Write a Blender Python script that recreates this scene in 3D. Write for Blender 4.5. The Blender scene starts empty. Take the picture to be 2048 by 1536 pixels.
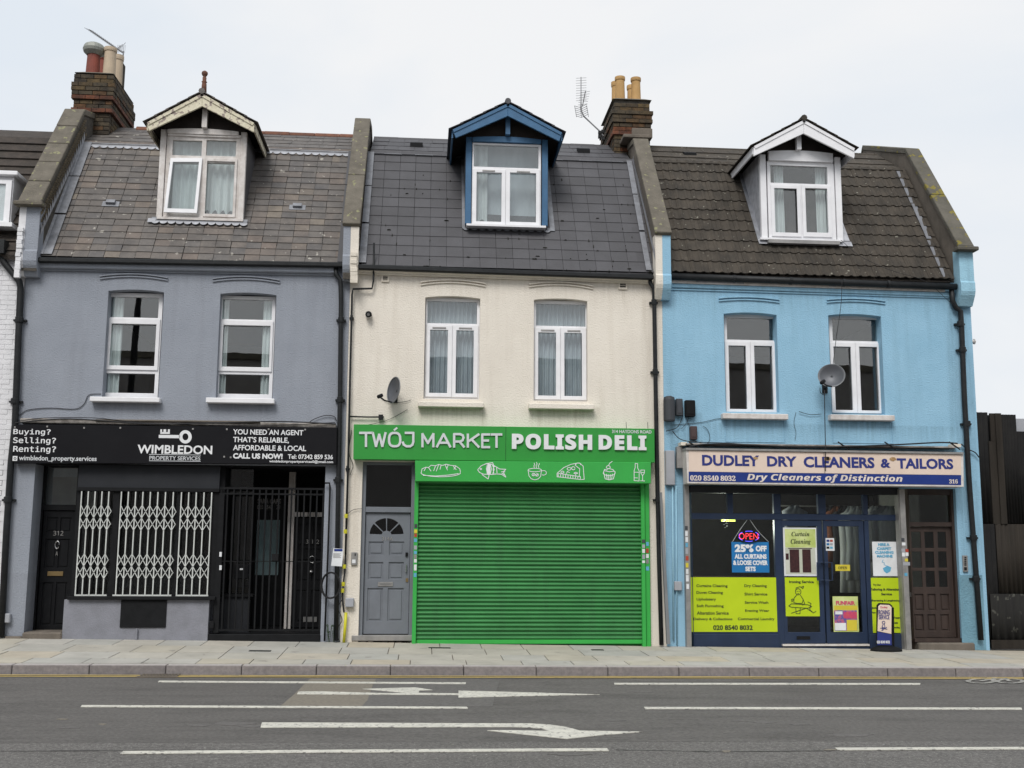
import bpy, math, random
from mathutils import Vector, Matrix
random.seed(7)
R = math.radians
sc = bpy.context.scene
COL = sc.collection

# ------------------------------------------------------------------ camera
FPX = 2156.0                       # focal length in pixels of a 2048 px wide frame
CAM = Vector((0, -16.4, 1.6))
pitch, yaw, roll = R(8.35), R(4.6), R(0.37)
_f = Vector((math.sin(yaw)*math.cos(pitch), math.cos(yaw)*math.cos(pitch), math.sin(pitch)))
_r = Vector((math.cos(yaw), -math.sin(yaw), 0))
_u = _r.cross(_f)
RT = math.cos(roll)*_r + math.sin(roll)*_u
UP = -math.sin(roll)*_r + math.cos(roll)*_u
cd = bpy.data.cameras.new('camera'); cd.sensor_width = 36; cd.lens = FPX/2048*36
cd.clip_end = 3000; cd.clip_start = 0.1
cam = bpy.data.objects.new('camera', cd); COL.objects.link(cam)
m = Matrix((RT, UP, -_f)).transposed().to_4x4(); m.translation = CAM
cam.matrix_world = m
sc.camera = cam

# ------------------------------------------------------------------ overcast sky + soft sun
SUN_EL, SUN_AZ = 48, 198           # azimuth measured from +Y clockwise: behind the viewer, a little left
w = bpy.data.worlds.new("World"); sc.world = w; w.use_nodes = True
nt = w.node_tree; nt.nodes.clear()
def wn(t, **k):
    n = nt.nodes.new(t)
    for a, b in k.items(): setattr(n, a, b)
    return n
out = wn('ShaderNodeOutputWorld'); bg = wn('ShaderNodeBackground')
sky = wn('ShaderNodeTexSky', sky_type='NISHITA', sun_disc=False)
sky.sun_elevation = R(SUN_EL); sky.sun_rotation = R(SUN_AZ)
tc = wn('ShaderNodeTexCoord'); mp = wn('ShaderNodeMapping'); mp.inputs['Scale'].default_value = (1.0, 1.0, 2.2)
mp.inputs['Location'].default_value = (1.7, 9.4, 2.4)
n1 = wn('ShaderNodeTexNoise'); n1.inputs['Scale'].default_value = 1.5; n1.inputs['Detail'].default_value = 6; n1.inputs['Roughness'].default_value = 0.5
n1.inputs['Distortion'].default_value = 0.5
cr = wn('ShaderNodeValToRGB'); cr.color_ramp.elements[0].position = 0.40; cr.color_ramp.elements[1].position = 0.60
cr.color_ramp.elements[0].color = (0, 0, 0, 1); cr.color_ramp.elements[1].color = (1, 1, 1, 1)
cloud = wn('ShaderNodeMixRGB'); cloud.inputs[1].default_value = (8.5, 9.15, 9.9, 1); cloud.inputs[2].default_value = (9.95, 10.05, 10.2, 1)
mx = wn('ShaderNodeMixRGB'); mx.inputs[0].default_value = 0.97
L = nt.links.new
L(tc.outputs['Generated'], mp.inputs[0]); L(mp.outputs[0], n1.inputs['Vector']); L(n1.outputs[0], cr.inputs[0])
L(cr.outputs[0], cloud.inputs[0]); L(sky.outputs[0], mx.inputs[1]); L(cloud.outputs[0], mx.inputs[2])
L(mx.outputs[0], bg.inputs[0]); bg.inputs[1].default_value = 0.0545; L(bg.outputs[0], out.inputs[0])
sl = bpy.data.lights.new('sun', 'SUN'); sl.energy = 1.5; sl.angle = R(25); sl.color = (1, 0.97, 0.93)
so = bpy.data.objects.new('sun', sl); COL.objects.link(so)
sd = Vector((math.sin(R(SUN_AZ))*math.cos(R(SUN_EL)), math.cos(R(SUN_AZ))*math.cos(R(SUN_EL)), math.sin(R(SUN_EL))))
so.rotation_euler = sd.to_track_quat('Z', 'Y').to_euler(); so.location = (0, -30, 40)
sc.view_settings.view_transform = 'Standard'; sc.view_settings.look = 'None'
sc.view_settings.exposure = 0.75; sc.view_settings.gamma = 1; sc.view_settings.use_curve_mapping = False
sc.render.engine = 'CYCLES'; sc.cycles.max_bounces = 6; sc.cycles.transparent_max_bounces = 12
sc.cycles.use_denoising = True

# ------------------------------------------------------------------ measuring: sight lines to known planes
def ray(px, py): return _f + RT*((px-1024)/FPX) - UP*((py-768)/FPX)
def F(px, py, Y=0.0):
    d = ray(px, py); return CAM + d*((Y-CAM.y)/d.y)
def zk(x): return 0.055-0.0058*x                 # kerb top
def zb(x): return 0.115-0.0135*x                 # foot of the shops
def zr(x): return zk(x)-0.107                     # road
KY = -2.5
def zp(x, y):
    t = min(max((y-KY)/2.5, 0), 1); return zk(x)*(1-t)+zb(x)*t
def G(px, py, fn=None, dz=0):
    fn = fn or (lambda x, y: zr(x)); d = ray(px, py); z = 0
    for _ in range(6):
        p = CAM + d*((z-CAM.z)/d.z); z = fn(p.x, p.y)+dz
    return p
TH = math.atan2(8.20-5.82, 1.55)                 # mansard slope
SL = math.hypot(8.20-5.82, 1.55)
def RP(px, py, off=0):                           # sight line to the mansard plane -> (x, s up the slope)
    d = ray(px, py); n = Vector((0, -math.sin(TH), math.cos(TH))); o = Vector((0, -.05, 5.82))+n*off
    t = (o-CAM).dot(n)/d.dot(n); p = CAM+d*t
    return p.x, (p-o).dot(Vector((0, math.cos(TH), math.sin(TH))))
def rpt(x, s, off=0):
    return Vector((x, -.05+s*math.cos(TH)-off*math.sin(TH), 5.82+s*math.sin(TH)+off*math.cos(TH)))

# ------------------------------------------------------------------ materials
MATS = {}
def mat(name, c, c2=None, rough=.75, scale=3., bump=0., bscale=60., metal=0., rnd=0., streak=0., streakc=(.05,.045,.04),
        spots=None, spotc=(.4,.4,.35), spotscale=30., spec=.4, bdet=4, huernd=None, coat=0, lo=.35, hi=.65, zs=1.0, emit=0, wear=0, stains=(), stainc=(.25,.22,.18)):
    m_ = bpy.data.materials.new(name); m_.use_nodes = True; t = m_.node_tree; N = t.nodes; b = N['Principled BSDF']; K = t.links.new
    b.inputs['Roughness'].default_value = rough; b.inputs['Metallic'].default_value = metal
    b.inputs['Specular IOR Level'].default_value = spec
    if coat: b.inputs['Coat Weight'].default_value = coat
    g = N.new('ShaderNodeNewGeometry'); pos = g.outputs['Position']
    if c2 is None: c2 = tuple(v*.82 for v in c)
    n = N.new('ShaderNodeTexNoise'); n.inputs['Scale'].default_value = scale; n.inputs['Detail'].default_value = 6
    n.inputs['Roughness'].default_value = .65
    mpn = N.new('ShaderNodeMapping'); mpn.inputs['Scale'].default_value = (1, 1, zs); K(pos, mpn.inputs[0]); K(mpn.outputs[0], n.inputs['Vector'])
    r = N.new('ShaderNodeMapRange'); r.inputs['From Min'].default_value = lo; r.inputs['From Max'].default_value = hi; K(n.outputs[0], r.inputs[0])
    mxx = N.new('ShaderNodeMixRGB'); mxx.inputs[1].default_value = (*c, 1); mxx.inputs[2].default_value = (*c2, 1); K(r.outputs[0], mxx.inputs[0])
    col = mxx.outputs[0]
    if huernd:                                   # piece to piece colour
        oi = N.new('ShaderNodeObjectInfo'); ra = N.new('ShaderNodeValToRGB'); ra.color_ramp.interpolation = 'LINEAR'
        els = ra.color_ramp.elements
        for i, (p, cc) in enumerate(huernd):
            e = els[i] if i < 2 else els.new(p)
            e.position = p; e.color = (*cc, 1)
        K(oi.outputs['Random'], ra.inputs[0])
        mu = N.new('ShaderNodeMixRGB'); mu.blend_type = 'MULTIPLY'; mu.inputs[0].default_value = 1
        K(col, mu.inputs[1]); K(ra.outputs[0], mu.inputs[2]); col = mu.outputs[0]
    if rnd:
        oi = N.new('ShaderNodeObjectInfo'); rr = N.new('ShaderNodeMapRange'); rr.inputs['To Min'].default_value = 1-rnd; rr.inputs['To Max'].default_value = 1+rnd
        K(oi.outputs['Random'], rr.inputs[0])
        mu = N.new('ShaderNodeVectorMath'); mu.operation = 'SCALE'; K(col, mu.inputs[0]); K(rr.outputs[0], mu.inputs['Scale']); col = mu.outputs[0]
    if streak:
        mp2 = N.new('ShaderNodeMapping'); mp2.inputs['Scale'].default_value = (5.5, 5.5, .45); K(pos, mp2.inputs[0])
        n2 = N.new('ShaderNodeTexNoise'); n2.inputs['Scale'].default_value = 1.3; n2.inputs['Detail'].default_value = 5; K(mp2.outputs[0], n2.inputs['Vector'])
        r2 = N.new('ShaderNodeMapRange'); r2.inputs['From Min'].default_value = .5; r2.inputs['From Max'].default_value = .8; r2.inputs['To Max'].default_value = streak
        K(n2.outputs[0], r2.inputs[0]); m2 = N.new('ShaderNodeMixRGB'); m2.inputs[2].default_value = (*streakc, 1); K(r2.outputs[0], m2.inputs[0]); K(col, m2.inputs[1]); col = m2.outputs[0]
    if stains:                                   # water runs and grime below sills, pipes and ledges
        sx = N.new('ShaderNodeSeparateXYZ'); K(pos, sx.inputs[0])
        mps = N.new('ShaderNodeMapping'); mps.inputs['Scale'].default_value = (14, 14, .9); K(pos, mps.inputs[0])
        ns_ = N.new('ShaderNodeTexNoise'); ns_.inputs['Scale'].default_value = 1; ns_.inputs['Detail'].default_value = 6; ns_.inputs['Roughness'].default_value = .7; K(mps.outputs[0], ns_.inputs['Vector'])
        rs = N.new('ShaderNodeMapRange'); rs.inputs['From Min'].default_value = .36; rs.inputs['From Max'].default_value = .66; K(ns_.outputs[0], rs.inputs[0])
        def mr(inp, a, b_, c_, d):
            q = N.new('ShaderNodeMapRange'); q.inputs['From Min'].default_value = a; q.inputs['From Max'].default_value = b_; q.inputs['To Min'].default_value = c_; q.inputs['To Max'].default_value = d; K(inp, q.inputs[0]); return q.outputs[0]
        def mu_(a, b_):
            q = N.new('ShaderNodeMath'); q.operation = 'MULTIPLY'; K(a, q.inputs[0]); K(b_, q.inputs[1]); return q.outputs[0]
        tot = None
        for xa, xb, zt_, ln_, sg in stains:
            e = mu_(mu_(mr(sx.outputs[0], xa-.03, xa+.05, 0, 1), mr(sx.outputs[0], xb-.05, xb+.03, 1, 0)), mu_(mr(sx.outputs[2], zt_-ln_, zt_, 0, sg), mr(sx.outputs[2], zt_, zt_+.02, 1, 0)))
            if tot is None: tot = e
            else:
                q = N.new('ShaderNodeMath'); q.operation = 'MAXIMUM'; K(tot, q.inputs[0]); K(e, q.inputs[1]); tot = q.outputs[0]
        tot = mu_(tot, rs.outputs[0]); ms = N.new('ShaderNodeMixRGB'); ms.inputs[2].default_value = (*stainc, 1); K(tot, ms.inputs[0]); K(col, ms.inputs[1]); col = ms.outputs[0]
    if wear:
        mp4 = N.new('ShaderNodeMapping'); mp4.inputs['Scale'].default_value = (.35, 1.6, 1); K(pos, mp4.inputs[0])
        n4 = N.new('ShaderNodeTexNoise'); n4.inputs['Scale'].default_value = 1.7; n4.inputs['Detail'].default_value = 7; n4.inputs['Roughness'].default_value = .7; K(mp4.outputs[0], n4.inputs['Vector'])
        r4 = N.new('ShaderNodeMapRange'); r4.inputs['From Min'].default_value = .46; r4.inputs['From Max'].default_value = .72; r4.inputs['To Max'].default_value = wear
        K(n4.outputs[0], r4.inputs[0]); m4 = N.new('ShaderNodeMixRGB'); m4.inputs[2].default_value = (.045,.042,.040,1); K(r4.outputs[0], m4.inputs[0]); K(col, m4.inputs[1]); col = m4.outputs[0]
    if spots:
        n3 = N.new('ShaderNodeTexNoise'); n3.inputs['Scale'].default_value = spotscale; n3.inputs['Detail'].default_value = 3; K(pos, n3.inputs['Vector'])
        r3 = N.new('ShaderNodeMapRange'); r3.inputs['From Min'].default_value = spots; r3.inputs['From Max'].default_value = spots+.03; r3.inputs['To Max'].default_value = .85
        K(n3.outputs[0], r3.inputs[0]); m3 = N.new('ShaderNodeMixRGB'); m3.inputs[2].default_value = (*spotc, 1); K(r3.outputs[0], m3.inputs[0]); K(col, m3.inputs[1]); col = m3.outputs[0]
    K(col, b.inputs['Base Color'])
    if bump:
        nb = N.new('ShaderNodeTexNoise'); nb.inputs['Scale'].default_value = bscale; nb.inputs['Detail'].default_value = bdet; K(pos, nb.inputs['Vector'])
        bp = N.new('ShaderNodeBump'); bp.inputs['Strength'].default_value = bump; bp.inputs['Distance'].default_value = .02
        K(nb.outputs[0], bp.inputs['Height']); K(bp.outputs[0], b.inputs['Normal'])
    if emit:
        K(col, b.inputs['Emission Color']); b.inputs['Emission Strength'].default_value = emit
    MATS[name] = m_; return m_
def glassmat(name, ior, tint=(.9,.93,.93), rough=.0):
    m_ = bpy.data.materials.new(name); m_.use_nodes = True; t = m_.node_tree; N = t.nodes; N.clear(); K = t.links.new
    o = N.new('ShaderNodeOutputMaterial'); mxs = N.new('ShaderNodeMixShader'); tr = N.new('ShaderNodeBsdfTransparent'); gl = N.new('ShaderNodeBsdfGlossy')
    fr = N.new('ShaderNodeFresnel'); gb = N.new('ShaderNodeNewGeometry'); mi = N.new('ShaderNodeMapRange')
    mi.inputs['To Min'].default_value = ior; mi.inputs['To Max'].default_value = 1/ior; K(gb.outputs['Backfacing'], mi.inputs[0]); K(mi.outputs[0], fr.inputs['IOR'])
    tr.inputs[0].default_value = (*tint, 1); gl.inputs['Roughness'].default_value = rough
    g = N.new('ShaderNodeNewGeometry'); nb = N.new('ShaderNodeTexNoise'); nb.inputs['Scale'].default_value = 1.6; K(g.outputs['Position'], nb.inputs['Vector'])
    bp = N.new('ShaderNodeBump'); bp.inputs['Strength'].default_value = .03; bp.inputs['Distance'].default_value = .02; K(nb.outputs[0], bp.inputs['Height']); K(bp.outputs[0], gl.inputs['Normal'])
    K(fr.outputs[0], mxs.inputs[0]); K(tr.outputs[0], mxs.inputs[1]); K(gl.outputs[0], mxs.inputs[2]); K(mxs.outputs[0], o.inputs[0])
    MATS[name] = m_; return m_
GLASS = glassmat('window_glass', 2.1); SHOPGLASS = glassmat('shop_glass', 1.7, (.85,.87,.87)); OLDGLASS = glassmat('frosted_glass', 1.9, (.45,.47,.48), .15)
WALLK = dict(rough=.85, bump=.55, bscale=45, bdet=5)
Zf = lambda px, py: F(px, py).z
def sill_runs(lst, l=.9, s=.5): return [(F(a, y).x+o, F(a, y).x+o+w_, Zf(a, y), l, s) for a, c, y in lst for o, w_ in ((-.02, .16), (F(c, y).x-F(a, y).x-.14, .16), (.0, F(c, y).x-F(a, y).x))]
GRIME = lambda x0, x1, s=.6: [(x0, x1, .75, -.0, 0)][:0]
M_GREY = mat('grey_render', (.282,.305,.350), (.252,.274,.317), scale=1.6, streak=.18, streakc=(.13,.13,.14), stainc=(.13,.135,.15),
   stains=[(F(180,805).x, F(319,805).x, Zf(250,805), .35, .35), (F(411,808).x, F(548,808).x, Zf(480,808), .35, .35), (-6, -1.2, 5.62, .5, .25), (-1.42,-1.2,5.4,5,.35), (-6.05,-5.3,1.1,.9,.3)], **WALLK)
M_CREAM = mat('cream_render', (.755,.705,.625), (.69,.64,.565), scale=1.3, streak=.28, streakc=(.48,.42,.34), stainc=(.36,.31,.24),
   stains=[(F(836,816).x, F(968,816).x, Zf(900,816), .40, .55), (F(1058,820).x, F(1189,820).x, Zf(1120,820), .40, .55), (F(955,816).x, F(975,816).x, Zf(965,816), .6, .8), (F(1185,816).x, F(1200,816).x, Zf(1190,816), .6, .6),
           (-1.19, 3.68, 5.66, .45, .3), (F(1237,580).x, F(1254,580).x, Zf(1245,580), .6, .6), (F(762,566).x, F(778,566).x, Zf(770,566), .5, .5), (3.35, 3.68, 5.4, 5.2, .30), (-1.2, -.75, 2.6, 2.4, .45)], **WALLK)
M_BLUE = mat('blue_render', (.29,.50,.655), (.25,.45,.60), scale=1.8, streak=.3, streakc=(.15,.28,.36), stainc=(.10,.18,.23),
   stains=[(F(1446,838).x, F(1577,838).x, Zf(1510,838), .42, .6), (F(1662,842).x, F(1790,842).x, Zf(1730,842), .42, .6), (3.7, 8.7, 5.62, .5, .35), (8.3, 8.75, 5.3, 5.3, .45), (3.7, 4.3, 3.6, 3.6, .5), (F(1917,1000).x, 8.75, 2.6, 2.6, .6), (3.7, 8.7, 3.45, .35, .5)], **WALLK)
M_BLUEL = mat('light_blue_paint', (.32,.55,.68), (.27,.47,.59), scale=3, streak=.3, streakc=(.12,.2,.25), **WALLK)
M_BLUED = mat('weathered_blue_plinth', (.17,.33,.42), (.12,.24,.31), scale=2.5, streak=.35, streakc=(.2,.24,.26), **WALLK)
M_WHITEB = mat('white_painted_brick', (.74,.74,.76), (.64,.64,.66), scale=5, rough=.7, bump=.3, bscale=50, rnd=.04)
M_CREAMB = mat('cream_painted_brick', (.72,.66,.57), (.6,.55,.47), scale=6, rough=.7, bump=.3, bscale=50, rnd=.06)
M_UPVC = mat('white_window_plastic', (.80,.80,.82), (.72,.72,.74), scale=4, rough=.35, spec=.5)
M_OLDW = mat('old_white_paint', (.68,.65,.63), (.52,.48,.45), scale=9, rough=.6, bump=.2, streak=.35, streakc=(.25,.2,.16))
M_PEEL = mat('peeling_cream_paint', (.66,.62,.48), (.58,.53,.40), scale=8, rough=.7, bump=.35, bscale=40, spots=.565, spotc=(.22,.17,.16), spotscale=14)
M_BLUEP = mat('blue_bargeboard_paint', (.045,.135,.26), (.035,.11,.215), scale=5, rough=.55, bump=.15, streak=.3, streakc=(.03,.06,.1))
M_WOODD = mat('dark_soffit_wood', (.035,.028,.024), rough=.9, bump=.3)
M_SLATE = mat('old_slate', (.138,.124,.113), (.088,.081,.077), scale=5, rough=.6, bump=.35, bscale=30, spots=.67, spotc=(.36,.34,.30), spotscale=9,
   huernd=[(0,(.84,.86,.9)),(.25,(1,1,1)),(.5,(.88,.87,.86)),(.75,(1.06,1.03,1.0)),(.92,(1.12,1.0,.93)),(1,(1.4,1.33,1.18))])
M_SLATE2 = mat('fibre_slate', (.072,.071,.078), (.058,.057,.062), scale=2.5, rough=.6, bump=.15, bscale=30, rnd=.1)
M_TILE = mat('brown_concrete_tile', (.066,.055,.043), (.038,.033,.027), scale=5, zs=.3, rough=.9, bump=.6, bscale=60, rnd=.14, spots=.685, spotc=(.30,.29,.24), spotscale=16)
M_TILED = mat('brown_tile_neighbour', (.06,.048,.04), (.035,.03,.026), scale=8, rough=.9, bump=.6, bscale=40)
M_RIDGE = mat('red_ridge_tile', (.20,.085,.05), (.12,.06,.045), scale=9, rough=.85, bump=.4, rnd=.2)
M_COPE = mat('cement_coping', (.155,.138,.112), (.105,.094,.076), scale=4, rough=.95, bump=.5, bscale=35, streak=.4, streakc=(.07,.062,.05), spots=.63, spotc=(.24,.235,.13), spotscale=11)
M_COPEM = mat('mossy_coping', (.125,.115,.095), (.085,.08,.065), scale=3, rough=.95, bump=.5, bscale=35, streak=.4, streakc=(.055,.05,.04), spots=.60, spotc=(.20,.165,.03), spotscale=6)
M_CEM = mat('cement_render_grey', (.17,.145,.12), (.115,.10,.082), scale=3, rough=.95, bump=.4, streak=.4)
M_LEAD = mat('lead_flashing', (.24,.25,.275), (.16,.165,.18), scale=7, rough=.55, metal=.2, bump=.2, bscale=25)
M_LEADW = mat('bright_lead', (.42,.43,.46), (.27,.275,.30), scale=9, rough=.5, bump=.2)
M_BRICK = mat('stock_brick', (.105,.082,.052), (.042,.036,.028), scale=9, rough=.95, bump=.6, bscale=60,
   huernd=[(0,(.5,.5,.55)),(.35,(.95,.95,.95)),(.6,(.7,.66,.66)),(.8,(1.25,1.1,.8)),(.95,(1.2,.85,.65)),(1,(1.5,.7,.5))])
M_REDB = mat('red_brick', (.15,.055,.03), (.06,.03,.022), scale=9, rough=.95, bump=.6, bscale=60, rnd=.25)
M_SIDEB = mat('party_wall_brick', (.20,.16,.105), (.09,.072,.05), scale=7, rough=.95, bump=.5)
M_LEDGE = mat('weathered_ledge', (.42,.39,.36), (.16,.145,.13), scale=6, rough=.9, bump=.3, streak=.4)
M_MORT = mat('dark_mortar', (.10,.09,.075), (.055,.05,.045), scale=12, rough=1, bump=.5)
M_MORTW = mat('white_mortar', (.42,.42,.42), (.3,.3,.3), scale=12, rough=1, bump=.5)
M_POTR = mat('red_clay_pot', (.235,.062,.042), (.17,.05,.037), scale=6, rough=.8, bump=.15, streak=.2)
M_POTC = mat('cream_clay_pot', (.50,.40,.29), (.42,.34,.25), scale=6, rough=.8, bump=.1)
M_POTY = mat('buff_clay_pot', (.50,.31,.13), (.42,.255,.10), scale=5, rough=.8, bump=.1, streak=.2)
M_POTCAP = mat('pot_cowl_metal', (.30,.31,.28), (.2,.21,.19), rough=.6, metal=.3)
M_BLK = mat('black_gloss_paint', (.007,.0075,.009), (.010,.0105,.012), rough=.38, spec=.22, scale=8)
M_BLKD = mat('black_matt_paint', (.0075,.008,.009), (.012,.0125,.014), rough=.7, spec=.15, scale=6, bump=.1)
M_PIPE = mat('black_cast_iron_pipe', (.010,.0115,.013), (.018,.0195,.021), rough=.5, spec=.25, scale=9, bump=.15)
M_PIPEG = mat('grey_plastic_pipe', (.20,.21,.22), rough=.5)
M_DKGREY = mat('charcoal_paint', (.026,.028,.033), (.021,.023,.027), rough=.6, spec=.2)
M_STALLG = mat('grey_stall_riser', (.235,.24,.275), (.19,.195,.22), scale=4, rough=.8, bump=.3, streak=.3, streakc=(.3,.3,.33))
M_DOORG = mat('grey_door_paint', (.165,.18,.205), (.145,.158,.18), rough=.5, scale=5, bump=.05)
M_BRASS = mat('dull_brass', (.35,.25,.12), rough=.4, metal=.8)
M_CHROME = mat('worn_chrome', (.55,.55,.55), rough=.3, metal=.9)
M_STEEL = mat('galvanised_steel', (.34,.33,.32), (.25,.245,.24), rough=.5, metal=.4, scale=7, bump=.1)
M_GRILLE = mat('white_grille_metal', (.60,.62,.60), (.5,.52,.5), rough=.5)
M_GREEN = mat('green_sign_vinyl', (.030,.285,.045), (.027,.26,.04), rough=.45, scale=1.2, streak=.10, streakc=(.02,.12,.03))
M_GREENB = mat('bright_green_powdercoat', (.038,.38,.065), (.035,.35,.06), rough=.5, scale=2, streak=.15, streakc=(.03,.2,.05))
M_SLAT = mat('green_shutter_paint', (.040,.225,.062), (.030,.175,.048), rough=.5, scale=1.5, streak=.38, streakc=(.035,.10,.045), rnd=.05)
M_TXW = mat('white_lettering', (.74,.75,.76), (.68,.69,.71), rough=.5, scale=3)
M_TXG = mat('pale_grey_lettering', (.62,.64,.66), (.56,.58,.6), rough=.45, scale=5)
M_SIGNBK = mat('black_sign_vinyl', (.0065,.0065,.0085), (.009,.009,.011), rough=.5, scale=2, spec=.15)
M_SIGNCR = mat('cream_sign_acrylic', (.74,.61,.52), (.68,.55,.46), rough=.35, scale=2, streak=.12, streakc=(.5,.4,.32))
M_SIGNBL = mat('blue_sign_vinyl', (.018,.042,.215), (.015,.035,.18), rough=.35)
M_TXB = mat('navy_lettering', (.028,.04,.20), (.024,.034,.17), rough=.4)
M_TXP = mat('pale_pink_lettering', (.74,.66,.60), rough=.5)
M_RUST = mat('rust_stain', (.30,.17,.07), (.42,.28,.14), rough=.8, scale=30)
M_NAVY = mat('navy_shopfront_paint', (.018,.033,.072), (.014,.026,.058), rough=.45, scale=4, bump=.05, streak=.15, streakc=(.05,.06,.08))
M_LIME = mat('lime_vinyl', (.47,.60,.015), (.43,.56,.012), rough=.4, scale=2)
M_INK = mat('dark_green_print', (.03,.045,.02), rough=.6)
M_POSTB = mat('blue_poster_print', (.015,.17,.43), rough=.45)
M_PAPER = mat('white_paper', (.74,.76,.78), rough=.5)
M_PAPERB = mat('pale_blue_print', (.12,.40,.60), rough=.5)
M_POSTY = mat('yellow_print', (.66,.55,.05), rough=.5)
M_PINK = mat('magenta_print', (.52,.03,.19), (.55,.10,.08), rough=.5, scale=20)
M_REDP = mat('red_print', (.42,.06,.035), rough=.5)
M_POSTM = mat('busy_poster_print', (.45,.12,.20), (.10,.09,.30), rough=.5, scale=22, lo=.45, hi=.55)
M_POSTG = mat('green_gradient_print', (.35,.44,.08), (.60,.66,.30), rough=.5, scale=3)
M_PHOTO = mat('maroon_curtain_print', (.055,.018,.018), (.03,.01,.012), rough=.5, scale=30)
M_PHOTOW = mat('pale_room_print', (.45,.47,.38), (.55,.56,.5), rough=.5, scale=4)
M_BROWN = mat('brown_stained_wood', (.052,.035,.029), (.032,.022,.019), rough=.5, scale=7, bump=.15, zs=.2)
M_CURT = mat('white_net_curtain', (.76,.79,.79), (.68,.71,.71), rough=.9, scale=4)
M_CURTG = mat('grey_lace_curtain', (.60,.64,.68), (.47,.51,.56), rough=.9, scale=6, zs=.3)
M_ROOM = mat('dim_room_plaster', (.55,.54,.52), rough=.95)
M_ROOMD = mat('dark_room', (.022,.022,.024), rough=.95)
M_BOXG = mat('grey_plastic_box', (.36,.37,.40), (.31,.32,.35), rough=.5)
M_BOXD = mat('dark_grey_cable_box', (.05,.055,.065), (.04,.044,.05), rough=.6)
M_DISH = mat('dark_mesh_dish', (.10,.105,.12), (.085,.09,.10), rough=.45, metal=.2)
M_CABLE = mat('black_cable', (.015,.015,.017), rough=.6)
M_YPIPE = mat('yellow_gas_pipe', (.58,.55,.02), (.45,.42,.03), rough=.5)
M_ALU = mat('thin_aluminium', (.30,.30,.31), rough=.4, metal=.6)
M_PAVE = mat('sandstone_paving', (.44,.425,.385), (.36,.348,.315), scale=2.5, rough=.9, bump=.2, bscale=60, spots=.68, spotc=(.25,.235,.21), spotscale=5,
   huernd=[(0,(.90,.92,.93)),(.3,(1,1,1)),(.5,(1.0,.96,.87)),(.65,(.93,.94,.94)),(.85,(1.02,.94,.82)),(1,(1.03,1.03,1.03))])
M_KERB = mat('granite_kerb', (.25,.225,.22), (.175,.16,.158), scale=20, rough=.85, bump=.3, bscale=150, rnd=.08, streak=.2)
M_ROAD = mat('asphalt', (.185,.176,.166), (.125,.119,.112), scale=26, lo=.38, hi=.62, rough=.85, bump=.9, bscale=180, bdet=3, spots=.70, spotc=(.24,.23,.22), spotscale=95, wear=.45)
M_ROADN = mat('coarse_asphalt', (.205,.196,.185), (.115,.110,.104), scale=34, lo=.40, hi=.60, rough=.85, bump=1, bscale=110, bdet=3, spots=.62, spotc=(.34,.33,.31), spotscale=60, wear=.3)
M_PATCH = mat('buff_asphalt_patch', (.24,.215,.175), (.18,.162,.135), scale=26, rough=.9, bump=.6, bscale=160)
M_DARKP = mat('oil_stain', (.16,.152,.145), (.105,.10,.096), scale=26, rough=.8, bump=.6, bscale=160)
M_PAINT = mat('white_road_paint', (.66,.645,.57), (.50,.49,.44), rough=.8, scale=9, bump=.6, bscale=120, spots=.60, spotc=(.22,.21,.20), spotscale=22)
M_FADED = mat('faded_road_paint', (.42,.41,.38), (.24,.235,.22), rough=.85, scale=14, bump=.5, bscale=120, spots=.54, spotc=(.17,.165,.155), spotscale=20)
M_KERBT = mat('pale_kerb_top', (.42,.395,.375), (.34,.32,.305), scale=15, rough=.85, bump=.2, bscale=150)
M_YLINE = mat('yellow_road_paint', (.62,.46,.16), (.48,.37,.16), rough=.8, scale=9, bump=.4, spots=.66, spotc=(.2,.18,.13), spotscale=16)
M_EARTH = mat('ground_beyond', (.12,.12,.11), rough=.95, scale=.2)
M_FENCE = mat('black_corrugated_sheet', (.010,.010,.0105), (.015,.0145,.014), spec=.15, rough=.8, scale=5, bump=.2, streak=.3, streakc=(.03,.028,.026))
M_FENCEB = mat('weathered_brown_board', (.034,.029,.024), (.022,.019,.016), spec=.15, rough=.9, scale=9, bump=.3, zs=.15, streak=.3)
M_FENCEW = mat('salt_stained_sheet', (.016,.0155,.015), (.02,.0195,.018), spec=.2, rough=.85, scale=9, zs=.25, spots=.62, spotc=(.07,.07,.06), spotscale=9)
M_OPP = mat('opposite_brick', (.30,.28,.27), (.24,.22,.21), rough=.9, scale=3, bump=.3)
M_LEAF = mat('weed_leaf', (.05,.10,.02), (.03,.06,.015), rough=.6, rnd=.2)
M_NEONR = mat('red_neon', (.9,.05,.06), rough=.5, emit=.8); M_NEONB = mat('blue_neon', (.08,.08,.8), rough=.5, emit=.8)
M_TUBE = mat('lit_tube_lamp', (.75,.9,.15), rough=.5, emit=1.6)
M_CLOTH = [mat('garment_%s' % n, c, rough=.95, scale=6, zs=.3) for n, c in [('white', (.78,.78,.78)), ('dark', (.05,.05,.06)), ('rust', (.34,.13,.08)), ('grey', (.28,.29,.32)), ('plastic', (.5,.52,.54))]]

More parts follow.
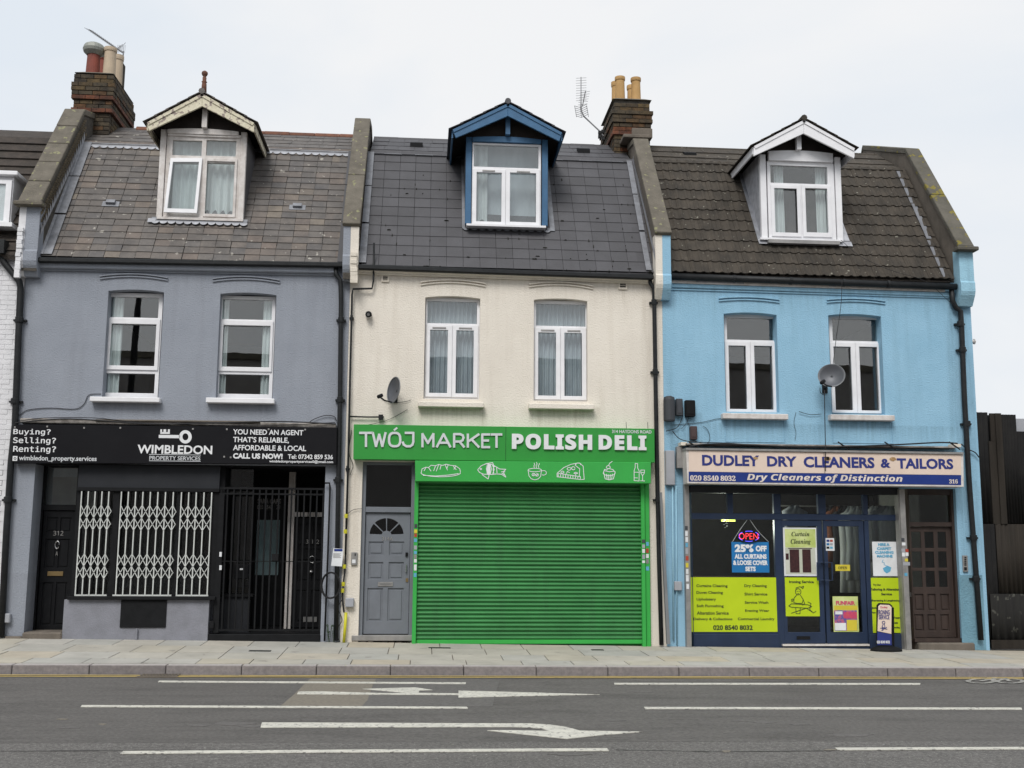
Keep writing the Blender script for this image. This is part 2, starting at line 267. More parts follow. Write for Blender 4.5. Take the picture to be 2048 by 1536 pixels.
# ------------------------------------------------------------------ mesh helpers
ABS = {}
def absloc(o): return ABS.get(o.name, Vector((0, 0, 0))) if o else Vector((0, 0, 0))
def tag(o, label=None, cat=None, group=None, kind=None):
    if label: o['label'] = label
    if cat: o['category'] = cat
    if group: o['group'] = group
    if kind: o['kind'] = kind
    return o
def link(name, data, parent=None, at=(0, 0, 0), rot=None):
    o = bpy.data.objects.new(name, data); COL.objects.link(o)
    if parent is not None: o.parent = parent
    o.location = Vector(at)-absloc(parent)
    if rot: o.rotation_euler = rot
    ABS[o.name] = Vector(at); return o
def empty(name, at, label, cat, group=None):
    o = link(name, None, None, at); o.empty_display_size = .2
    return tag(o, label, cat, group)
class MB:
    def __init__(s): s.v = []; s.f = []
    def add(s, vs, fs):
        k = len(s.v); s.v += [tuple(v) for v in vs]; s.f += [tuple(i+k for i in f) for f in fs]; return s
    def hexa(s, p):                              # p: 4 bottom (ccw from above), 4 top
        return s.add(p, [(3,2,1,0),(4,5,6,7),(0,1,5,4),(1,2,6,5),(2,3,7,6),(3,0,4,7)])
    def box(s, x0, x1, y0, y1, z0, z1):
        x0, x1 = sorted((x0, x1)); y0, y1 = sorted((y0, y1)); z0, z1 = sorted((z0, z1))
        return s.hexa([(x0,y0,z0),(x1,y0,z0),(x1,y1,z0),(x0,y1,z0),(x0,y0,z1),(x1,y0,z1),(x1,y1,z1),(x0,y1,z1)])
    def pbox(s, px0, py0, px1, py1, Y0, Y1):     # box measured at its front face Y0
        ym = (py0+py1)/2; xm = (px0+px1)/2
        return s.box(F(px0, ym, Y0).x, F(px1, ym, Y0).x, Y0, Y1, F(xm, py1, Y0).z, F(xm, py0, Y0).z)
    def prism(s, poly, y0, y1):                  # poly in (x,z)
        n = len(poly); a = [(x, y0, z) for x, z in poly]; b = [(x, y1, z) for x, z in poly]
        ar = sum(poly[i][0]*poly[(i+1) % n][1]-poly[(i+1) % n][0]*poly[i][1] for i in range(n))
        if ar < 0: a.reverse(); b.reverse()
        return s.add(a+b, [tuple(range(n)), tuple(range(2*n-1, n-1, -1))]+[(i, n+i, n+(i+1) % n, (i+1) % n) for i in range(n)])
    def tube(s, pts, r, n=8, caps=True):
        pts = [Vector(p) for p in pts]; k = len(s.v); prev = None
        rs = r if isinstance(r, (list, tuple)) else [r]*len(pts)
        for i, p in enumerate(pts):
            d = (pts[min(i+1, len(pts)-1)]-pts[max(i-1, 0)]).normalized()
            a = d.cross(Vector((0, 0, 1))) if prev is None else prev-d*prev.dot(d)
            if a.length < 1e-4: a = d.cross(Vector((0, 1, 0)))
            a.normalize(); prev = a; b = d.cross(a)
            for j in range(n):
                t = 2*math.pi*j/n; s.v.append(tuple(p+(a*math.cos(t)+b*math.sin(t))*rs[i]))
        for i in range(len(pts)-1):
            for j in range(n):
                s.f.append((k+i*n+j, k+i*n+(j+1) % n, k+(i+1)*n+(j+1) % n, k+(i+1)*n+j))
        if caps:
            s.f.append(tuple(range(k+n-1, k-1, -1))); e = k+(len(pts)-1)*n; s.f.append(tuple(range(e, e+n)))
        return s
    def lathe(s, c, prof, n=16):                 # prof (r,z)
        k = len(s.v)
        for r, z in prof:
            for j in range(n):
                t = 2*math.pi*j/n; s.v.append((c[0]+r*math.cos(t), c[1]+r*math.sin(t), c[2]+z))
        for i in range(len(prof)-1):
            for j in range(n):
                s.f.append((k+i*n+j, k+i*n+(j+1) % n, k+(i+1)*n+(j+1) % n, k+(i+1)*n+j))
        s.f.append(tuple(range(k+n-1, k-1, -1))); e = k+(len(prof)-1)*n; s.f.append(tuple(range(e, e+n)))
        return s
    def build(s, name, mt, parent=None, smooth=False, bevel=0, label=None, cat=None, group=None, kind=None):
        xs = [v[0] for v in s.v]; ys = [v[1] for v in s.v]; zs = [v[2] for v in s.v]
        c = Vector(((min(xs)+max(xs))/2, (min(ys)+max(ys))/2, (min(zs)+max(zs))/2 if parent else min(zs)))
        me = bpy.data.meshes.new(name); me.from_pydata([(v[0]-c.x, v[1]-c.y, v[2]-c.z) for v in s.v], [], s.f)
        me.materials.append(mt)
        if smooth: me.polygons.foreach_set('use_smooth', [True]*len(me.polygons))
        me.update()
        o = link(name, me, parent, c)
        if bevel:
            b = o.modifiers.new('soft_edge', 'BEVEL'); b.width = bevel; b.segments = 1; b.limit_method = 'ANGLE'
        return tag(o, label, cat, group, kind)
def from_curve(loops, thick, bev=0):             # filled 2D loops (x,z) with holes -> list of verts/faces, y in +-thick/2
    c = bpy.data.curves.new('tmp', 'CURVE'); c.dimensions = '2D'; c.fill_mode = 'BOTH'; c.extrude = thick/2-bev; c.bevel_depth = bev; c.bevel_resolution = 0
    for lp in loops:
        sp = c.splines.new('POLY'); sp.points.add(len(lp)-1); sp.use_cyclic_u = True
        for i, (x, z) in enumerate(lp): sp.points[i].co = (x, z, 0, 1)
    if bev: c.offset = -bev
    o = bpy.data.objects.new('tmp', c); COL.objects.link(o); dg = bpy.context.evaluated_depsgraph_get(); dg.update()
    me = bpy.data.meshes.new_from_object(o.evaluated_get(dg), depsgraph=dg)
    vs = [tuple(v.co) for v in me.vertices]; fs = [tuple(p.vertices) for p in me.polygons]
    bpy.data.objects.remove(o); bpy.data.curves.remove(c); bpy.data.meshes.remove(me)
    return vs, fs
def plate(loops, y0, y1, bev=0):
    vs, fs = from_curve(loops, abs(y1-y0), bev); ym = (y0+y1)/2; b = MB()
    b.add([(x, ym-z, y) for x, y, z in vs], fs); return b
def rect(px0, py0, px1, py1, Y):                 # pixel rectangle -> world (x,z) loop on plane Y
    ym = (py0+py1)/2; xm = (px0+px1)/2
    x0, x1 = F(px0, ym, Y).x, F(px1, ym, Y).x; z0, z1 = F(xm, py1, Y).z, F(xm, py0, Y).z
    return [(x0, z0), (x1, z0), (x1, z1), (x0, z1)]
def archloop(rc, rise):
    (x0, z0), (x1, _), (_, z1), _ = rc; pts = [(x0, z0), (x1, z0)]
    for i in range(9):
        t = i/8; pts.append((x1+(x0-x1)*t, z1-rise+rise*4*t*(1-t)))
    return pts

FD = bpy.utils.resource_path('LOCAL')+'/datafiles/fonts/'
def font(fn):
    try: return bpy.data.fonts.load(FD+fn)
    except Exception: return None
FM = font('DejaVuSansMono.woff2'); FX = font('NotoSansMath-Regular.woff2')
def style(s, up, lo, dg):
    if FX is None: return s
    r = ''
    for ch in s:
        if 'A' <= ch <= 'Z': r += chr(up+ord(ch)-65)
        elif 'a' <= ch <= 'z': r += chr(lo+ord(ch)-97)
        elif '0' <= ch <= '9' and dg: r += chr(dg+ord(ch)-48)
        else: r += ch
    return r
serif = lambda s: style(s, 0x1D400, 0x1D41A, 0x1D7CE)
serifi = lambda s: style(s, 0x1D468, 0x1D482, 0x1D7CE)
sansb = lambda s: style(s, 0x1D5D4, 0x1D5EE, 0x1D7EC)
sansr = lambda s: style(s, 0x1D5A0, 0x1D5BA, 0x1D7E2)
sansbi = lambda s: style(s, 0x1D63C, 0x1D656, 0x1D7EC)
def text(body, box, Y, mt, parent, fnt=None, off=0, name='lettering', thick=.003, space=1, shear=0, bev=0):
    c = bpy.data.curves.new('tmp', 'FONT'); c.body = body; c.size = 1; c.extrude = .01; c.offset = off; c.space_character = space; c.shear = shear
    c.resolution_u = 3
    if fnt: c.font = fnt
    o = bpy.data.objects.new('tmp', c); COL.objects.link(o); dg = bpy.context.evaluated_depsgraph_get(); dg.update()
    me = bpy.data.meshes.new_from_object(o.evaluated_get(dg), depsgraph=dg)
    vs = [tuple(v.co) for v in me.vertices]; fs = [tuple(p.vertices) for p in me.polygons]
    bpy.data.objects.remove(o); bpy.data.curves.remove(c); bpy.data.meshes.remove(me)
    if not vs: return None
    x0, x1 = min(v[0] for v in vs), max(v[0] for v in vs); y0, y1 = min(v[1] for v in vs), max(v[1] for v in vs)
    lo, _, hi, _ = rect(*box, Y); ax, az = lo; bx_, bz = hi
    b = MB(); b.add([(ax+(x-x0)/(x1-x0)*(bx_-ax), Y-thick/2-(z/.01)*thick/2, az+(y-y0)/(y1-y0)*(bz-az)) for x, y, z in vs], fs)
    return b.build(name, mt, parent)
def strokes(lines, Y, wpx, mt, parent, name, mp_=None, dep=.003):   # pen strokes in pixel coordinates as thin raised ribbons
    b = MB(); h = wpx/2/131.
    for li, ln in enumerate(lines):
        P = [F(*(mp_(x, y) if mp_ else (x, y)), Y) for x, y in ln]
        for j_, (p, q) in enumerate(zip(P[:-1], P[1:])):
            d = q-p
            if d.length < 1e-5: continue
            d.normalize(); n = Vector((-d.z, 0, d.x))*h; e = d*h*.6; o = Vector((0, -dep-.0002*(j_ % 3)-.0005*(li % 3), 0))
            A = [p-e-n, q+e-n, q+e+n, p-e+n]
            b.add([a+o for a in A]+A, [(0,1,2,3),(7,6,5,4),(0,4,5,1),(1,5,6,2),(2,6,7,3),(3,7,4,0)])
    return b.build(name, mt, parent)
def arc(cx, cy, rx, ry, a0, a1, n=14): return [(cx+rx*math.cos(R(a0+(a1-a0)*i/n)), cy-ry*math.sin(R(a0+(a1-a0)*i/n))) for i in range(n+1)]
def zoomed(ox, oy, s): return lambda x, y: (ox+x/s, oy+y/s)

# shared row pieces
def slab_mesh(name, w_, l, t, mt, ch=0):
    me = bpy.data.meshes.new(name); b = MB(); b.hexa([(-w_/2,0,0),(w_/2,0,0),(w_/2,l,0),(-w_/2,l,0),(-w_/2+ch,ch,t),(w_/2-ch,ch,t),(w_/2-ch,l,t),(-w_/2+ch,l,t)])
    me.from_pydata(b.v, [], b.f); me.materials.append(mt); me.update(); return me

# ================================================================== GROUND
PW = -7.4; PE = 10.8
def sheet(name, pts, mt, kind='structure', parent=None, label=None):
    b = MB(); b.add(pts, [tuple(range(len(pts)))]); return b.build(name, mt, parent, kind=kind, label=label)
g = MB(); g.add([(-600,-600,-.6),(600,-600,-.6),(600,600,-.6),(-600,600,-.6)], [(0,1,2,3)]); g.build('ground', M_EARTH, kind='structure')
XL, XR = -60, 60
YS = -7.05                                       # seam between old and new surfacing
road = MB(); ry = [KY-.005, -5, YS]
xs_ = [XL, -20, -6, 0, 6, 12, 20, XR]
def gridsheet(b, xs, ys, fz):
    k = len(b.v)
    for y in ys:
        for x in xs: b.v.append((x, y, fz(x, y)))
    n = len(xs)
    for j in range(len(ys)-1):
        for i in range(n-1): b.f.append((k+(j+1)*n+i, k+(j+1)*n+i+1, k+j*n+i+1, k+j*n+i))
clampx = lambda x: max(-15, min(15, x))
gridsheet(road, xs_, ry, lambda x, y: zr(clampx(x)))
road = road.build('road', M_ROAD, kind='structure')
r2 = MB(); gridsheet(r2, xs_, [YS, -11, -13.6], lambda x, y: zr(clampx(x))-.001); r2.build('road', M_ROADN, kind='structure', label='coarser grey asphalt of the near lane')
pv = MB(); gridsheet(pv, xs_, [-13.6, -19.4], lambda x, y: zr(clampx(x))+.1); pv.build('far_pavement', M_CEM, kind='structure')
# pavement of the terrace: bed + slabs + kerbstones
bed = MB(); gridsheet(bed, [XL, -8, -4, 0, 4, 8, 12, XR], [.9, -.01, -1.2, KY+.02], lambda x, y: zp(clampx(x), y)-.012)
pave = bed.build('pavement', M_CEM, kind='structure')
rows = [(0.0, -.62), (-.62, -1.30), (-1.30, -1.88), (-1.88, KY+.19)]
for ri, (ya, yb) in enumerate(rows):
    x = PW-random.random()*.6
    while x < PE:
        L_ = random.choice([.6, .72, .75, .9, .66]); x1 = x+L_; gp = .006
        b = MB(); P = [(x+gp, yb+gp), (x1-gp, yb+gp), (x1-gp, ya-gp), (x+gp, ya-gp)]; dz = random.uniform(-.0015, .0015)
        ya_ = ya
        b.hexa([(p[0], p[1], zp(*p)-.03) for p in P]+[(p[0], p[1], zp(*p)+dz) for p in P]); b.build('paving_slab', M_PAVE, pave)
        x = x1
x = PW-.3; k = 0
while x < PE:
    x1 = x+.915; b = MB(); y0, y1 = KY, KY+.185; P = [(x+.004, y0), (x1-.004, y0), (x1-.004, y1), (x+.004, y1)]
    b.hexa([(p[0], p[1], zr(p[0])-.06) for p in P]+[(P[0][0],y0+.012,zk(x)+.002),(P[1][0],y0+.012,zk(x1)+.002),(P[2][0],y1,zk(x1)+.004),(P[3][0],y1,zk(x)+.004)])
    kb = b.build('kerbstone', M_KERB, pave, bevel=.008); kb.data.materials.append(M_KERBT)
    for pl in kb.data.polygons:
        if pl.normal.z > .8: pl.material_index = 1  # upward faces of the kerbstones take a paler colour than their fronts
    x = x1
for cx, cy, hw in [(520, 1302, 22), (879, 1296, 22), (1195, 1300, 12)]:
    a, b_ = G(cx-hw, cy, zp).x, G(cx+hw, cy, zp).x; p = G(cx, cy, zp)
    b = MB(); P = [(a, p.y-.05), (b_, p.y-.05), (b_, p.y+.05), (a, p.y+.05)]
    b.hexa([(q[0], q[1], zp(*q)-.01) for q in P]+[(q[0], q[1], zp(*q)+.005) for q in P]); b.build('service_cover', M_PIPE, pave)
# road paint, each marking a sheet on the road
def mark(name, pix, mt, dz=.008, label=None):
    pts = [G(x, y, dz=dz) for x, y in pix]
    ar = sum(pts[i].x*pts[(i+1) % len(pts)].y-pts[(i+1) % len(pts)].x*pts[i].y for i in range(len(pts)))
    if ar < 0: pts.reverse()
    b = MB(); n = len(pts)
    b.add(pts+[p-Vector((0, 0, .006)) for p in pts], [tuple(range(n))]+[(i, n+i, n+(i+1) % n, (i+1) % n) for i in range(n)])
    return b.build(name, mt, road, label=label)
mark('asphalt_patch', [(620,1357),(752,1358),(745,1372),(735,1400),(724,1412),(562,1411),(590,1387)], M_PATCH, .004, 'paler buff patch across the bus lane')
mark('asphalt_patch', [(752,1358),(1000,1360),(985,1413),(724,1412),(740,1385)], M_DARKP, .0035, 'slightly darker relaid patch')
wl = 'lane_line'
mark(wl, [(318,1361),(932,1364.6),(931,1367.6),(316,1364)], M_PAINT)
mark(wl, [(1228,1365.5),(1841,1366),(1840,1369),(1229,1368.5)], M_PAINT)
mark(wl, [(164,1409.8),(934,1413.2),(936,1416.6),(161,1413.4)], M_PAINT)
mark(wl, [(1288,1413.6),(2043,1415),(2044,1418.6),(1290,1417.4)], M_PAINT)
mark(wl, [(247,1501.6),(1214,1496),(1218,1501),(240,1507)], M_PAINT)
mark(wl, [(1670,1495),(2060,1493.5),(2060,1498),(1676,1499.6)], M_PAINT)
# near double arrow line with turn arrow
mark('direction_arrow', [(524,1444.5),(1005,1446.5),(1060,1446.6),(1100,1449),(1135,1454),(1160,1461),(1286,1463),(1210,1469),(1134,1477),(1065,1470),(975,1460.5),(1000,1460),(1100,1461.5),(1080,1456),(1045,1453.8),(1000,1453.3),(521,1454.5)], M_PAINT, label='near lane arrow with its long white tail')
mark('direction_arrow', [(597,1383),(640,1382.5),(770,1386),(815,1385.5),(725,1377.5),(830,1374.5),(865,1379.5),(838,1380.5),(838,1385.5),(918,1386.5),(918,1389.5),(700,1388.5),(594,1388)], M_PAINT, label='far lane arrow with its thin white tail')
mark('arrow_tail', [(917,1381),(1035,1384),(1199,1388.5),(1100,1390.5),(917,1394.5)], M_PAINT, .0085, label='tapering white wedge of the far arrow')
def yl(ys, hw):
    b = MB(); P = []
    for x in [-9, -4, 1, 6, 11]: P.append(x)
    for a, c in zip(P[:-1], P[1:]):
        k = len(b.v); b.v += [(a, ys-hw, zr(a)+.008), (c, ys-hw, zr(c)+.008), (c, ys+hw, zr(c)+.008), (a, ys+hw, zr(a)+.008)]; b.f.append((k, k+1, k+2, k+3))
    b.build('yellow_line', M_YLINE, road)
yl(KY-.13, .028); yl(KY-.26, .028)
# drain grating at the kerb
b = MB(); a, c = G(284, 1351).x, G(362, 1351).x
for i in range(12): b.box(a+(c-a)*i/12, a+(c-a)*(i+.55)/12, KY-.32, KY-.02, zr(a)+.004, zr(a)+.014)
b.box(a-.02, c+.02, KY-.34, KY-.32, zr(a)+.002, zr(a)+.014)
b.build('drain_grating', M_CEM, road)
# bicycle symbol at the right edge
bk = []
for cx in (1962, 2020): bk.append(arc(cx, 1362, 26, 4.2, 0, 360, 18))
bk += [[(1962,1362),(1985,1357),(2010,1357),(2020,1362)],[(1985,1357),(1992,1362),(2010,1357)],[(1975,1355.2),(1990,1355.2)]]
b = MB()
for ln in bk:
    for p, q in zip(ln[:-1], ln[1:]):
        p_, q_ = G(*p, dz=.008), G(*q, dz=.008); d = (q_-p_).normalized(); n = Vector((-d.y, d.x, 0))*.03; e = d*.015
        k = len(b.v); b.v += [tuple(v) for v in (p_-e-n, q_+e-n, q_+e+n, p_-e+n)]; b.f.append((k, k+1, k+2, k+3))
b.build('bicycle_symbol', M_FADED, road)
# cracks, joints and small repairs in the asphalt
def crack(pts, w_=.012, mt=M_DARKP):
    b = MB(); P = []
    for (xa, ya), (xb, yb) in zip(pts[:-1], pts[1:]):
        n = 6
        for i in range(n): t = i/n; P.append(G(xa+(xb-xa)*t+random.uniform(-2, 2), ya+(yb-ya)*t+random.uniform(-.4, .4), dz=.0028))
    P.append(G(*pts[-1], dz=.0028))
    for p, q in zip(P[:-1], P[1:]):
        d = q-p; d.normalize(); n = Vector((-d.y, d.x, 0))*w_*random.uniform(.5, 1.1)/2; k = len(b.v); b.v += [tuple(v) for v in (p-n, q-n, q+n, p+n)]; b.f.append((k, k+1, k+2, k+3))
    b.build('road_crack', mt, road)
M_TAR = mat('tar_joint', (.045,.043,.041), rough=.6)
crack([(0,1502),(300,1500),(700,1498.5)], .02, M_TAR)
crack([(1230,1499),(1420,1503),(1670,1501)], .02, M_TAR)
def blotch(px, py, rx, ry, mt, nm='road_stain'):
    c = [(px+rx*math.cos(t)*random.uniform(.7, 1.15), py+ry*math.sin(t)*random.uniform(.7, 1.15)) for t in [2*math.pi*i/14 for i in range(14)]]; mark(nm, c, mt, .0032)
for a in [(470,1447,45,3.5),(400,1450,28,2.5),(500,1452,30,2),(1530,1444,26,2.2),(1600,1448,22,2),(1480,1441,18,1.8),(1700,1470,50,3),(1230,1440,24,2),(1280,1383,26,1.8),(1140,1508,40,3),(140,1455,26,2),(620,1440,20,1.8)]: blotch(*a, M_DARKP)
for a in [(205,1448,9,1.4),(125,1438,12,1.2),(1452,1502,9,2),(1660,1499,14,1.6)]: blotch(*a, M_PATCH, 'road_repair')

# ================================================================== HOUSES
PWX = [-6.0, -1.19, 3.68, 8.60]                  # party wall centre lines
EZ, BY, BZ, RY, RZ = 5.82, 1.5, 8.20, 2.5, 8.86
def house(label, x0, x1):
    return empty('terraced_house', ((x0+x1)/2, 0, zb((x0+x1)/2)), label, 'house', 'three-storey terraced houses with shops below')
H1 = house('grey rendered house with old slate mansard over the black estate agent sign', -6.05, -1.2)
H2 = house('cream rendered house with dark slates over the green deli', -1.2, 3.69)
H3 = house('sky blue house with brown tiled mansard over the dry cleaners', 3.69, 8.74)
def shell(H, x0, x1, holes, mt):
    zlo = -.3
    wall = plate([[(x0, zlo), (x1, zlo), (x1, EZ-.02), (x0, EZ-.02)]]+holes, 0, .24).build('front_wall', mt, H)
    return wall
def rooms(H, x0, x1, shopmat=None):
    b = MB(); x0 += .05; x1 -= .05
    b.box(x0, x0+.1, .25, 6.9, -.2, 5.719); b.box(x1-.1, x1, .25, 6.9, -.2, 5.719); b.box(x0+.1, x1-.1, 6.8, 6.9, -.2, 5.719)
    b.build('inner_walls', M_ROOM, H)
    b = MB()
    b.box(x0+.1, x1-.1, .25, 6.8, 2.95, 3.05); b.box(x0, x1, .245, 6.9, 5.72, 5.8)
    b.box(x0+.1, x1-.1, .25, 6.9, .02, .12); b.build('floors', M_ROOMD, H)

def roofdeck(H, x0, x1, mt):
    b = MB(); P = [(-.05, EZ-.02), (BY, BZ-.03), (RY, RZ-.03), (6.9, 6.0), (6.9, 5.7), (2.5, 8.5), (1.6, 7.9), (.12, 5.7)]
    k = len(b.v); n = len(P)
    b.v += [(x0, y, z) for y, z in P]+[(x1, y, z) for y, z in P]
    b.f += [(i, i+n, (i+1) % n+n, (i+1) % n) for i in range(n)]+[(0,1,6,7),(1,2,5,6),(2,3,4,5)]+[(7+n,6+n,1+n,n),(6+n,5+n,2+n,1+n),(5+n,4+n,3+n,2+n)]
    return b.build('roof', mt, H)
def courses(roof, x0, x1, ncourse, w_, t, mt, name, skip, jit=.0, over=.55, meshf=None, tilt=None, var=0, maxparts=300, wvar=0):
    ex = SL/ncourse; L_ = ex*(1+over)
    tl = tilt if tilt else math.atan2(2.2*t, L_)
    mesh = meshf(w_-.004, L_, t) if meshf else slab_mesh(name, w_-.004, L_, t, mt, .001)
    todo = []
    for r in range(ncourse):
        x = x0+(w_*.5 if r % 2 else w_) - w_*.5 - w_*(.5 if r % 2 else 0)
        while x < x1+w_*.4:
            if x > x0-w_*.3: todo.append((x+random.uniform(-jit, jit), r*ex+random.uniform(-jit, jit)))
            x += w_
    todo = [q for q in todo if not skip(q[0], q[1])]
    rest = todo[maxparts:]
    for i, (x, s) in enumerate(todo[:maxparts]):
        x = min(max(x, x0+w_*.3), x1-w_*.3)
        link(name, mesh, roof, rpt(x, s, 2.0*t+random.uniform(0, var)), (TH-tl+random.uniform(-1, 1)*jit*.5, random.uniform(-1, 1)*jit*.8, 0))
    if rest:
        b = MB()
        for x, s in rest:
            M = Matrix.Rotation(TH-tl, 3, 'X'); o = rpt(x, s, 2.0*t)
            b.add([o+M @ v.co for v in mesh.vertices], [tuple(p.vertices) for p in mesh.polygons])
        b.build(name, mt, roof, kind='stuff')
def upper(roof, x0, x1, n, t, mt, name='upper_slate_course'):
    th = math.atan2(RZ-BZ, RY-BY); l = math.hypot(RZ-BZ, RY-BY); ex = (l+.06)/n
    for r in range(n):
        s0 = -.06+r*ex; s1 = s0+ex*1.3; b = MB(); x = x0
        while x < x1-.02:
            w_ = min(random.uniform(.22, .30), x1-x); j = random.uniform(0, .006)
            def pt(x_, s, o): return (x_, BY+s*math.cos(th)-o*math.sin(th), BZ+s*math.sin(th)+o*math.cos(th))
            b.hexa([pt(x+.002,s0+j,t),pt(x+w_-.002,s0+j,t),pt(x+w_-.002,s1,0),pt(x+.002,s1,0),pt(x+.002,s0+j,2*t+j),pt(x+w_-.002,s0+j,2*t+j),pt(x+w_-.002,s1,t),pt(x+.002,s1,t)])
            x += w_
        b.build(name, mt, roof)
def ridge(roof, x0, x1, mt, L_=.45, r=.07, gap=0.0):
    x = x0
    while x < x1-.05:
        xe = min(x+L_, x1)
        if random.random() >= gap:
            b = MB(); b.tube([(x+.004, RY, RZ-.02), (xe-.004, RY, RZ-.02)], r+random.uniform(-.004, .004), 10); b.build('ridge_tile', mt, roof)
        x = xe
# ---------------- walls with openings
def win_open(H, rc): return archloop(rect(*rc, 0), .03)
zbh = lambda px, py, Y=0: F(px, py, Y)
W_G = [(210.5,579,322.5,795), (436,585,549,798)]
W_C = [(849,592,959.5,798), (1067.5,597,1175,802)]
W_B = [(1449.5,625,1556,824), (1660,628,1766,828)]
gf1 = [(F(60,1100).x, -.2), (F(432,1100).x-2.9, -.2)]
def gx(px, py=1100, Y=0): return F(px, py, Y).x
# grey house ground floor: pier | door recess | shop window | alcove | pier
zt1 = F(350, 929).z
h1 = [[(gx(59), -.2), (gx(150), -.2), (gx(150), zt1), (gx(59), zt1)],
      [(gx(150)+.001, -.2), (gx(423), -.2), (gx(423), zt1), (gx(150)+.001, zt1)],
      [(gx(423)+.001, -.2), (gx(646), -.2), (gx(646), zt1), (gx(423)+.001, zt1)]]
h1 = [[(gx(59), -.2), (gx(646), -.2), (gx(646), zt1), (gx(59), zt1)]]
shell(H1, -6.05, -1.2, [win_open(H1, r_) for r_ in W_G]+h1, M_GREY)
zt2 = F(900, 925).z
h2 = [[(gx(721), -.2), (gx(1300), -.2), (gx(1300), zt2), (gx(721), zt2)]]
shell(H2, -1.198, 3.688, [win_open(H2, r_) for r_ in W_C]+h2, M_CREAM)
zt3 = F(1650, 975).z
h3 = [[(gx(1380), -.2), (gx(1917), -.2), (gx(1917), zt3), (gx(1380), zt3)]]
shell(H3, 3.69, 8.745, [win_open(H3, r_) for r_ in W_B]+h3, M_BLUE)
MB().box(8.50, 8.745, .241, 6.9, -.3, EZ).build('end_wall', M_BLUEL, H3)
rooms(H1, -6.0, -1.2); rooms(H2, -1.19, 3.68); rooms(H3, 3.7, 8.55)

# roofs
def inside(xa, xb, s0): return lambda x, s: xa < x < xb and s > s0
RX = [(PWX[0]+.16, PWX[1]-.16), (PWX[1]+.16, PWX[2]-.16), (PWX[2]+.16, PWX[3]-.20)]
R1 = roofdeck(H1, *RX[0], M_SLATE2); R2 = roofdeck(H2, *RX[1], M_SLATE2); R3 = roofdeck(H3, *RX[2], M_TILED)
D1s = RP(400, 446)[1]; D2s = RP(1012, 458)[1]; D3s = RP(1605, 490)[1]
dx1 = (F(322,350,.45).x, F(488,350,.45).x); dx2 = (F(932,350,.4).x, F(1094,350,.4).x); dx3 = (F(1522,400,.35).x, F(1682,400,.35).x)
def skip1(x, s): return dx1[0]+.12 < x < dx1[1]-.12 and s > D1s
courses(R1, *RX[0], 19, .232, .007, M_SLATE, 'slate', skip1, jit=.004, var=.004, over=.5, maxparts=300)
courses(R2, *RX[1], 12, .262, .005, M_SLATE2, 'slate', lambda x, s: dx2[0]+.12 < x < dx2[1]-.12 and s > D2s, jit=.0015, over=.4, var=.001)
def rolltile(w_, l, t):
    me = bpy.data.meshes.new('roof_tile'); n = 16; vs = []; fs = []
    for j, (y, o) in enumerate([(0, 0), (0, 1), (l, 1), (l, 0)]):
        for i in range(n+1):
            u = i/n; h = .020*max(0, math.sin(u*4*math.pi-.6))**1.0
            vs.append((-w_/2+w_*u, y, h+(t if o else 0)))
    m_ = n+1
    for i in range(n):
        fs += [(i, i+1, m_+i+1, m_+i), (m_+i, m_+i+1, 2*m_+i+1, 2*m_+i), (2*m_+i, 2*m_+i+1, 3*m_+i+1, 3*m_+i)]
    me.from_pydata(vs, [], fs); me.materials.append(M_TILE); me.update(); return me
courses(R3, *RX[2], 11, .30, .016, M_TILE, 'roof_tile', lambda x, s: dx3[0]+.1 < x < dx3[1]-.1 and s > D3s, jit=.0015, over=.25, meshf=rolltile, tilt=R(4), maxparts=300)
upper(R1, *RX[0], 5, .007, M_SLATE); upper(R2, *RX[1], 4, .006, M_SLATE2); upper(R3, *RX[2], 3, .02, M_TILE, 'upper_tile_course')
ridge(R1, RX[0][0]+.6, RX[0][1], M_RIDGE, gap=.12); ridge(R2, *RX[1], M_SLATE2, r=.045); ridge(R3, *RX[2], M_TILE, r=.06)
def moss(roof, x0, x1, nc, w_, n, mt, s_lo, s_hi, skipf):
    b = MB(); ex = SL/nc
    for i in range(n):
        r = random.randint(int(nc*s_lo), int(nc*s_hi)); x = x0+random.uniform(0, x1-x0); s = r*ex
        if random.random() < .5: x = x0+round((x-x0)/w_)*w_+(w_*.5 if r % 2 else 0); s += random.uniform(0, ex*.7)
        if skipf(x, s): continue
        l, h = random.uniform(.01, .045), random.uniform(.004, .01); wd = random.uniform(.004, .009)
        if random.random() < .5: l, wd = wd, l*.8
        b.hexa([rpt(x-l, s-wd, .005), rpt(x+l, s-wd, .005), rpt(x+l, s+wd, .005), rpt(x-l, s+wd, .005), rpt(x-l*.6, s-wd*.6, .022+h), rpt(x+l*.6, s-wd*.6, .022+h), rpt(x+l*.6, s+wd*.6, .02+h), rpt(x-l*.6, s+wd*.6, .02+h)])
    b.build('moss', mt, roof, kind='stuff')
M_MOSS = mat('black_moss', (.028,.028,.025), (.035,.036,.028), scale=30, rough=1); M_LICH = mat('orange_lichen', (.20,.13,.03), rough=1); M_LICW = mat('white_lichen', (.36,.36,.34), rough=1)
moss(R2, *RX[1], 12, .262, 90, M_MOSS, 0, .75, lambda x, s: dx2[0]-.05 < x < dx2[1]+.05 and s > D2s)
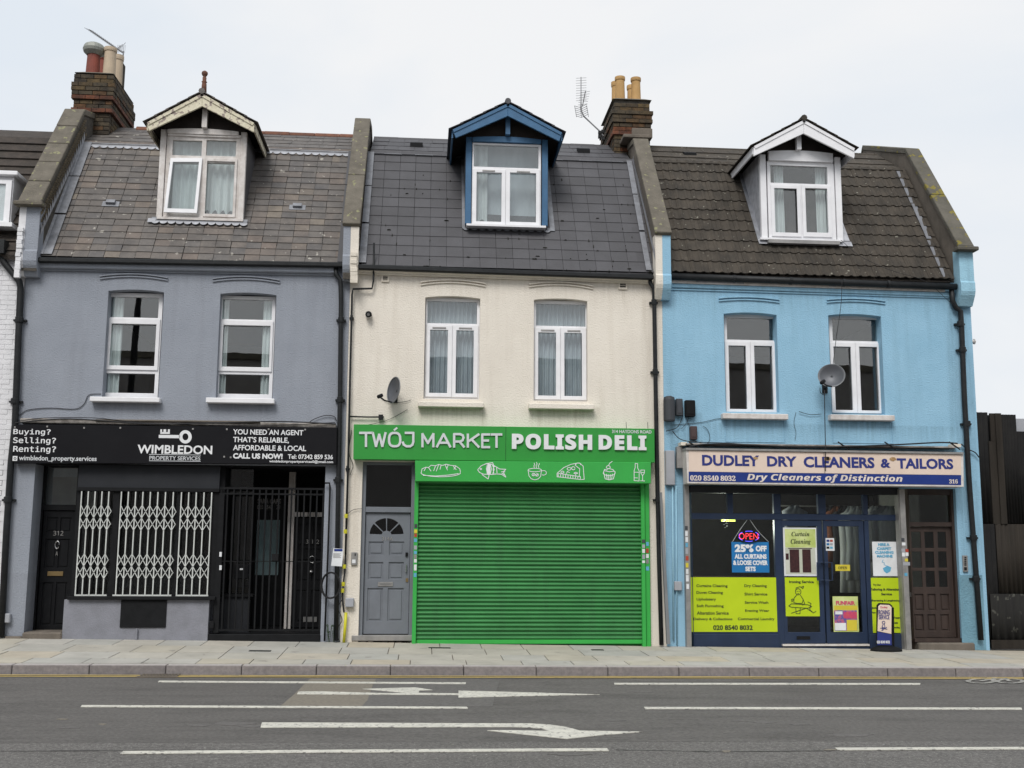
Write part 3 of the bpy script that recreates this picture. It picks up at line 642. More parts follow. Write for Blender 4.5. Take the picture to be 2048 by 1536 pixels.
# roof vents
def vent(px, py, roof, mt, hood=True):
    x, s = RP(px, py); b = MB()
    c = [rpt(x+a*.13, s+d*.06, o) for o in (.018, .026) for a, d in ((-1,-1),(1,-1),(1,1),(-1,1))]; b.hexa(c)
    c = [rpt(x+a*.07, s+.02+d*.035, o) for o in (.02, .07) for a, d in ((-1,-1),(1,-1),(1,1),(-1,1))]; b.hexa(c)
    b.build('roof_vent', mt, roof)
vent(222, 410, R1, M_LEAD); vent(595, 417, R1, M_LEAD)
th_u = math.atan2(RZ-BZ, RY-BY)
for px, r_, z_ in [(833, R2, 288), (1167, R2, 300), (1380, R3, 320)]:
    p = F(px, z_, 2.0); b = MB(); b.hexa([(p.x-.11,1.95,8.5),(p.x+.11,1.95,8.5),(p.x+.11,2.1,8.6),(p.x-.11,2.1,8.6),(p.x-.11,1.95,8.59),(p.x+.11,1.95,8.59),(p.x+.11,2.1,8.66),(p.x-.11,2.1,8.66)]); b.build('roof_vent', M_BLKD, r_)
# dark lip + lead under the upper slope
def scallops(name, pts, r, off, mt, roof):
    b = MB()
    for x, s in pts:
        k = 8; c = [rpt(x, s, off)]+[rpt(x+r*math.cos(math.pi+math.pi*i/k), s+r*math.sin(math.pi+math.pi*i/k), off) for i in range(k+1)]
        b.add([v+Vector((0, -.003, 0)) for v in c], [tuple([0]+list(range(1, k+2)))])
    return b.build(name, mt, roof)
def strip(roof, x0, x1, s0, s1, off, mt, name='lead_flashing'):
    b = MB(); b.hexa([rpt(x0,s0,off-.006),rpt(x1,s0,off-.006),rpt(x1,s1,off-.006),rpt(x0,s1,off-.006),rpt(x0,s0,off),rpt(x1,s0,off),rpt(x1,s1,off),rpt(x0,s1,off)]); return b.build(name, mt, roof)
strip(R1, *RX[0], SL-.085, SL-.01, .03, M_LEAD)
n_ = 34; scallops('scalloped_lead', [(RX[0][0]+.12+(RX[0][1]-RX[0][0]-.2)*i/(n_-1), SL-.085) for i in range(n_)], .065, .032, M_LEADW, R1)
strip(R2, *RX[1], SL-.05, SL-.01, .02, M_LEAD)

# eaves: gutters, cornices
def bar(name, a, c, y0, y1, h, mt, H, **k):      # beam between two pixel points (top edge), height h metres
    A, C = F(*a, y0), F(*c, y0); b = MB()
    b.hexa([(A.x,y0,A.z-h),(C.x,y0,C.z-h),(C.x,y1,C.z-h),(A.x,y1,A.z-h),(A.x,y0,A.z),(C.x,y0,C.z),(C.x,y1,C.z),(A.x,y1,A.z)])
    return b.build(name, mt, H, **k)
bar('gutter', (68,513.5), (690,524), -.16, -.02, .075, M_PIPE, H1, bevel=.015)
bar('gutter', (716,528), (1308,549), -.16, -.02, .075, M_PIPE, H2, bevel=.015)
A, C = F(1342,549,-.1), F(1912,570,-.1)
b = MB(); b.tube([(A.x,-.1,A.z-.03), (C.x,-.1,C.z-.03)], .055, 12); gt = b.build('gutter', M_PIPE, H3, smooth=True)
for px in (1466, 1578, 1684, 1774): 
    t = (px-1342)/570; c = A.lerp(C, t); MB().tube([(c.x-.02,-.1,c.z-.03),(c.x+.02,-.1,c.z-.03)], .062, 12).build('gutter_bracket', M_PIPE, gt)
bar('cornice', (72,521), (672,532), -.085, .0, .11, M_GREY, H1, bevel=.015); bar('cornice_band', (72,536), (672,547), -.03, 0, .035, M_GREY, H1)
bar('cornice', (716,534), (1302,554), -.085, .0, .07, M_CREAM, H2, bevel=.02); bar('cornice_band', (716,543), (1302,563), -.045, 0, .035, M_CREAM, H2, bevel=.01)
bar('fascia_board', (1342,560), (1890,578), -.06, 0, .045, M_OLDW, H3); bar('cornice', (1342,566), (1900,585), -.04, 0, .07, M_BLUE, H3, bevel=.01); bar('cornice_band', (1342,577), (1900,594), -.02, 0, .02, M_BLUE, H3)
bar('bare_lead_strip', (1392,561), (1488,564), -.065, -.06, .03, M_LEADW, H3); bar('bare_lead_strip', (1658,568), (1672,568.5), -.065, -.06, .04, M_LEADW, H3)

# arched drip mouldings
def drip(H, x0, x1, yl_, yr, mt, rise=6, w_=5):
    for k in (0, 1):
        b = MB(); n = 12; P = []
        for i in range(n+1):
            t = i/n; P.append(F(x0+(x1-x0)*t, yl_+(yr-yl_)*t-rise*4*t*(1-t)+k*w_, 0))
        for p, q in zip(P[:-1], P[1:]):
            b.hexa([(p.x,-.035+k*.012,p.z-.018),(q.x,-.035+k*.012,q.z-.018),(q.x,0,q.z-.018),(p.x,0,p.z-.018),(p.x,-.035+k*.012,p.z),(q.x,-.035+k*.012,q.z),(q.x,0,q.z),(p.x,0,p.z)])
        b.build('drip_moulding', mt, H)
drip(H1,200,336,552,555,M_GREY); drip(H1,426,560,557,560,M_GREY)
drip(H2,841,971,564,567,M_CREAM); drip(H2,1058,1186,568,572,M_CREAM)
drip(H3,1437,1558,596,599,M_BLUE,4); drip(H3,1653,1770,599,602,M_BLUE,4)

# ---------------- first-floor windows
def sashwin(H, outer, lights, Yf, mt, sashes=(), sill=None, sillm=None, arch=.045, vents=(), glass=None):
    """outer/lights/sashes in pixels. frame with holes, raised sash rings, glass panes"""
    o = rect(*outer, Yf)
    fr = plate([o]+[rect(*l, Yf) for l in lights], Yf, Yf+.06, .004).build('window', mt, H)
    for s_ in sashes:                            # (x0,y0,x1,y1, glass rect)
        plate([rect(*s_[:4], Yf-.02), rect(*s_[4], Yf-.02)], Yf-.022, Yf-.001, .005).build('sash', mt, fr)
    for l in lights:
        b = MB(); r0 = rect(*l, Yf+.03); b.box(r0[0][0]-.005, r0[1][0]+.005, Yf+.03, Yf+.036, r0[0][1]-.005, r0[2][1]+.005); b.build('pane', glass or GLASS, fr)
    for v in vents: MB().pbox(*v, Yf-.032, Yf-.02).build('trickle_vent', M_STEEL, fr)
    if sill:
        MB().pbox(*sill, -.13, .1).build('window_sill', sillm or mt, H, bevel=.008)
    return fr
sashwin(H1, (211,586,321,797), [(219,594,317,635),(218,648,312,733),(210,747,309,786)], .15, M_UPVC,
        [(213,637,318,740,(220.5,648,310.5,731.5))], (179,794,319,803.5), M_UPVC)
sashwin(H1, (437,592,548,800), [(444,599,544,639),(443,651,541,735),(437.5,749,538,788)], .15, M_UPVC,
        [(438,641,545,743,(445,651,539.5,734))], (411.5,796,548.5,806), M_UPVC)
for k, (H, ox, oy) in enumerate([(H2, 0, 0), (H2, 217, 5.2)]):
    sashwin(H, (850+ox,596+oy,959+ox,800+oy), [(855+ox,603+oy,954+ox,647+oy),(858.5+ox,660+oy,896+ox,786+oy),(911+ox,660+oy,948+ox,787+oy)], .10, M_UPVC,
        [(852+ox,650+oy,904+ox,794+oy,(859.5+ox,660+oy,895+ox,786+oy)),(904.5+ox,650+oy,956+ox,795+oy,(912+ox,661+oy,947+ox,787+oy))],
        ((836,804,968,814) if k == 0 else (1058,807.5,1189,818)), M_CREAM, vents=[(865+ox,654+oy,892+ox,656.5+oy),(918+ox,655+oy,944+ox,657.5+oy)])
for k, (ox, oy) in enumerate([(0, 0), (211, 2)]):
    sashwin(H3, (1450+ox,628+oy,1555+ox,825+oy), [(1454+ox,636+oy,1551+ox,680+oy),(1458+ox,692+oy,1493.5+ox,818+oy),(1510+ox,692+oy,1546+ox,819+oy)], .16, M_UPVC,
        [(1451+ox,683+oy,1502+ox,824+oy,(1458.5+ox,691.5+oy,1493+ox,818+oy)),(1502.5+ox,684+oy,1555+ox,825+oy,(1510+ox,692+oy,1546+ox,819+oy))],
        ((1446,827,1577,838) if k == 0 else (1662,829.5,1790,840.5)), M_OLDW)
# sunken panels below the blue sills
for x0, y0, x1, y1 in [(1452,841,1568,883),(1666,845,1784,885)]:
    lo, _, hi, _ = rect(x0, y0, x1, y1, 0)
    plate([[(lo[0]-.012,lo[1]-.012),(hi[0]+.012,lo[1]-.012),(hi[0]+.012,hi[1]+.012),(lo[0]-.012,hi[1]+.012)], [lo,(hi[0],lo[1]),hi,(lo[0],hi[1])]], -.010, -.0005).build('panel_edge', M_BLUE, H3)

# curtains (hang inside the windows)
def curtain(px0, py0, px1, py1, Y, mt, label, n=7, amp=.03, taper=0, group='curtains in the upstairs windows'):
    lo, _, hi, _ = rect(px0, py0, px1, py1, Y); x0, z0 = lo; x1, z1 = hi; nx = n*8; b = MB()
    for j in range(5):
        t = j/4
        for i in range(nx+1):
            u = i/nx; ph = 2*math.pi*n*u
            b.v.append((x0+(x1-x0)*u+(taper*(1-t))*(u), Y+amp*math.sin(ph+.6*math.sin(3*t+u*5))*(1-.4*t), z0+(z1-z0)*t))
    for j in range(4):
        for i in range(nx): k = j*(nx+1)+i; b.f.append((k, k+1, k+nx+2, k+nx+1))
    return b.build('curtain', mt, None, smooth=True, label=label, cat='curtain', group=group)
curtain(206,588,243,795,.22,M_CURT,'white curtain drawn aside at the left of the left grey-house window',4)
curtain(436,592,455,800,.22,M_CURT,'narrow white curtain at the left of the right grey-house window',3)
curtain(524,592,545,800,.22,M_CURT,'narrow white curtain at the right of the right grey-house window',3)
curtain(845,594,962,802,.26,M_CURTG,'grey lace curtain filling the left window of the cream house',13,.035)
curtain(1062,598,1180,808,.26,M_CURTG,'grey lace curtain filling the right window of the cream house',13,.035)

# ---------------- party walls with copings, piers and corbels
def loft(name, secs, mt, parent, **k):           # secs: list of quads (4 pts)
    b = MB(); n = len(secs); 
    for s_ in secs: b.v += [tuple(p) for p in s_]
    for i in range(n-1):
        for j in range(4): b.f.append((i*4+j, i*4+(j+1) % 4, (i+1)*4+(j+1) % 4, (i+1)*4+j))
    b.f.append((3,2,1,0)); e = (n-1)*4; b.f.append((e, e+1, e+2, e+3)); return b.build(name, mt, parent, **k)
def party(H, xc, w_, z0, z1, top, mcope, mside, ncope, cap, piers, yf=-.26, skew=0):
    """coping runs from (yf,z0) to (1.45,z1), then follows top=[(y,z),...]; w_ width"""
    hw = w_/2; path = [(yf, z0), (1.45, z1)]+top
    # core wall (side profile)
    P = [(yf+.09, EZ-.25), (yf+.09, z0-.03)]+[(y+.03, z-.06) for y, z in path[1:]]+[(path[-1][0]+.03, 6.0)]
    b = MB(); n = len(P); x0, x1 = xc-hw+.025, xc+hw-.025
    b.v += [(x0, y, z) for y, z in P]+[(x1, y, z) for y, z in P]
    import mathutils
    tri = mathutils.geometry.tessellate_polygon([[Vector((y, z, 0)) for y, z in P]])
    b.f += [tuple(t) for t in tri]+[(t[2]+n, t[1]+n, t[0]+n) for t in tri]+[(i, i+n, (i+1) % n+n, (i+1) % n) for i in range(n)]
    pw = b.build('party_wall', mside, H)
    L_ = math.hypot(1.45-yf, z1-z0); dy, dz = (1.45-yf)/L_, (z1-z0)/L_; ny, nz = -dz, dy
    def q(y, z, t=.07): return [(xc-hw, y-ny*0, z), (xc+hw, y, z), (xc+hw, y-ny*t, z-nz*t), (xc-hw, y-ny*t, z-nz*t)]
    for i in range(ncope):
        a, c = i/ncope+.0025, (i+1)/ncope-.0025; pr = random.uniform(0, .008)
        ya, za, yc, zc = yf+(1.45-yf)*a, z0+(z1-z0)*a, yf+(1.45-yf)*c, z0+(z1-z0)*c
        loft('coping_stone', [q(ya+ny*pr, za+nz*pr), q(yc+ny*pr, zc+nz*pr)], mcope, pw, bevel=.01)
    pp = [(1.452, z1)]+top
    for (ya, za), (yc, zc) in zip(pp[:-1], pp[1:]):
        loft('coping_stone', [[(xc-hw,ya,za),(xc+hw,ya,za),(xc+hw,ya+.02,za-.1),(xc-hw,ya+.02,za-.1)], [(xc-hw,yc,zc),(xc+hw,yc,zc),(xc+hw,yc,zc-.1),(xc-hw,yc,zc-.1)]], mcope, pw, bevel=.01)
    if cap: MB().box(xc-hw-.045, xc+hw+.045, yf-.06, yf+.12, z0-.075, z0-.01).build('cap_stone', mcope, pw, bevel=.012)
    return pw
P0 = party(H1, -5.985, .335, F(60,402,-.26).z, F(133,217,1.45).z, [(2.0, 8.93)], M_COPE, M_MORT, 5, True, None)
P1 = party(H2, -1.19, .27, F(703,447,-.26).z, F(722,262,1.45).z, [(1.75, 8.93), (2.3, 9.0), (3.6, 8.3)], M_COPE, M_MORT, 2, False, None)
P2 = party(H3, 3.67, .27, F(1324,465,-.26).z, F(1288,277,1.45).z, [(2.0, 8.70)], M_COPE, M_CEM, 1, False, None)
P3 = party(H3, 8.60, .26, F(1916,492,-.26).z, F(1838,297,1.45).z, [(3.3, 9.38), (3.7, 8.7)], M_COPEM, M_CEM, 2, True, None)
def pier(H, xc, w_, ptop, pbot, halves, yf=-.22):
    zt, zc, z0 = ptop, pbot+.36, pbot
    for (xa, xb, mt) in halves:
        b = MB(); x0, x1 = xc-w_/2+w_*xa, xc-w_/2+w_*xb
        P = [(0, z0), (yf*.45, z0), (yf*.9, z0+.16), (yf, z0+.22), (yf, zc), (yf+.02, zc+.03), (yf+.02, zt), (0, zt)]
        n = len(P); b.v += [(x0, y, z) for y, z in P]+[(x1, y, z) for y, z in P]
        b.f += [tuple(range(n)), tuple(range(2*n-1, n-1, -1))]+[((i+1) % n, (i+1) % n+n, i+n, i) for i in range(n)]
        b.build('corbelled_pier', mt, H)
pier(H1, -5.985, .30, F(60,406,-.22).z, F(60,556,0).z, [(0, .33, M_WHITEB), (.335, 1, M_GREY)])
pier(H2, -1.19, .235, F(703,451,-.22).z, F(703,565,0).z, [(0, .47, M_GREY), (.475, 1, M_CREAM)])
pier(H3, 3.67, .245, F(1324,468,-.22).z, F(1326,602,0).z, [(0, .45, M_CREAM), (.455, 1, M_BLUE)])
pier(H3, 8.61, .235, F(1916,497,-.22).z, F(1926,615,0).z, [(0, 1, M_BLUEL)])
# painted bricks showing on the front of the first two piers
def pierbricks(H, x0, x1, ya, yb, n, mt, xpx):
    for i in range(n):
        z = F(xpx, ya+(yb-ya)*i/n, -.24).z; j = random.uniform(-.012, .012)
        MB().box(x0+j*.3, x1+j, -.245-random.uniform(0, .02), -.21, z-.062, z).build('painted_brick', mt, H, bevel=.004)
pierbricks(H2, -1.185, -1.08, 505, 566, 8, M_CREAMB, 710)
pierbricks(H1, -6.13, -6.05, 455, 556, 12, M_WHITEB, 45)
# brick-on-edge texture of the left party wall's inner side: real bricks, joined
def sidebricks(pw, xs, d, z0, z1, hgt, mt):
    b = MB(); n = 40; dy, dz = 1.71, z1-z0
    for i in range(n):
        t = (i+.5)/n; y0 = -.2+dy*t; zt = z0+dz*t-.1
        for k in range(3):
            zz = zt-.02-k*.11; yy = y0+.03*k
            b.hexa([(xs,yy,zz-.09),(xs+d,yy,zz-.09),(xs+d,yy+.085,zz-.03),(xs,yy+.085,zz-.03),(xs,yy-.008,zz-.05),(xs+d,yy-.008,zz-.05),(xs+d,yy+.077,zz+.012),(xs,yy+.077,zz+.012)])
    b.build('side_brick', mt, pw, kind='stuff')
sidebricks(P0, -5.85, .028, F(60,402,-.26).z, F(133,217,1.45).z, .35, M_SIDEB)
sidebricks(P1, -1.09, .02, F(703,447,-.26).z, F(722,262,1.45).z, .35, M_BRICK)
# flashing strips down both sides of each roof
for rf, x0, x1, mt in [(R1, RX[0][0]-.02, RX[0][0]+.04, M_LEADW), (R1, RX[0][0]+.04, RX[0][0]+.17, M_LEAD), (R2, RX[1][0]-.04, RX[1][0]+.07, M_LEAD), (R2, RX[1][1]-.10, RX[1][1]-.01, M_LEAD), (R1, RX[0][1]-.05, RX[0][1]+.03, M_SLATE2), (R3, RX[2][1]-.12, RX[2][1]-.03, M_LEAD)]:
    for k in range(3):
        s0, s1 = SL*k/3+.02, SL*(k+1)/3-.012
        strip(rf, x0+random.uniform(0, .004), x1, s0, s1, .045+.008*(k % 2), mt)
def stepflash(pw, xs, z0, z1, n, mt, low):
    b = MB(); dy, dz = 1.71, z1-z0
    for i in range(n):
        t = i/n; y0 = -.18+dy*t; zt = z0+dz*t-low
        b.add([(xs, y0, zt-.16), (xs, y0+.09, zt-.02), (xs, y0+.02, zt+.07)], [(0, 1, 2)])
    b.build('stepped_flashing', mt, pw)
stepflash(P0, -5.815, F(60,402,-.26).z, F(133,217,1.45).z, 22, M_LEADW, .36)
stepflash(P2, 3.545, F(1324,465,-.26).z, F(1288,277,1.45).z, 24, M_LEADW, .28)

# ---------------- chimneys built brick by brick
def chimney(H, x0, x1, y0, y1, zb0, ztop, prof, mred, smallcourse=.077):
    core = MB().box(x0+.02, x1-.02, y0+.02, y1-.02, 7.2, ztop-.01).build('chimney', M_MORT, H)
    z = zb0; r = 0; n = int((ztop-zb0)/smallcourse)
    br = {}
    def put(cx, cy, cz, lx, ly, mt):
        key = (round(lx, 3), round(ly, 3), mt.name)
        if key not in br:
            me = bpy.data.meshes.new('brick'); b = MB(); b.box(-lx/2, lx/2, -ly/2, ly/2, -.0325, .0325); me.from_pydata(b.v, [], b.f); me.materials.append(mt); br[key] = me
        link('brick', br[key], core, (cx, cy, cz), (0, 0, random.uniform(-.01, .01)))
    for r in range(n):
        z = zb0+(r+.5)*smallcourse; e, red = prof(n-1-r)
        mt = mred if red else M_BRICK
        X0, X1, Y0, Y1 = x0-e, x1+e, y0-e, y1+e
        nb = max(2, round((X1-X0)/.225)); L_ = (X1-X0)/nb; off = (r % 2)*.5
        if off:
            ws = [L_/2]+[L_]*(nb-1)+[L_/2]
        else: ws = [L_]*nb
        x = X0
        for w_ in ws: put(x+w_/2, Y0+.05, z, round(w_-.011, 3), .10, mt); x += w_
        ns = max(2, round((Y1-Y0-.11)/.225)); L_ = (Y1-Y0-.11)/ns
        ws = ([L_/2]+[L_]*(ns-1)+[L_/2]) if off else [L_]*ns
        for side in (0, 1):
            if (side == 1) != (x0 < 0): continue
            y = Y0+.11
            for w_ in ws: put((X1-.05) if side else (X0+.05), y+w_/2, z, .10, round(w_-.011, 3), mt); y += w_
        if e > .03: MB().box(X0+.02, X1-.02, Y0+.02, Y1-.02, z-.03, z+.03).build('brick_course_core', M_MORT, core)
    return core
def prof1(k):                                    # counted from the top
    if k <= 1: return .035, False
    if k in (2, 3): return .065, False
    if k in (4, 5): return .055, k == 5
    if k in (6, 7): return .02, False
    if k == 8: return .05, True
    return 0, False
z_t1 = F(185,146,2).z
C1 = chimney(H1, F(150,200,2).x, F(222,200,2).x, 2.0, 3.25, 8.4, z_t1, prof1, M_REDB)
def prof2(k):
    if k <= 1: return .0, False
    if k == 2: return .055, False
    if k == 3: return .035, False
    if k == 4: return .045, False
    if k in (5, 6): return .02, False
    if k == 7: return .035, True
    return .0, False
z_t2 = F(1265,199,2).z
C2 = chimney(H2, F(1228,240,2).x, F(1300,240,2).x, 2.0, 3.25, 8.35, z_t2, prof2, M_REDB)
MB().pbox(1264,256,1305,275,1.93,2.1).build('cement_patch', M_CEM, C2, bevel=.01)
MB().pbox(1247,268,1300,275,1.6,2.0).build('cement_patch', M_CEM, C2, bevel=.01)
for C_, x0, x1, z_ in [(C1, F(150,200,2).x, F(222,200,2).x, z_t1), (C2, F(1228,240,2).x, F(1300,240,2).x, z_t2)]:
    b = MB(); b.hexa([(x0-.03,1.97,z_-.01),(x1+.03,1.97,z_-.01),(x1+.03,3.28,z_-.01),(x0-.03,3.28,z_-.01),(x0+.08,2.1,z_+.06),(x1-.08,2.1,z_+.06),(x1-.08,3.1,z_+.06),(x0+.08,3.1,z_+.06)]); b.build('flaunching', M_COPE, C_)
def pot(C_, px, Y, ztop, zbase, r, mt, cap=False):
    x = F(px, 120, Y).x; h = ztop-zbase; b = MB()
    b.lathe((x, Y, zbase), [(r*1.02,0),(r*.95,h*.5),(r*.9,h*.86),(r*1.02,h*.88),(r*1.06,h*.93),(r*1.04,h),(r*.8,h),(r*.75,h*.9)], 20)
    p = b.build('chimney_pot', mt, C_, smooth=False)
    if cap: MB().lathe((x, Y, ztop-.02), [(r*1.0,-.06),(r*1.5,.0),(r*1.62,.05),(r*1.5,.10),(r*1.35,.13),(r*.9,.16),(r*.3,.17)], 20).build('pot_cowl', M_POTCAP, C_)
zt = z_t1+.02
pot(C1, 187, 2.25, F(187,103,2.25).z, zt, .118, M_POTR, True)
pot(C1, 220, 2.25, F(219,97,2.25).z, zt, .108, M_POTC)
pot(C1, 206, 2.95, F(206,112,2.95).z, zt, .10, M_POTR); MB().lathe((F(206,112,2.95).x,2.95,F(206,112,2.95).z-.02),[(.11,-.05),(.16,0),(.16,.07),(.1,.1)],16).build('pot_cowl', M_POTCAP, C1)
pot(C1, 236, 2.95, F(237,112,2.95).z, zt, .10, M_POTC)
zt = z_t2+.02
pot(C2, 1239.5, 2.3, F(1240,155,2.3).z, zt, .092, M_POTY); pot(C2, 1271, 2.3, F(1271,157,2.3).z, zt, .092, M_POTY)
pot(C2, 1231, 2.95, F(1231,165,2.95).z, zt, .085, M_POTY); pot(C2, 1262, 2.95, F(1262,172,2.95).z, zt, .085, M_POTY)
# extra small brick stub behind left pots
MB().box(F(238,150,3.1).x-.05, F(240,150,3.1).x+.06, 3.05, 3.2, zt, F(238,128,3.1).z).build('brick_stub', M_BRICK, C1)

# ---------------- dormers
def dormer(H, Yd, wl_, wr, ytop, ybot, mpost, mboard, mcheekL, mroof, peak, peakb, Lt, Lb, Rt, Rb, win, boardover=.26, slatew=.035, king=None, collar=None, postw=.09, mgable=None):
    """wl_,wr: outer wall edges in px at mid height"""
    ym = (ytop+ybot)/2; X0, X1 = F(wl_, ym, Yd).x, F(wr, ym, Yd).x; Z0, Z1 = F((wl_+wr)/2, ybot, Yd).z, F((wl_+wr)/2, ytop, Yd).z
    Yb = Yd-boardover
    pk_ = F(*peak, Yd-boardover)
    D = MB().prism([(X0+.03, Z1-.03), (X1-.03, Z1-.03), (X1-.03, Z1+.06), (pk_.x, pk_.z-.06), (X0+.03, Z1+.06)], Yd+.02, Yd+.06).build('dormer', M_WOODD, H)
    for x0, x1 in ((X0+.005, X0+.07), (X1-.07, X1-.005)): MB().box(x0, x1, Yd+.061, 2.2, Z0-.1, Z1+.02).build('dormer_cheek', mcheekL, D)
    pk, pkb = F(*peak, Yb), F(*peakb, Yb); lt, lb, rt, rb = (F(*q, Yb) for q in (Lt, Lb, Rt, Rb))
    # posts, sill, head
    MB().box(X0, X0+postw, Yd-.02, Yd+.06, Z0, Z1).build('corner_post', mpost, D, bevel=.006)
    MB().box(X1-postw, X1, Yd-.02, Yd+.06, Z0, Z1).build('corner_post', mpost, D, bevel=.006)
    if collar:
        a, c = F(collar[0], collar[2], Yd-.02), F(collar[1], collar[2], Yd-.02); zlo = F(collar[0], collar[3], Yd-.02).z; n = 10; b = MB()
        poly = [(a.x, zlo), (c.x, zlo)]+[(c.x+(a.x-c.x)*i/n, a.z-.03+.03*4*(i/n)*(1-i/n)) for i in range(n+1)]
        b.prism(poly, Yd-.05, Yd+.015); b.build('collar_beam', mpost, D)
    if king: 
        k_ = rect(*king, Yd-.1); b = MB().box(k_[0][0], k_[1][0], Yd-.14, Yd-.06, k_[0][1], k_[2][1]+.02); b.build('king_post', mpost, D)
    # bargeboards
    MB().prism([(pk.x-.001, pk.z), (pkb.x-.001, pkb.z), (lb.x, lb.z), (lt.x, lt.z)], Yb, Yb+.035).build('bargeboard', mboard, D, bevel=.004)
    MB().prism([(pk.x+.001, pk.z), (pkb.x+.001, pkb.z), (rb.x, rb.z), (rt.x, rt.z)], Yb, Yb+.035).build('bargeboard', mboard, D, bevel=.004)
    # thin top moulding on each board
    for e_ in (lt, rt):
        d = (e_-pk); d.normalize(); n = Vector((-d.z, 0, d.x)); n = n if n.z > 0 else -n
        b = MB(); A = [pk-n*.05, e_-n*.05, e_-n*.002, pk-n*.002]; b.prism([(p.x, p.z) for p in A], Yb-.015, Yb-.001); b.build('board_moulding', mboard, D)
    # roof: soffit deck + stepped courses
    for sgn, e_ in ((-1, lt), (1, rt)):
        d = (e_-pk); Ls = d.length+slatew*.9; d.normalize(); n = Vector((-d.z, 0, d.x)); n = n if n.z > 0 else -n
        b = MB(); A = [pk, pk+d*Ls*.97, pk+d*Ls*.97+n*.02, pk+n*.02]; b.prism([(p.x, p.z) for p in A], Yb+.036, 2.6); b.build('roof_boarding', M_WOODD, D)
        nc = 5
        for i in range(nc):
            s0, s1 = Ls*i/nc-.03, Ls*(i+1)/nc+.02; s0 = max(s0, 0)
            t0, t1 = .018, .036; b = MB(); A = [pk+d*s0+n*(t0), pk+d*s1+n*(t0+.018), pk+d*s1+n*(t1+.004), pk+d*s0+n*(t0+.012)]
            b.prism([(p.x, p.z) for p in A], Yb-.035, 2.6); b.build('slate_course' if mroof is not M_TILE else 'tile_course', mroof, D)
        # eave fascia running back
        e2 = pk+d*(Ls-slatew*.9); b = MB(); b.box(e2.x-.012, e2.x+.012, Yb+.04, 1.75, e2.z-.12, e2.z+.0); b.build('eave_fascia', mboard, D)
    b = MB(); b.tube([(pk.x, Yb-.04, pk.z+.03), (pk.x, 2.6, pk.z+.03)], .05, 8); b.build('ridge_roll', mroof, D)
    return D, X0, X1, Z0, Z1
# grey house dormer
zq = zoomed(280, 130, 1229/280.)
Yd = .42
D1, X0, X1, Z0, Z1 = dormer(H1, Yd, 317.5, 490.5, 262, 437, M_OLDW, M_PEEL, M_SLATE2, M_SLATE, zq(545,250), zq(545,362), zq(62,505), zq(78,578), zq(1003,510), zq(1000,590), None, .28,
    king=(405,222,415,256), collar=(336,478,256,267))
def dormwin(D, Y, outer, lights, mt, sashes=(), glass=None):
    fr = plate([rect(*outer, Y)]+[rect(*l, Y) for l in lights], Y, Y+.06, .004).build('window_frame', mt, D)
    for s_ in sashes: plate([rect(*s_[:4], Y-.02), rect(*s_[4], Y-.02)], Y-.022, Y-.001, .005).build('sash', mt, D)
    for l in lights:
        b = MB(); r0 = rect(*l, Y+.03); b.box(r0[0][0]-.005, r0[1][0]+.005, Y+.03, Y+.036, r0[0][1]-.005, r0[2][1]+.005); b.build('pane', glass or GLASS, D)
Yw = Yd+.0
dormwin(D1, Yw, (330,268,480,438), [(345,281,403.5,311),(412.5,281,472,312),(336,326,398,426),(411,326,467,428)], M_OLDW, [(408,317,472.5,434,(412,323,467.5,428))])
# open top-hung sash, its foot pushed out
a = [F(*p, Yw-.03) for p in ((341,316),(404.5,316))]; c = [F(*p, Yw-.10) for p in ((327.5,424),(393.5,426))]
b = MB()
def quadbar(b, p, q, r_, s_, t=.04): 
    o = Vector((0, t, 0)); b.hexa([p, q, q+o, p+o, s_, r_, r_+o, s_+o])
tl, tr, bl, br_ = a[0], a[1], c[0], c[1]
def lp(u, v): return (tl.lerp(tr, u)).lerp(bl.lerp(br_, u), v)
for (u0, v0, u1, v1) in ((0,0,1,.07),(0,.93,1,1),(0,.07,.09,.93),(.91,.07,1,.93)):
    quadbar(b, lp(u0, v1), lp(u1, v1), lp(u1, v0), lp(u0, v0))
b.build('open_sash', M_UPVC, D1)
b = MB(); o = Vector((0, .015, 0)); q = [lp(.09,.93)+o, lp(.91,.93)+o, lp(.91,.07)+o, lp(.09,.07)+o]; b.add(q, [(0,1,2,3)]); b.build('pane', GLASS, D1)
MB().pbox(313,435,486,440,Yd-.05,Yd+.06).build('dormer_sill', M_OLDW, D1)
MB().pbox(335,268,482,273,Yd-.03,Yd).build('head_moulding', M_OLDW, D1)
curtain(338,280,474,430,Yd+.18,M_CURT,'white net curtain behind the grey-house dormer window',9,.03)
b = MB(); fx = F(408,150,Yd-.25)
zf0, zf1 = F(408,190,Yd-.2).z, F(408,142,Yd-.2).z; h = zf1-zf0
b.lathe((fx.x, Yd-.2, zf0), [(.045,0),(.038,h*.45),(.03,h*.5),(.045,h*.54),(.03,h*.58),(.032,h*.72),(.02,h*.76),(.035,h*.80),(.05,h*.88),(.045,h*.95),(.02,h)], 14); b.build('finial', M_RIDGE, D1, smooth=True)
# scalloped apron below
xa, sa = RP(303, 446); xb, sb = RP(495, 450)
strip(R1, xa, xb, sa-.01, sa+.09, .05, M_LEAD)
scallops('scalloped_lead', [(xa+.07+(xb-xa-.12)*i/11, sa-.005) for i in range(12)], .06, .052, M_LEADW, R1)
strip(R1, xa-.05, xa+.07, sa-.04, sa+.05, .056, M_LEADW)
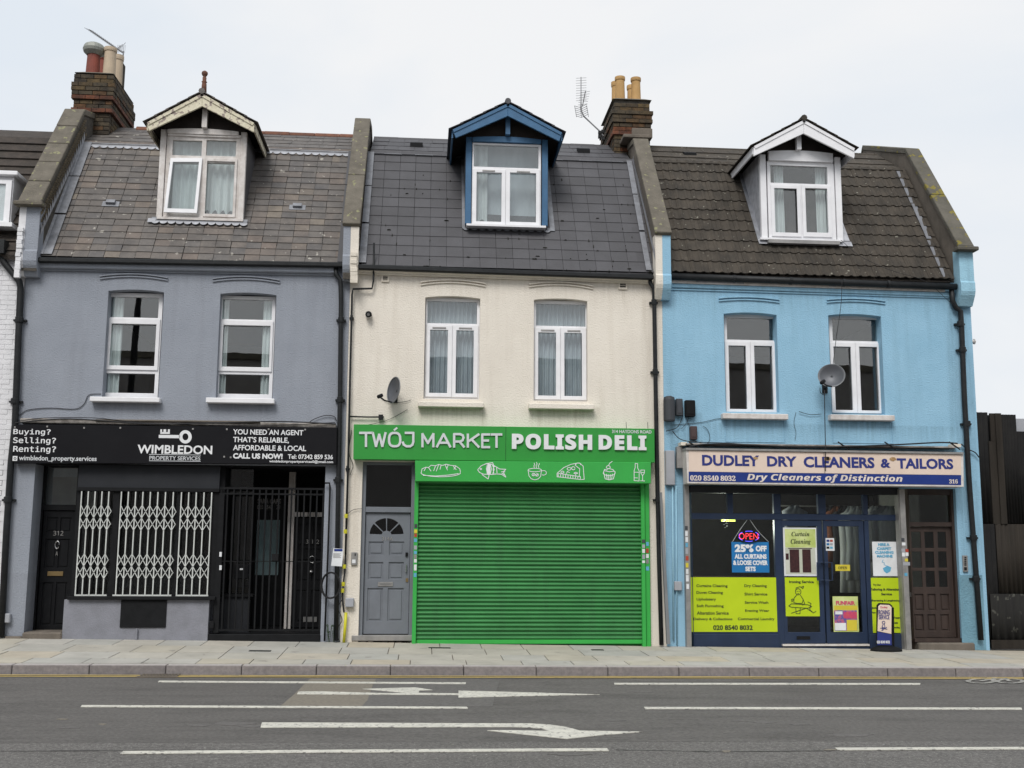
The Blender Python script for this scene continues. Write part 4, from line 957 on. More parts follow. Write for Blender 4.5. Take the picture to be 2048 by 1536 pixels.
# cream house dormer (blue boards)
zq = zoomed(660, 120, 2048/720.)
Yd2 = .36
D2, X0, X1, Z0, Z1 = dormer(H2, Yd2, 931, 1095.5, 277, 450, M_BLUEP, M_BLUEP, M_SLATE2, M_SLATE2, zq(1012,247), zq(1012,318), zq(697,397), zq(716,443), zq(1320,414), zq(1305,462), None, .28,
    king=(1011,230,1020,270), collar=(945,1082,272,283), postw=.095)
dormwin(D2, Yd2, (944,287,1082,452), [(948,291,1077,335),(952,345,1003,443),(1020,346,1073,444)], M_UPVC,
        [(945,338,1011,450,(953,345,1003,443)),(1011.5,338,1080,451,(1020,346,1072,444))])
MB().pbox(933,449,1092,453,Yd2-.09,Yd2+.06).build('dormer_sill', M_UPVC, D2)
for v in [(965,340,990,342.5),(1034,342,1060,344.5)]: MB().pbox(*v, Yd2-.032, Yd2-.02).build('trickle_vent', M_STEEL, D2)
curtain(948,290,975,450,Yd2+.2,M_CURT,'white curtain at the left edge of the blue-boarded dormer',2,.02)
curtain(948,292,1078,450,Yd2+.32,M_CURTG,'grey blind behind the blue-boarded dormer window',1,.005)
xa, sa = RP(926, 459); xb, sb = RP(1100, 463)
strip(R2, xa, xb, sa, sa+.06, .03, M_LEAD); scallops('scalloped_lead', [(xa+.05+(xb-xa-.1)*i/10, sa+.004) for i in range(11)], .055, .034, M_LEAD, R2)
for s_, px in ((-1, 926), (1, 1096)):
    x_, _ = RP(px, 400); strip(R2, x_-.02, x_+.06, sa, SL-.1, .028, M_LEAD)
# blue house dormer (white boards)
zq = zoomed(1280, 180, 2048/768.)
Yd3 = .30
D3, X0, X1, Z0, Z1 = dormer(H3, Yd3, 1521, 1683, 312, 481, M_UPVC, M_UPVC, M_LEADW, M_TILE, zq(873,160), zq(873,232), zq(607,300), zq(607,352), zq(1145,312), zq(1143,365), None, .30,
    king=(1592,272,1601,300), collar=(1536,1664,300,321), postw=.10)
dormwin(D3, Yd3, (1536,324,1670,477), [(1541,332,1655,367),(1548,376,1597,466),(1610,377,1656,467)], M_UPVC,
        [(1543,370,1602,473,(1550,377,1595,465)),(1605,371,1663,474,(1612,377,1656,465))])
MB().pbox(1521,477,1686,481,Yd3-.05,Yd3+.06).build('dormer_sill', M_UPVC, D3)
curtain(1549,332,1568,468,Yd3+.16,M_CURT,'white curtain at the left in the white-boarded dormer',3,.02)
curtain(1632,332,1652,470,Yd3+.16,M_CURT,'white curtain at the right in the white-boarded dormer',3,.02)
xa, sa = RP(1516, 493); xb, sb = RP(1702, 497)
strip(R3, xa, xb, sa-.01, sa+.1, .075, M_LEADW); MB().pbox(1537,480,1680,487,Yd3-.1,Yd3).build('dormer_sill', M_STEEL, D3)
x_, _ = RP(1500, 420); 
b = MB(); A_, B_ = RP(1518,488), RP(1487,365)
b.hexa([rpt(A_[0]-.03,A_[1],.06),rpt(A_[0]+.12,A_[1],.06),rpt(A_[0]+.12,SL-.3,.06),rpt(A_[0]-.03,SL-.3,.06),rpt(A_[0]-.03,A_[1],.068),rpt(A_[0]+.12,A_[1],.068),rpt(A_[0]+.12,SL-.3,.068),rpt(A_[0]-.03,SL-.3,.068)]); b.build('lead_flashing', M_LEAD, R3)
A_ = RP(1690,488); strip(R3, A_[0]-.08, A_[0]+.06, A_[1], A_[1]+.7, .068, M_LEADW)

# ================================================================== LEFT NEIGHBOUR
H0 = empty('terraced_house', (-8.4, 0, .2), 'white painted brick house cut off by the left edge of the photo', 'house', 'three-storey terraced houses with shops below')
MB().box(-11, -6.065, .004, .24, -.3, 5.9).build('front_wall', M_WHITEB, H0)
b = MB()
z = .2; r = 0
while z < 5.7:
    x = -6.06-(.11 if r % 2 else .0)
    while x > -6.9:
        x0 = max(x-.222, -6.95); b.box(x0+.003, x-.003, random.uniform(-.003,.0), .05, z+.003, z+.072); x -= .225
    z += .075; r += 1
b.build('painted_brick', M_WHITEB, H0, kind='stuff')
b = MB(); b.hexa([(-11,-.1,5.75),(-6.15,-.1,5.75),(-6.15,1.5,8.1),(-11,1.5,8.1),(-11,-.12,5.82),(-6.15,-.12,5.82),(-6.15,1.45,8.2),(-11,1.45,8.2)]); b.hexa([(-11,1.5,8.1),(-6.15,1.5,8.1),(-6.15,2.6,8.7),(-11,2.6,8.7),(-11,1.45,8.2),(-6.15,1.45,8.2),(-6.15,2.6,8.8),(-11,2.6,8.8)])
rf0 = b.build('roof', M_TILED, H0)
for i in range(14):
    s0 = SL*(i+.2)/14; b = MB(); b.hexa([rpt(-7.6,s0,.06),rpt(-6.16,s0,.06),rpt(-6.16,s0+.2,.045),rpt(-7.6,s0+.2,.045),rpt(-7.6,s0,.085),rpt(-6.16,s0,.085),rpt(-6.16,s0+.2,.055),rpt(-7.6,s0+.2,.055)]); b.build('tile_course', M_TILED, rf0)
# its dormer: flat-roofed white box
Yd0 = .15; p0, p1 = F(-120, 360, Yd0), F(26, 360, Yd0); zt_, zb_ = F(10, 352, Yd0).z, F(10, 450, Yd0).z
D0 = MB().box(p0.x, p1.x, Yd0+.04, 1.4, zb_-.02, zt_).build('dormer', M_UPVC, H0)
MB().box(p0.x, p1.x+.08, Yd0-.06, 1.5, zt_+.001, zt_+.07).build('flat_roof', M_UPVC, D0, bevel=.01)
MB().box(p0.x, p1.x+.13, -.10, .2, zb_-.09, zb_-.025).build('dormer_sill', M_UPVC, D0)
dormwin(D0, Yd0, (-100,358,21,449), [(-90,366,9,440)], M_UPVC)
# its gutter box and downpipe
MB().pbox(-40,478,8,505,-.2,-.02).build('gutter', M_PIPE, H0)
def pipe(name, pts, r, H, mt=M_PIPE, collars=(), Y=-.07, clips=()):
    P = [F(x, y, Y) for x, y in pts]; b = MB(); b.tube(P, r, 10); p = b.build(name, mt, H, smooth=True)
    for i in collars:
        q = F(*i, Y); MB().lathe((q.x, q.y, q.z-.04), [(r*1.25,0),(r*1.3,.02),(r*1.3,.08),(r*1.05,.09)], 10).build('pipe_collar', mt, p)
        MB().box(q.x-r*2, q.x+r*2, Y+r*.4, -.002, q.z-.015, q.z+.015).build('pipe_bracket', mt, p)
    return p
pipe('downpipe', [(-4,497),(8,525),(38,562),(41,575),(36,690),(30,850),(22,925),(13,1060),(2,1275)], .047, H0, collars=[(38.5,640),(30,803),(16,1000)])
MB().pbox(-60,926,-6,1280,.0,.03).build('dark_shopfront', M_BLKD, H0)

# ================================================================== GREY HOUSE, GROUND FLOOR
q1 = zoomed(0, 900, 1571/450.); q2 = zoomed(400, 900, 1606/460.)
def pz(fn, x0, y0, x1, y1): a, b_ = fn(x0, y0), fn(x1, y1); return (a[0], a[1], b_[0], b_[1])
Zt = F(350, 925).z
# recess side walls, soffit, floor
gxl, gxr = gx(59), gx(646)
xw0, xw1 = gx(149), gx(428)                      # shop window bay
ZB = 0.0
MB().box(gxl-.1, gxl-.001, .241, .55, -.2, Zt).build('door_reveal', M_GREY, H1)
MB().box(gxr+.001, gxr+.1, .241, 1.9, -.2, Zt).build('alcove_wall', M_GREY, H1)
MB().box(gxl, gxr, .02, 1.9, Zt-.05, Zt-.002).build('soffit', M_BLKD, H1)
# left door (312A)
YD = .40
fr = MB(); x0d, x1d = gx(78,1100,YD), gx(154,1100,YD)+.04; zd0 = F(100,1262,YD).z; zdt = F(110,1020,YD).z; zft = Zt-.05
fr.box(gxl, x0d+.03, YD-.04, YD+.06, ZB, zft); fr.box(x1d-.09, xw0+.03, YD-.04, YD+.06, ZB, zft); fr.box(x0d+.031, x1d-.091, YD-.03, YD+.05, zdt, zdt+.08)
fr.build('door_frame', M_BLK, H1)
MB().box(x0d+.04, x1d-.1, YD+.0, YD+.006, zdt+.081, zft).build('fanlight_pane', GLASS, H1)
MB().box(x0d-.05, x1d+.1, YD+.35, YD+.37, zdt+.05, zft).build('fanlight_blind', M_ROOM, H1)
MB().box(x0d+.04, x1d-.1, YD+.25, YD+.27, F(120,952,YD).z, zft-.02).build('fanlight_blind', M_CURTG, H1)
def paneled(H, name, x0, x1, z0, z1, Y, mt, pans, **k):
    """door leaf with sunk panels, pans in unit coords"""
    W, Hh = x1-x0, z1-z0
    loops = [[(x0,z0),(x1,z0),(x1,z1),(x0,z1)]]+[[(x0+a*W,z0+c*Hh),(x0+b_*W,z0+c*Hh),(x0+b_*W,z0+d*Hh),(x0+a*W,z0+d*Hh)] for a, c, b_, d in pans]
    dr = plate(loops, Y, Y+.018, .003).build(name, mt, H, **k)
    MB().box(x0+.002, x1-.002, Y+.0185, Y+.045, z0+.002, z1-.002).build('door_back', mt, dr)
    for a, c, b_, d in pans:
        m_ = .022; MB().box(x0+a*W+m_, x0+b_*W-m_, Y+.008, Y+.018, z0+c*Hh+m_, z0+d*Hh-m_).build('door_panel', mt, dr, bevel=.006)
    return dr
dL = paneled(H1, 'door', x0d+.035, x1d-.095, zd0, zdt-.005, YD, M_BLK, [(.12,.05,.46,.40),(.54,.05,.88,.40),(.12,.52,.46,.76),(.54,.52,.88,.76),(.12,.82,.46,.94),(.54,.82,.88,.94)], label='black panelled door numbered 312A')
text('312', pz(q1,372,565,443,597), YD-.004, M_STEEL, dL, FX and FX); text('A', pz(q1,388,708,405,738), YD-.004, M_STEEL, dL)
MB().pbox(*pz(q1,330,848,440,880), YD-.015, YD).build('letterbox', M_BRASS, dL, bevel=.004)
MB().pbox(*pz(q1,262,628,280,656), YD-.03, YD).build('door_lock', M_BRASS, dL)
kn = MB(); p = F(*q1(399,662),YD-.02); kn.tube([(p.x+.03*math.cos(t), p.y, p.z+.055*math.sin(t)) for t in [i*math.pi/6 for i in range(12)]], .008, 6); kn.build('door_knocker', M_CHROME, dL)
p = F(*q1(253,878),YD-.02); MB().lathe((p.x,p.y,p.z-.02),[(.01,0),(.02,.02),(.01,.04)],8).build('door_knob', M_BRASS, dL)
st = MB(); st.box(gxl-.25, gxl, -.07, .0, -.3, F(40,1272).z); st.box(gxl, gx(137), -.07, .6, -.3, F(110,1264).z); st.build('door_step', M_CEM, H1, bevel=.02)
# shop window bay
YS1 = .02
zs0, zs1 = F(280,1192,YS1).z, F(300,980,YS1).z
MB().box(gx(137), gx(424), -.04, .3, -.3, zs0-.05).build('stall_riser', M_STALLG, H1)
MB().box(gx(134,1195,-.1), gx(430,1195,-.1), -.1, .06, zs0-.05, zs0).build('shop_sill', M_BLKD, H1, bevel=.006)
MB().box(xw0-.02, xw1+.03, .02, .12, zs1+.02, Zt-.05).build('fascia_panel', M_DKGREY, H1)
MB().box(xw0-.02, xw1+.04, -.02, .02, zs1-.02, zs1+.03).build('window_head', M_BLKD, H1)
bays = [(533,1000,757),(0,0,0)]
def q1x(x, y=650): return F(*q1(x, y), YS1).x
edges = [(q1x(555), q1x(772)), (q1x(818), q1x(1220)), (q1x(1255), q1x(1475))]
wf = plate([[(xw0-.02, zs0), (xw1+.04, zs0), (xw1+.04, zs1), (xw0-.02, zs1)]]+[[(a, zs0+.03), (c, zs0+.03), (c, zs1-.03), (a, zs1-.03)] for a, c in edges], .02, .10, .004).build('shop_window', M_BLKD, H1)
for a, c in edges: MB().box(a-.005, c+.005, .06, .068, zs0+.025, zs1-.025).build('pane', SHOPGLASS, wf)
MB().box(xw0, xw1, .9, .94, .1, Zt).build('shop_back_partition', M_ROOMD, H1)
MB().pbox(*pz(q1,840,1046,1160,1240), -.06, -.04).build('meter_cupboard', M_BLKD, H1, bevel=.004)
p = F(*q1(955,1290), -.06); MB().tube([(p.x,-.07,p.z-.08),(p.x,-.07,p.z+.09)], .014, 8).build('vent_stub', M_STALLG, H1)
# white concertina grilles: things of their own, one per bay
hz = zs1-.03
barsx = [[555,602,650,698,746],[834,883,934,985,1037,1090,1143,1198],[1255,1306,1359,1413,1467]]
names = ['narrow white lattice grille over the left bay of the black shop window', 'wide white lattice grille over the middle bay of the black shop window', 'narrow white lattice grille over the right bay of the black shop window beside the gate']
for bi, xs in enumerate(barsx):
    X = [q1x(x) for x in xs]
    T = empty('security_grille', ((X[0]+X[-1])/2, -.02, zs0), names[bi], 'security grille', 'white concertina grilles on the black shop window')
    for x in X: MB().box(x-.008, x+.008, -.032, -.018, zs0+.01, hz).build('grille_bar', M_GRILLE, T)
    a_, c_ = edges[bi]; MB().box(a_-.01, c_+.0, -.03, -.015, zs0+.001, zs0+.022).build('bottom_rail', M_GRILLE, T)
    def zpx(y): return F(*q1(1000, y), -.03).z
    gaps = [(X[i], X[i+1]) for i in range(len(X)-1)]
    if a_ < X[0]-.06: gaps.append((X[0]-(X[1]-X[0]), X[0]))
    if c_ > X[-1]+.03: gaps.append((X[-1], X[-1]+(X[1]-X[0])*.55))
    for (xa, xb) in gaps:
        w_ = X[1]-X[0]; full = (xb-xa) > w_*.8
        for (ya, yb) in ((385,475),(475,560),(725,812),(812,900)):
            za, zc = zpx(ya), zpx(yb)
            for (s0, s1) in ((za, zc), (zc, za)):
                b = MB(); x2 = xb; e1 = s1
                if not full: e1 = s0+(s1-s0)*(xb-xa)/w_
                p, q = Vector((xa, -.036, s0)), Vector((x2, -.036, e1)); d = (q-p).normalized(); n = Vector((-d.z, 0, d.x))*.005
                o = Vector((0, .006, 0)); b.hexa([p-n, q-n, q-n+o, p-n+o, p+n, q+n, q+n+o, p+n+o]); b.build('lattice_strip', M_GRILLE, T)
# alcove with shop door, white post and right door
YA = 1.5; YA2 = 1.0
MB().box(gx(423), gxr, -.03, 1.85, -.3, F(530,1268).z).build('alcove_step', M_BLKD, H1, bevel=.01)
MB().box(xw1+.02, xw1+.1, .1, YA, zs0, Zt-.05).build('alcove_side_window', M_BLKD, H1)
MB().box(xw1+.02, xw1+.50, .32, .42, .1, F(*q2(240,1025),.32).z).build('alcove_riser', M_DKGREY, H1)
MB().box(xw1+.02, xw1+.55, .28, .44, F(*q2(240,1025),.28).z, F(*q2(240,1005),.28).z).build('alcove_sill', M_BLKD, H1)
MB().box(xw1+.02, xw1+.48, .33, .36, F(*q2(240,1000),.33).z, Zt-.06).build('alcove_window', SHOPGLASS, H1)
pb = rect(*pz(q2,243,800,343,900),.25); m_ = MB().box(pb[0][0],pb[1][0],.2,.3,pb[0][1],pb[2][1]).build('post_box', M_BLK, None, label='black letter box behind the gate bars', cat='letter box', bevel=.01)
MB().pbox(*pz(q2,278,826,306,838), .19, .2).build('name_card', M_PAPER, m_)
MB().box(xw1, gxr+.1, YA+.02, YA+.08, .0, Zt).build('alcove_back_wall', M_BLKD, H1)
# shop door: dark, tall pale pane
zA0 = F(500,1250,YA).z
sd_ = MB().pbox(*pz(q2,375,330,590,1230), YA-.03, YA+.02).build('shop_door', M_BLK, H1, bevel=.005)
MB().pbox(*pz(q2,392,488,552,873), YA-.045, YA-.031).build('pane', mat('pale_teal_blind', (.26,.36,.38), (.18,.27,.29), rough=.2), sd_)
text('SARA CARS', pz(q2,402,340,565,375), YA-.035, M_STEEL, sd_, None, .03); text('020 8543   38', pz(q2,398,385,562,413), YA-.035, M_STEEL, sd_, None, .02)
# white post and right-hand door set a little forward
YP = .95
b = MB(); p0, p1 = F(*q2(604,700),YP), F(*q2(650,700),YP); b.box(p0.x, p1.x, YP, YP+.08, zA0-.02, Zt-.06); b.build('white_door_post', M_OLDW, H1, bevel=.004)
lo, _, hi, _ = rect(*pz(q2,650,430,858,470), YP)
b = MB(); n = 4; wv = (hi[0]-lo[0])/n
for i in range(n): b.box(lo[0]+i*wv+.008, lo[0]+(i+1)*wv-.008, YP+.01, YP+.02, lo[1]+.01, hi[1]-.01)
b.build('transom_lights', M_OLDW, H1)
dr_ = paneled(H1, 'door', p1.x+.01, gxr-.01, zA0, lo[1]-.01, YP+.03, M_BLK, [(.12,.05,.46,.34),(.54,.05,.88,.34),(.12,.42,.46,.62),(.54,.42,.88,.62),(.12,.70,.88,.76),(.12,.80,.46,.95),(.54,.80,.88,.95)], label='black panelled door numbered 312 with round knocker')
text('3 1 2', pz(q2,740,625,832,655), YP+.02, M_STEEL, dr_)
p = F(*q2(782,765),YP+.02); MB().tube([(p.x+.05*math.cos(t), p.y, p.z+.05*math.sin(t)) for t in [i*math.pi/8 for i in range(17)]], .007, 6).build('door_knocker', M_CHROME, dr_)
p = F(*q2(776,850),YP+.0); MB().lathe((p.x,p.y,p.z-.03),[(.01,0),(.035,.02),(.035,.04),(.01,.06)],12).build('door_knob', M_CHROME, dr_, smooth=True)
MB().pbox(*pz(q2,720,1165,815,1200), YP+.02, YP+.03).build('letterbox', M_CHROME, dr_)
# gate
zg1, zg0 = F(540,975,0).z, F(530,1262,0).z
T = empty('metal_gate', (gx(540), .02, zg0), 'black metal bar gate across the dark entrance alcove', 'gate')
for nm, za, zc in [('top_rail', zg1-.03, zg1), ('top_rail', zg1-.11, zg1-.085), ('middle_rail', F(540,1122).z-.012, F(540,1122).z), ('bottom_rail', zg0, zg0+.025)]:
    MB().box(gx(434), gxr, 0, .03, za, zc).build(nm, M_BLKD, T)
n = 16
for i in range(n+1):
    x = gx(437)+(gxr-.02-gx(437))*i/n; MB().box(x-.011, x+.011, .004, .026, zg0+.026, zg1-.031).build('gate_bar', M_BLKD, T)
MB().pbox(*pz(q2,500,725,548,775), -.04, 0).build('gate_lock', M_BLKD, T, bevel=.005)
MB().pbox(*pz(q2,112,300,150,1275), -.01, .05).build('gate_post', M_BLKD, T)
for y0, y1 in ((712,745),(805,838)):
    MB().pbox(*pz(q2,135,y0,151,y1), -.03, -.01).build('door_bell', M_PAPER, None, label='small white bell push on the gate post, %s of two' % ('upper' if y0 < 750 else 'lower'), cat='door bell')
MB().pbox(*pz(q2,65,1195,95,1245), -.05, -.03).build('hose_tap', M_BLKD, H1)
# downpipes and thin pipe of the grey house
pipe('downpipe', [(671,535),(672,549),(681,560),(682,600),(680,800),(678,900),(676,1000),(672,1281)], .036, H1, collars=[(682,640),(680,800),(676,960)])
pipe('waste_pipe', [(649,966),(659,966),(660,975),(656,1100),(649,1282)], .014, H1, M_BLKD)

# estate agent sign
S1 = MB(); A_, B_, C_, D_ = F(28,849,-.14), F(674,855,-.14), F(673,928,-.14), F(28,926,-.14)
S1.hexa([(D_.x,-.14,D_.z),(C_.x,-.14,C_.z),(C_.x,-.02,C_.z),(D_.x,-.02,D_.z),(A_.x,-.14,A_.z),(B_.x,-.14,B_.z),(B_.x,-.02,B_.z),(A_.x,-.02,A_.z)])
S1 = S1.build('shop_sign', M_SIGNBK, None, bevel=.004, label='black estate agent sign with white key logo over the grilled window', cat='shop sign')
YT = -.141; s4 = zoomed(0, 500, 2048/720.)
text('Buying?', pz(s4,76,1018,288,1057), YT, M_TXW, S1, FM, .012); text('Selling?', pz(s4,75,1066,318,1108), YT, M_TXW, S1, FM, .012); text('Renting?', pz(s4,75,1115,318,1158), YT, M_TXW, S1, FM, .012)
text('wimbledon_property.services', pz(s4,108,1171,550,1207), YT, M_TXG, S1, None, .015)
ic = rect(*pz(s4,72,1172,99,1200), YT); MB().box(ic[0][0],ic[1][0],YT-.003,YT,ic[0][1],ic[2][1]).build('social_icon', M_TXW, S1, bevel=.002)
strokes([arc(85.5,1186,6,6,0,360)], YT-.004, .8, M_SIGNBK, S1, 'icon_ring', s4)
k0 = s4(1058,1063); ring = []
def loop_px(pts, Y): return [(F(x, y, Y).x, F(x, y, Y).z) for x, y in pts]
ki = plate([loop_px([s4(*p) for p in arc(1055,1063,36,38,0,360,28)[:-1]], YT), loop_px([s4(*p) for p in arc(1055,1063,17,20,0,360,24)[:-1]], YT)], YT-.004, YT).build('key_logo', M_TXW, S1)
b = MB()
for x0, y0, x1, y1 in [(903,1052,1022,1070),(912,1036,966,1046),(912,1020,922,1037),(930,1020,945,1037),(955,1020,966,1037)]: b.pbox(*pz(s4,x0,y0,x1,y1), YT-.004, YT)
b.build('key_logo', M_TXW, S1)
text('WIMBLEDON', pz(s4,782,1110,1208,1160), YT, M_TXW, S1, None, .025); text('PROPERTY SERVICES', pz(s4,850,1173,1140,1196), YT, M_TXG, S1, None, .01)
for y in (1163, 1199): MB().pbox(*pz(s4,848,y,1142,y+3), YT-.003, YT).build('rule_line', M_TXG, S1)
for s_, bx_, o_ in [('YOU NEED AN AGENT',(1326,1022,1726,1052),.02),("THAT'S RELIABLE,",(1326,1064,1644,1100),.02),('AFFORDABLE & LOCAL',(1326,1111,1742,1142),.02),('CALL US NOW!',(1326,1157,1608,1188),.045),('Tel: 07342 859 536',(1638,1163,1894,1190),.02),('wimbledonpropertyservices0@gmail.com',(1532,1195,1895,1215),.02)]:
    text(s_, pz(s4,*bx_), YT, M_TXW, S1, None, o_)
for x, y in [(84,1008),(268,1004),(478,1012),(684,1012),(1097,1018),(1290,1020),(1528,1020),(1736,1022),(1275,1176),(1312,1180)]:
    MB().pbox(*pz(s4,x-5,y-5,x+5,y+5), YT-.008, YT).build('fixing_cap', M_STEEL, S1, bevel=.003)
# weathered ledge above the sign with loose cables
bar('sign_ledge', (40,836), (672,847), -.10, 0, .07, M_LEDGE, H1, bevel=.01); bar('sign_ledge', (190,838), (520,842), -.13, -.101, .03, M_CEM, H1, bevel=.01)
def cable(pts, r, Y, label, group=None, mt=M_CABLE, sag=0):
    P = [F(x, y, Y) for x, y in pts]; S = []
    for i in range(len(P)-1):
        a0, a1, a2, a3 = P[max(i-1, 0)], P[i], P[i+1], P[min(i+2, len(P)-1)]
        for k in range(5):
            t = k/5; S.append(.5*((2*a1)+(a2-a0)*t+(2*a0-5*a1+4*a2-a3)*t*t+(3*a1-a0-3*a2+a3)*t**3))
    S.append(P[-1]); b = MB(); b.tube(S, r, 5); return b.build('cable', mt, None, smooth=True, label=label, cat='cable', group=group)
cable([(30,846),(120,838),(200,841),(300,848),(420,846),(560,843),(672,848)], .010, -.15, 'black cable lying along the ledge above the black sign')
cable([(40,842),(90,836),(190,836),(290,846),(420,850),(560,850),(670,845)], .006, -.13, 'thin black cable looping under the ledge above the black sign')
cable([(37,778),(36,800),(38,830),(55,820),(100,816),(150,818),(168,808),(178,790),(202,788)], .005, -.012, 'thin dark cable wandering from the left wall edge to the left grey-house sill')
cable([(612,852),(625,840),(650,831),(668,833),(673,842)], .006, -.03, 'short dark cable looping at the right end of the black sign')

# ================================================================== CREAM HOUSE, GROUND FLOOR
q8 = zoomed(630, 960, 949/210.)
YC = .10
zc = F(760,926).z
x0, x1 = gx(719,1100), gx(829,1100)
zth = F(770,1268,YC).z; ztr = F(775,1025,YC).z; ztr2 = F(775,1014,YC).z; ztop = F(775,925,YC).z
b = MB(); b.box(x0, x0+.07, YC-.05, YC+.06, ZB, ztop); b.box(x1-.065, x1+.03, YC-.05, YC+.06, ZB, ztop); b.box(x0+.0705, x1-.0655, YC-.04, YC+.05, ztr, ztr2); b.box(x0+.0705, x1-.0655, YC-.04, YC+.05, ztop-.04, ztop)
dfr = b.build('door_frame', M_DOORG, H2, bevel=.004)
MB().box(x0+.07, x1-.065, YC+.02, YC+.026, ztr2, ztop-.04).build('fanlight_pane', OLDGLASS, dfr)
MB().box(x0+.0, x1, YC+.6, YC+.62, ztr2, ztop).build('hall_partition', M_ROOM, H2)
# door with sunburst light
dx0, dx1 = x0+.075, x1-.07; W, Hh = dx1-dx0, ztr-zth-.01
def du(px, py): p = F(*q8(px, py), YC); return (p.x, p.z)
def drect(a, c, d, e): (xa, za), (xb, zb_) = du(a, c), du(d, e); return [(xa, zb_), (xb, zb_), (xb, za), (xa, za)]
pans = [drect(487,557,617,678), drect(672,557,803,678), drect(483,743,613,898), drect(668,743,800,898), drect(475,978,606,1276), drect(660,978,795,1276)]
fan = []
c0 = (647, 496)
for a0, a1 in ((3,41),(46,88),(92,134),(139,177)):
    outer = [(c0[0]+153*math.cos(R(a)), c0[1]-150*math.sin(R(a))) for a in [a0+(a1-a0)*i/6 for i in range(7)]]
    inner = [(c0[0]+44*math.cos(R(a)), c0[1]-38*math.sin(R(a))) for a in (a1-3, a0+3)]
    fan.append([du(*p) for p in outer+inner])
dr2 = plate([[(dx0,zth),(dx1,zth),(dx1,ztr-.008),(dx0,ztr-.008)]]+pans+fan, YC, YC+.018, .003).build('door', M_DOORG, H2, label='grey panelled door with sunburst window')
zf = du(647,505)[1]
MB().box(dx0+.002, dx1-.002, YC+.0185, YC+.045, zth, zf).build('door_back', M_DOORG, dr2)
MB().box(dx0+.05, dx1-.05, YC+.02, YC+.024, zf+.001, du(647,335)[1]).build('sunburst_pane', OLDGLASS, dr2)
for p_ in pans:
    m_ = .028; MB().box(p_[0][0]+m_, p_[1][0]-m_, YC+.008, YC+.018, p_[0][1]+m_, p_[2][1]-m_).build('door_panel', M_DOORG, dr2, bevel=.006)
lb_ = MB().pbox(*pz(q8,568,922,705,962), YC-.012, YC).build('letterbox', M_STEEL, dr2, bevel=.004); MB().pbox(*pz(q8,585,932,690,948), YC-.014, YC-.012).build('letter_flap', M_CHROME, lb_)
text('314A', pz(q8,604,512,706,548), YC-.004, M_STEEL, dr2)
MB().pbox(*pz(q8,817,655,840,690), YC-.02, YC).build('door_lock', M_BLKD, dr2); MB().pbox(*pz(q8,820,888,842,922), YC-.01, YC).build('door_lock', M_BRASS, dr2)
p = F(*q8(826,765),YC-.03); p_ = F(*q8(822,830),YC-.03); MB().tube([(p.x,YC,p.z),(p.x,YC-.04,p.z),(p_.x,YC-.04,p_.z),(p_.x,YC,p_.z)], .008, 8).build('door_handle', M_CHROME, dr2)
MB().box(x0-.08, x1+.02, YC-.12, YC+.06, zth-.09, zth-.012).build('threshold', M_STEEL, H2, bevel=.006)
b = MB()
for i in range(9): b.box(x0-.06+i*.105, x0+.03+i*.105, YC-.14+random.uniform(0,.03), YC+.1, -.2, zth-.095-random.uniform(0,.03))
b.build('broken_step', M_CEM, H2, bevel=.01)
MB().box(gx(832), gx(1298), .03, .1, -.2, F(1060,925).z).build('shutter_lining', M_GREENB, H2)
# roller shutter: a thing of its own, slat by slat
T = empty('roller_shutter', (gx(1060), -.03, zb(1.3)), 'green roller shutter closed over the deli front', 'roller shutter')
q3 = zoomed(800, 820, 1654/560.)
YSH = -.03
sx0, sx1 = gx(835,1130,YSH), gx(1284,1130,YSH)
zt_, zb_ = F(1060,962,YSH).z, F(1060,1279,YSH).z
ns = 39
slm = bpy.data.meshes.new('shutter_slat'); sh = (zt_-zb_)/ns; bb = MB(); n = 6
for s_ in (-1, 1):
    for i in range(n+1):
        t = i/n; bb.v.append((s_*(sx1-sx0)/2, -.020*math.sin(math.pi*t)**.8 if t not in (0,1) else 0, sh*(.04+t*.76)))
k = n+1
for i in range(n): bb.f.append((i, k+i, k+i+1, i+1))
bb.add([(-(sx1-sx0)/2, .004, 0), ((sx1-sx0)/2, .004, 0), ((sx1-sx0)/2, .004, sh), (-(sx1-sx0)/2, .004, sh)], [(0,1,2,3)])
slm.from_pydata(bb.v, [], bb.f); slm.materials.append(M_SLAT); slm.update()
for i in range(ns): link('shutter_slat', slm, T, ((sx0+sx1)/2, YSH+random.uniform(-.0025, .0025), zb_+i*sh), (random.uniform(-.05, .05), random.uniform(-.0008, .0008), 0))
MB().box(sx0, sx1, YSH-.02, YSH+.02, zb(1.3)+.008, zb_-.002).build('bottom_rail', M_GREENB, T, bevel=.004)
MB().box(gx(826.5,1130,-.1), gx(834.5,1130,-.1), -.1, .02, zb(-.1)-.02, zt_).build('guide_rail', M_GREENB, T, bevel=.004)
MB().box(gx(1283.5,1130,-.1), gx(1291,1130,-.1), -.1, .02, zb(3.3)-.02, zt_).build('guide_rail', M_GREENB, T, bevel=.004)
MB().box(gx(1291.5,1130,-.07), gx(1300,1130,-.07), -.07, .02, zb(3.3)-.02, zt_).build('guide_rail', M_GREENB, T, bevel=.004)
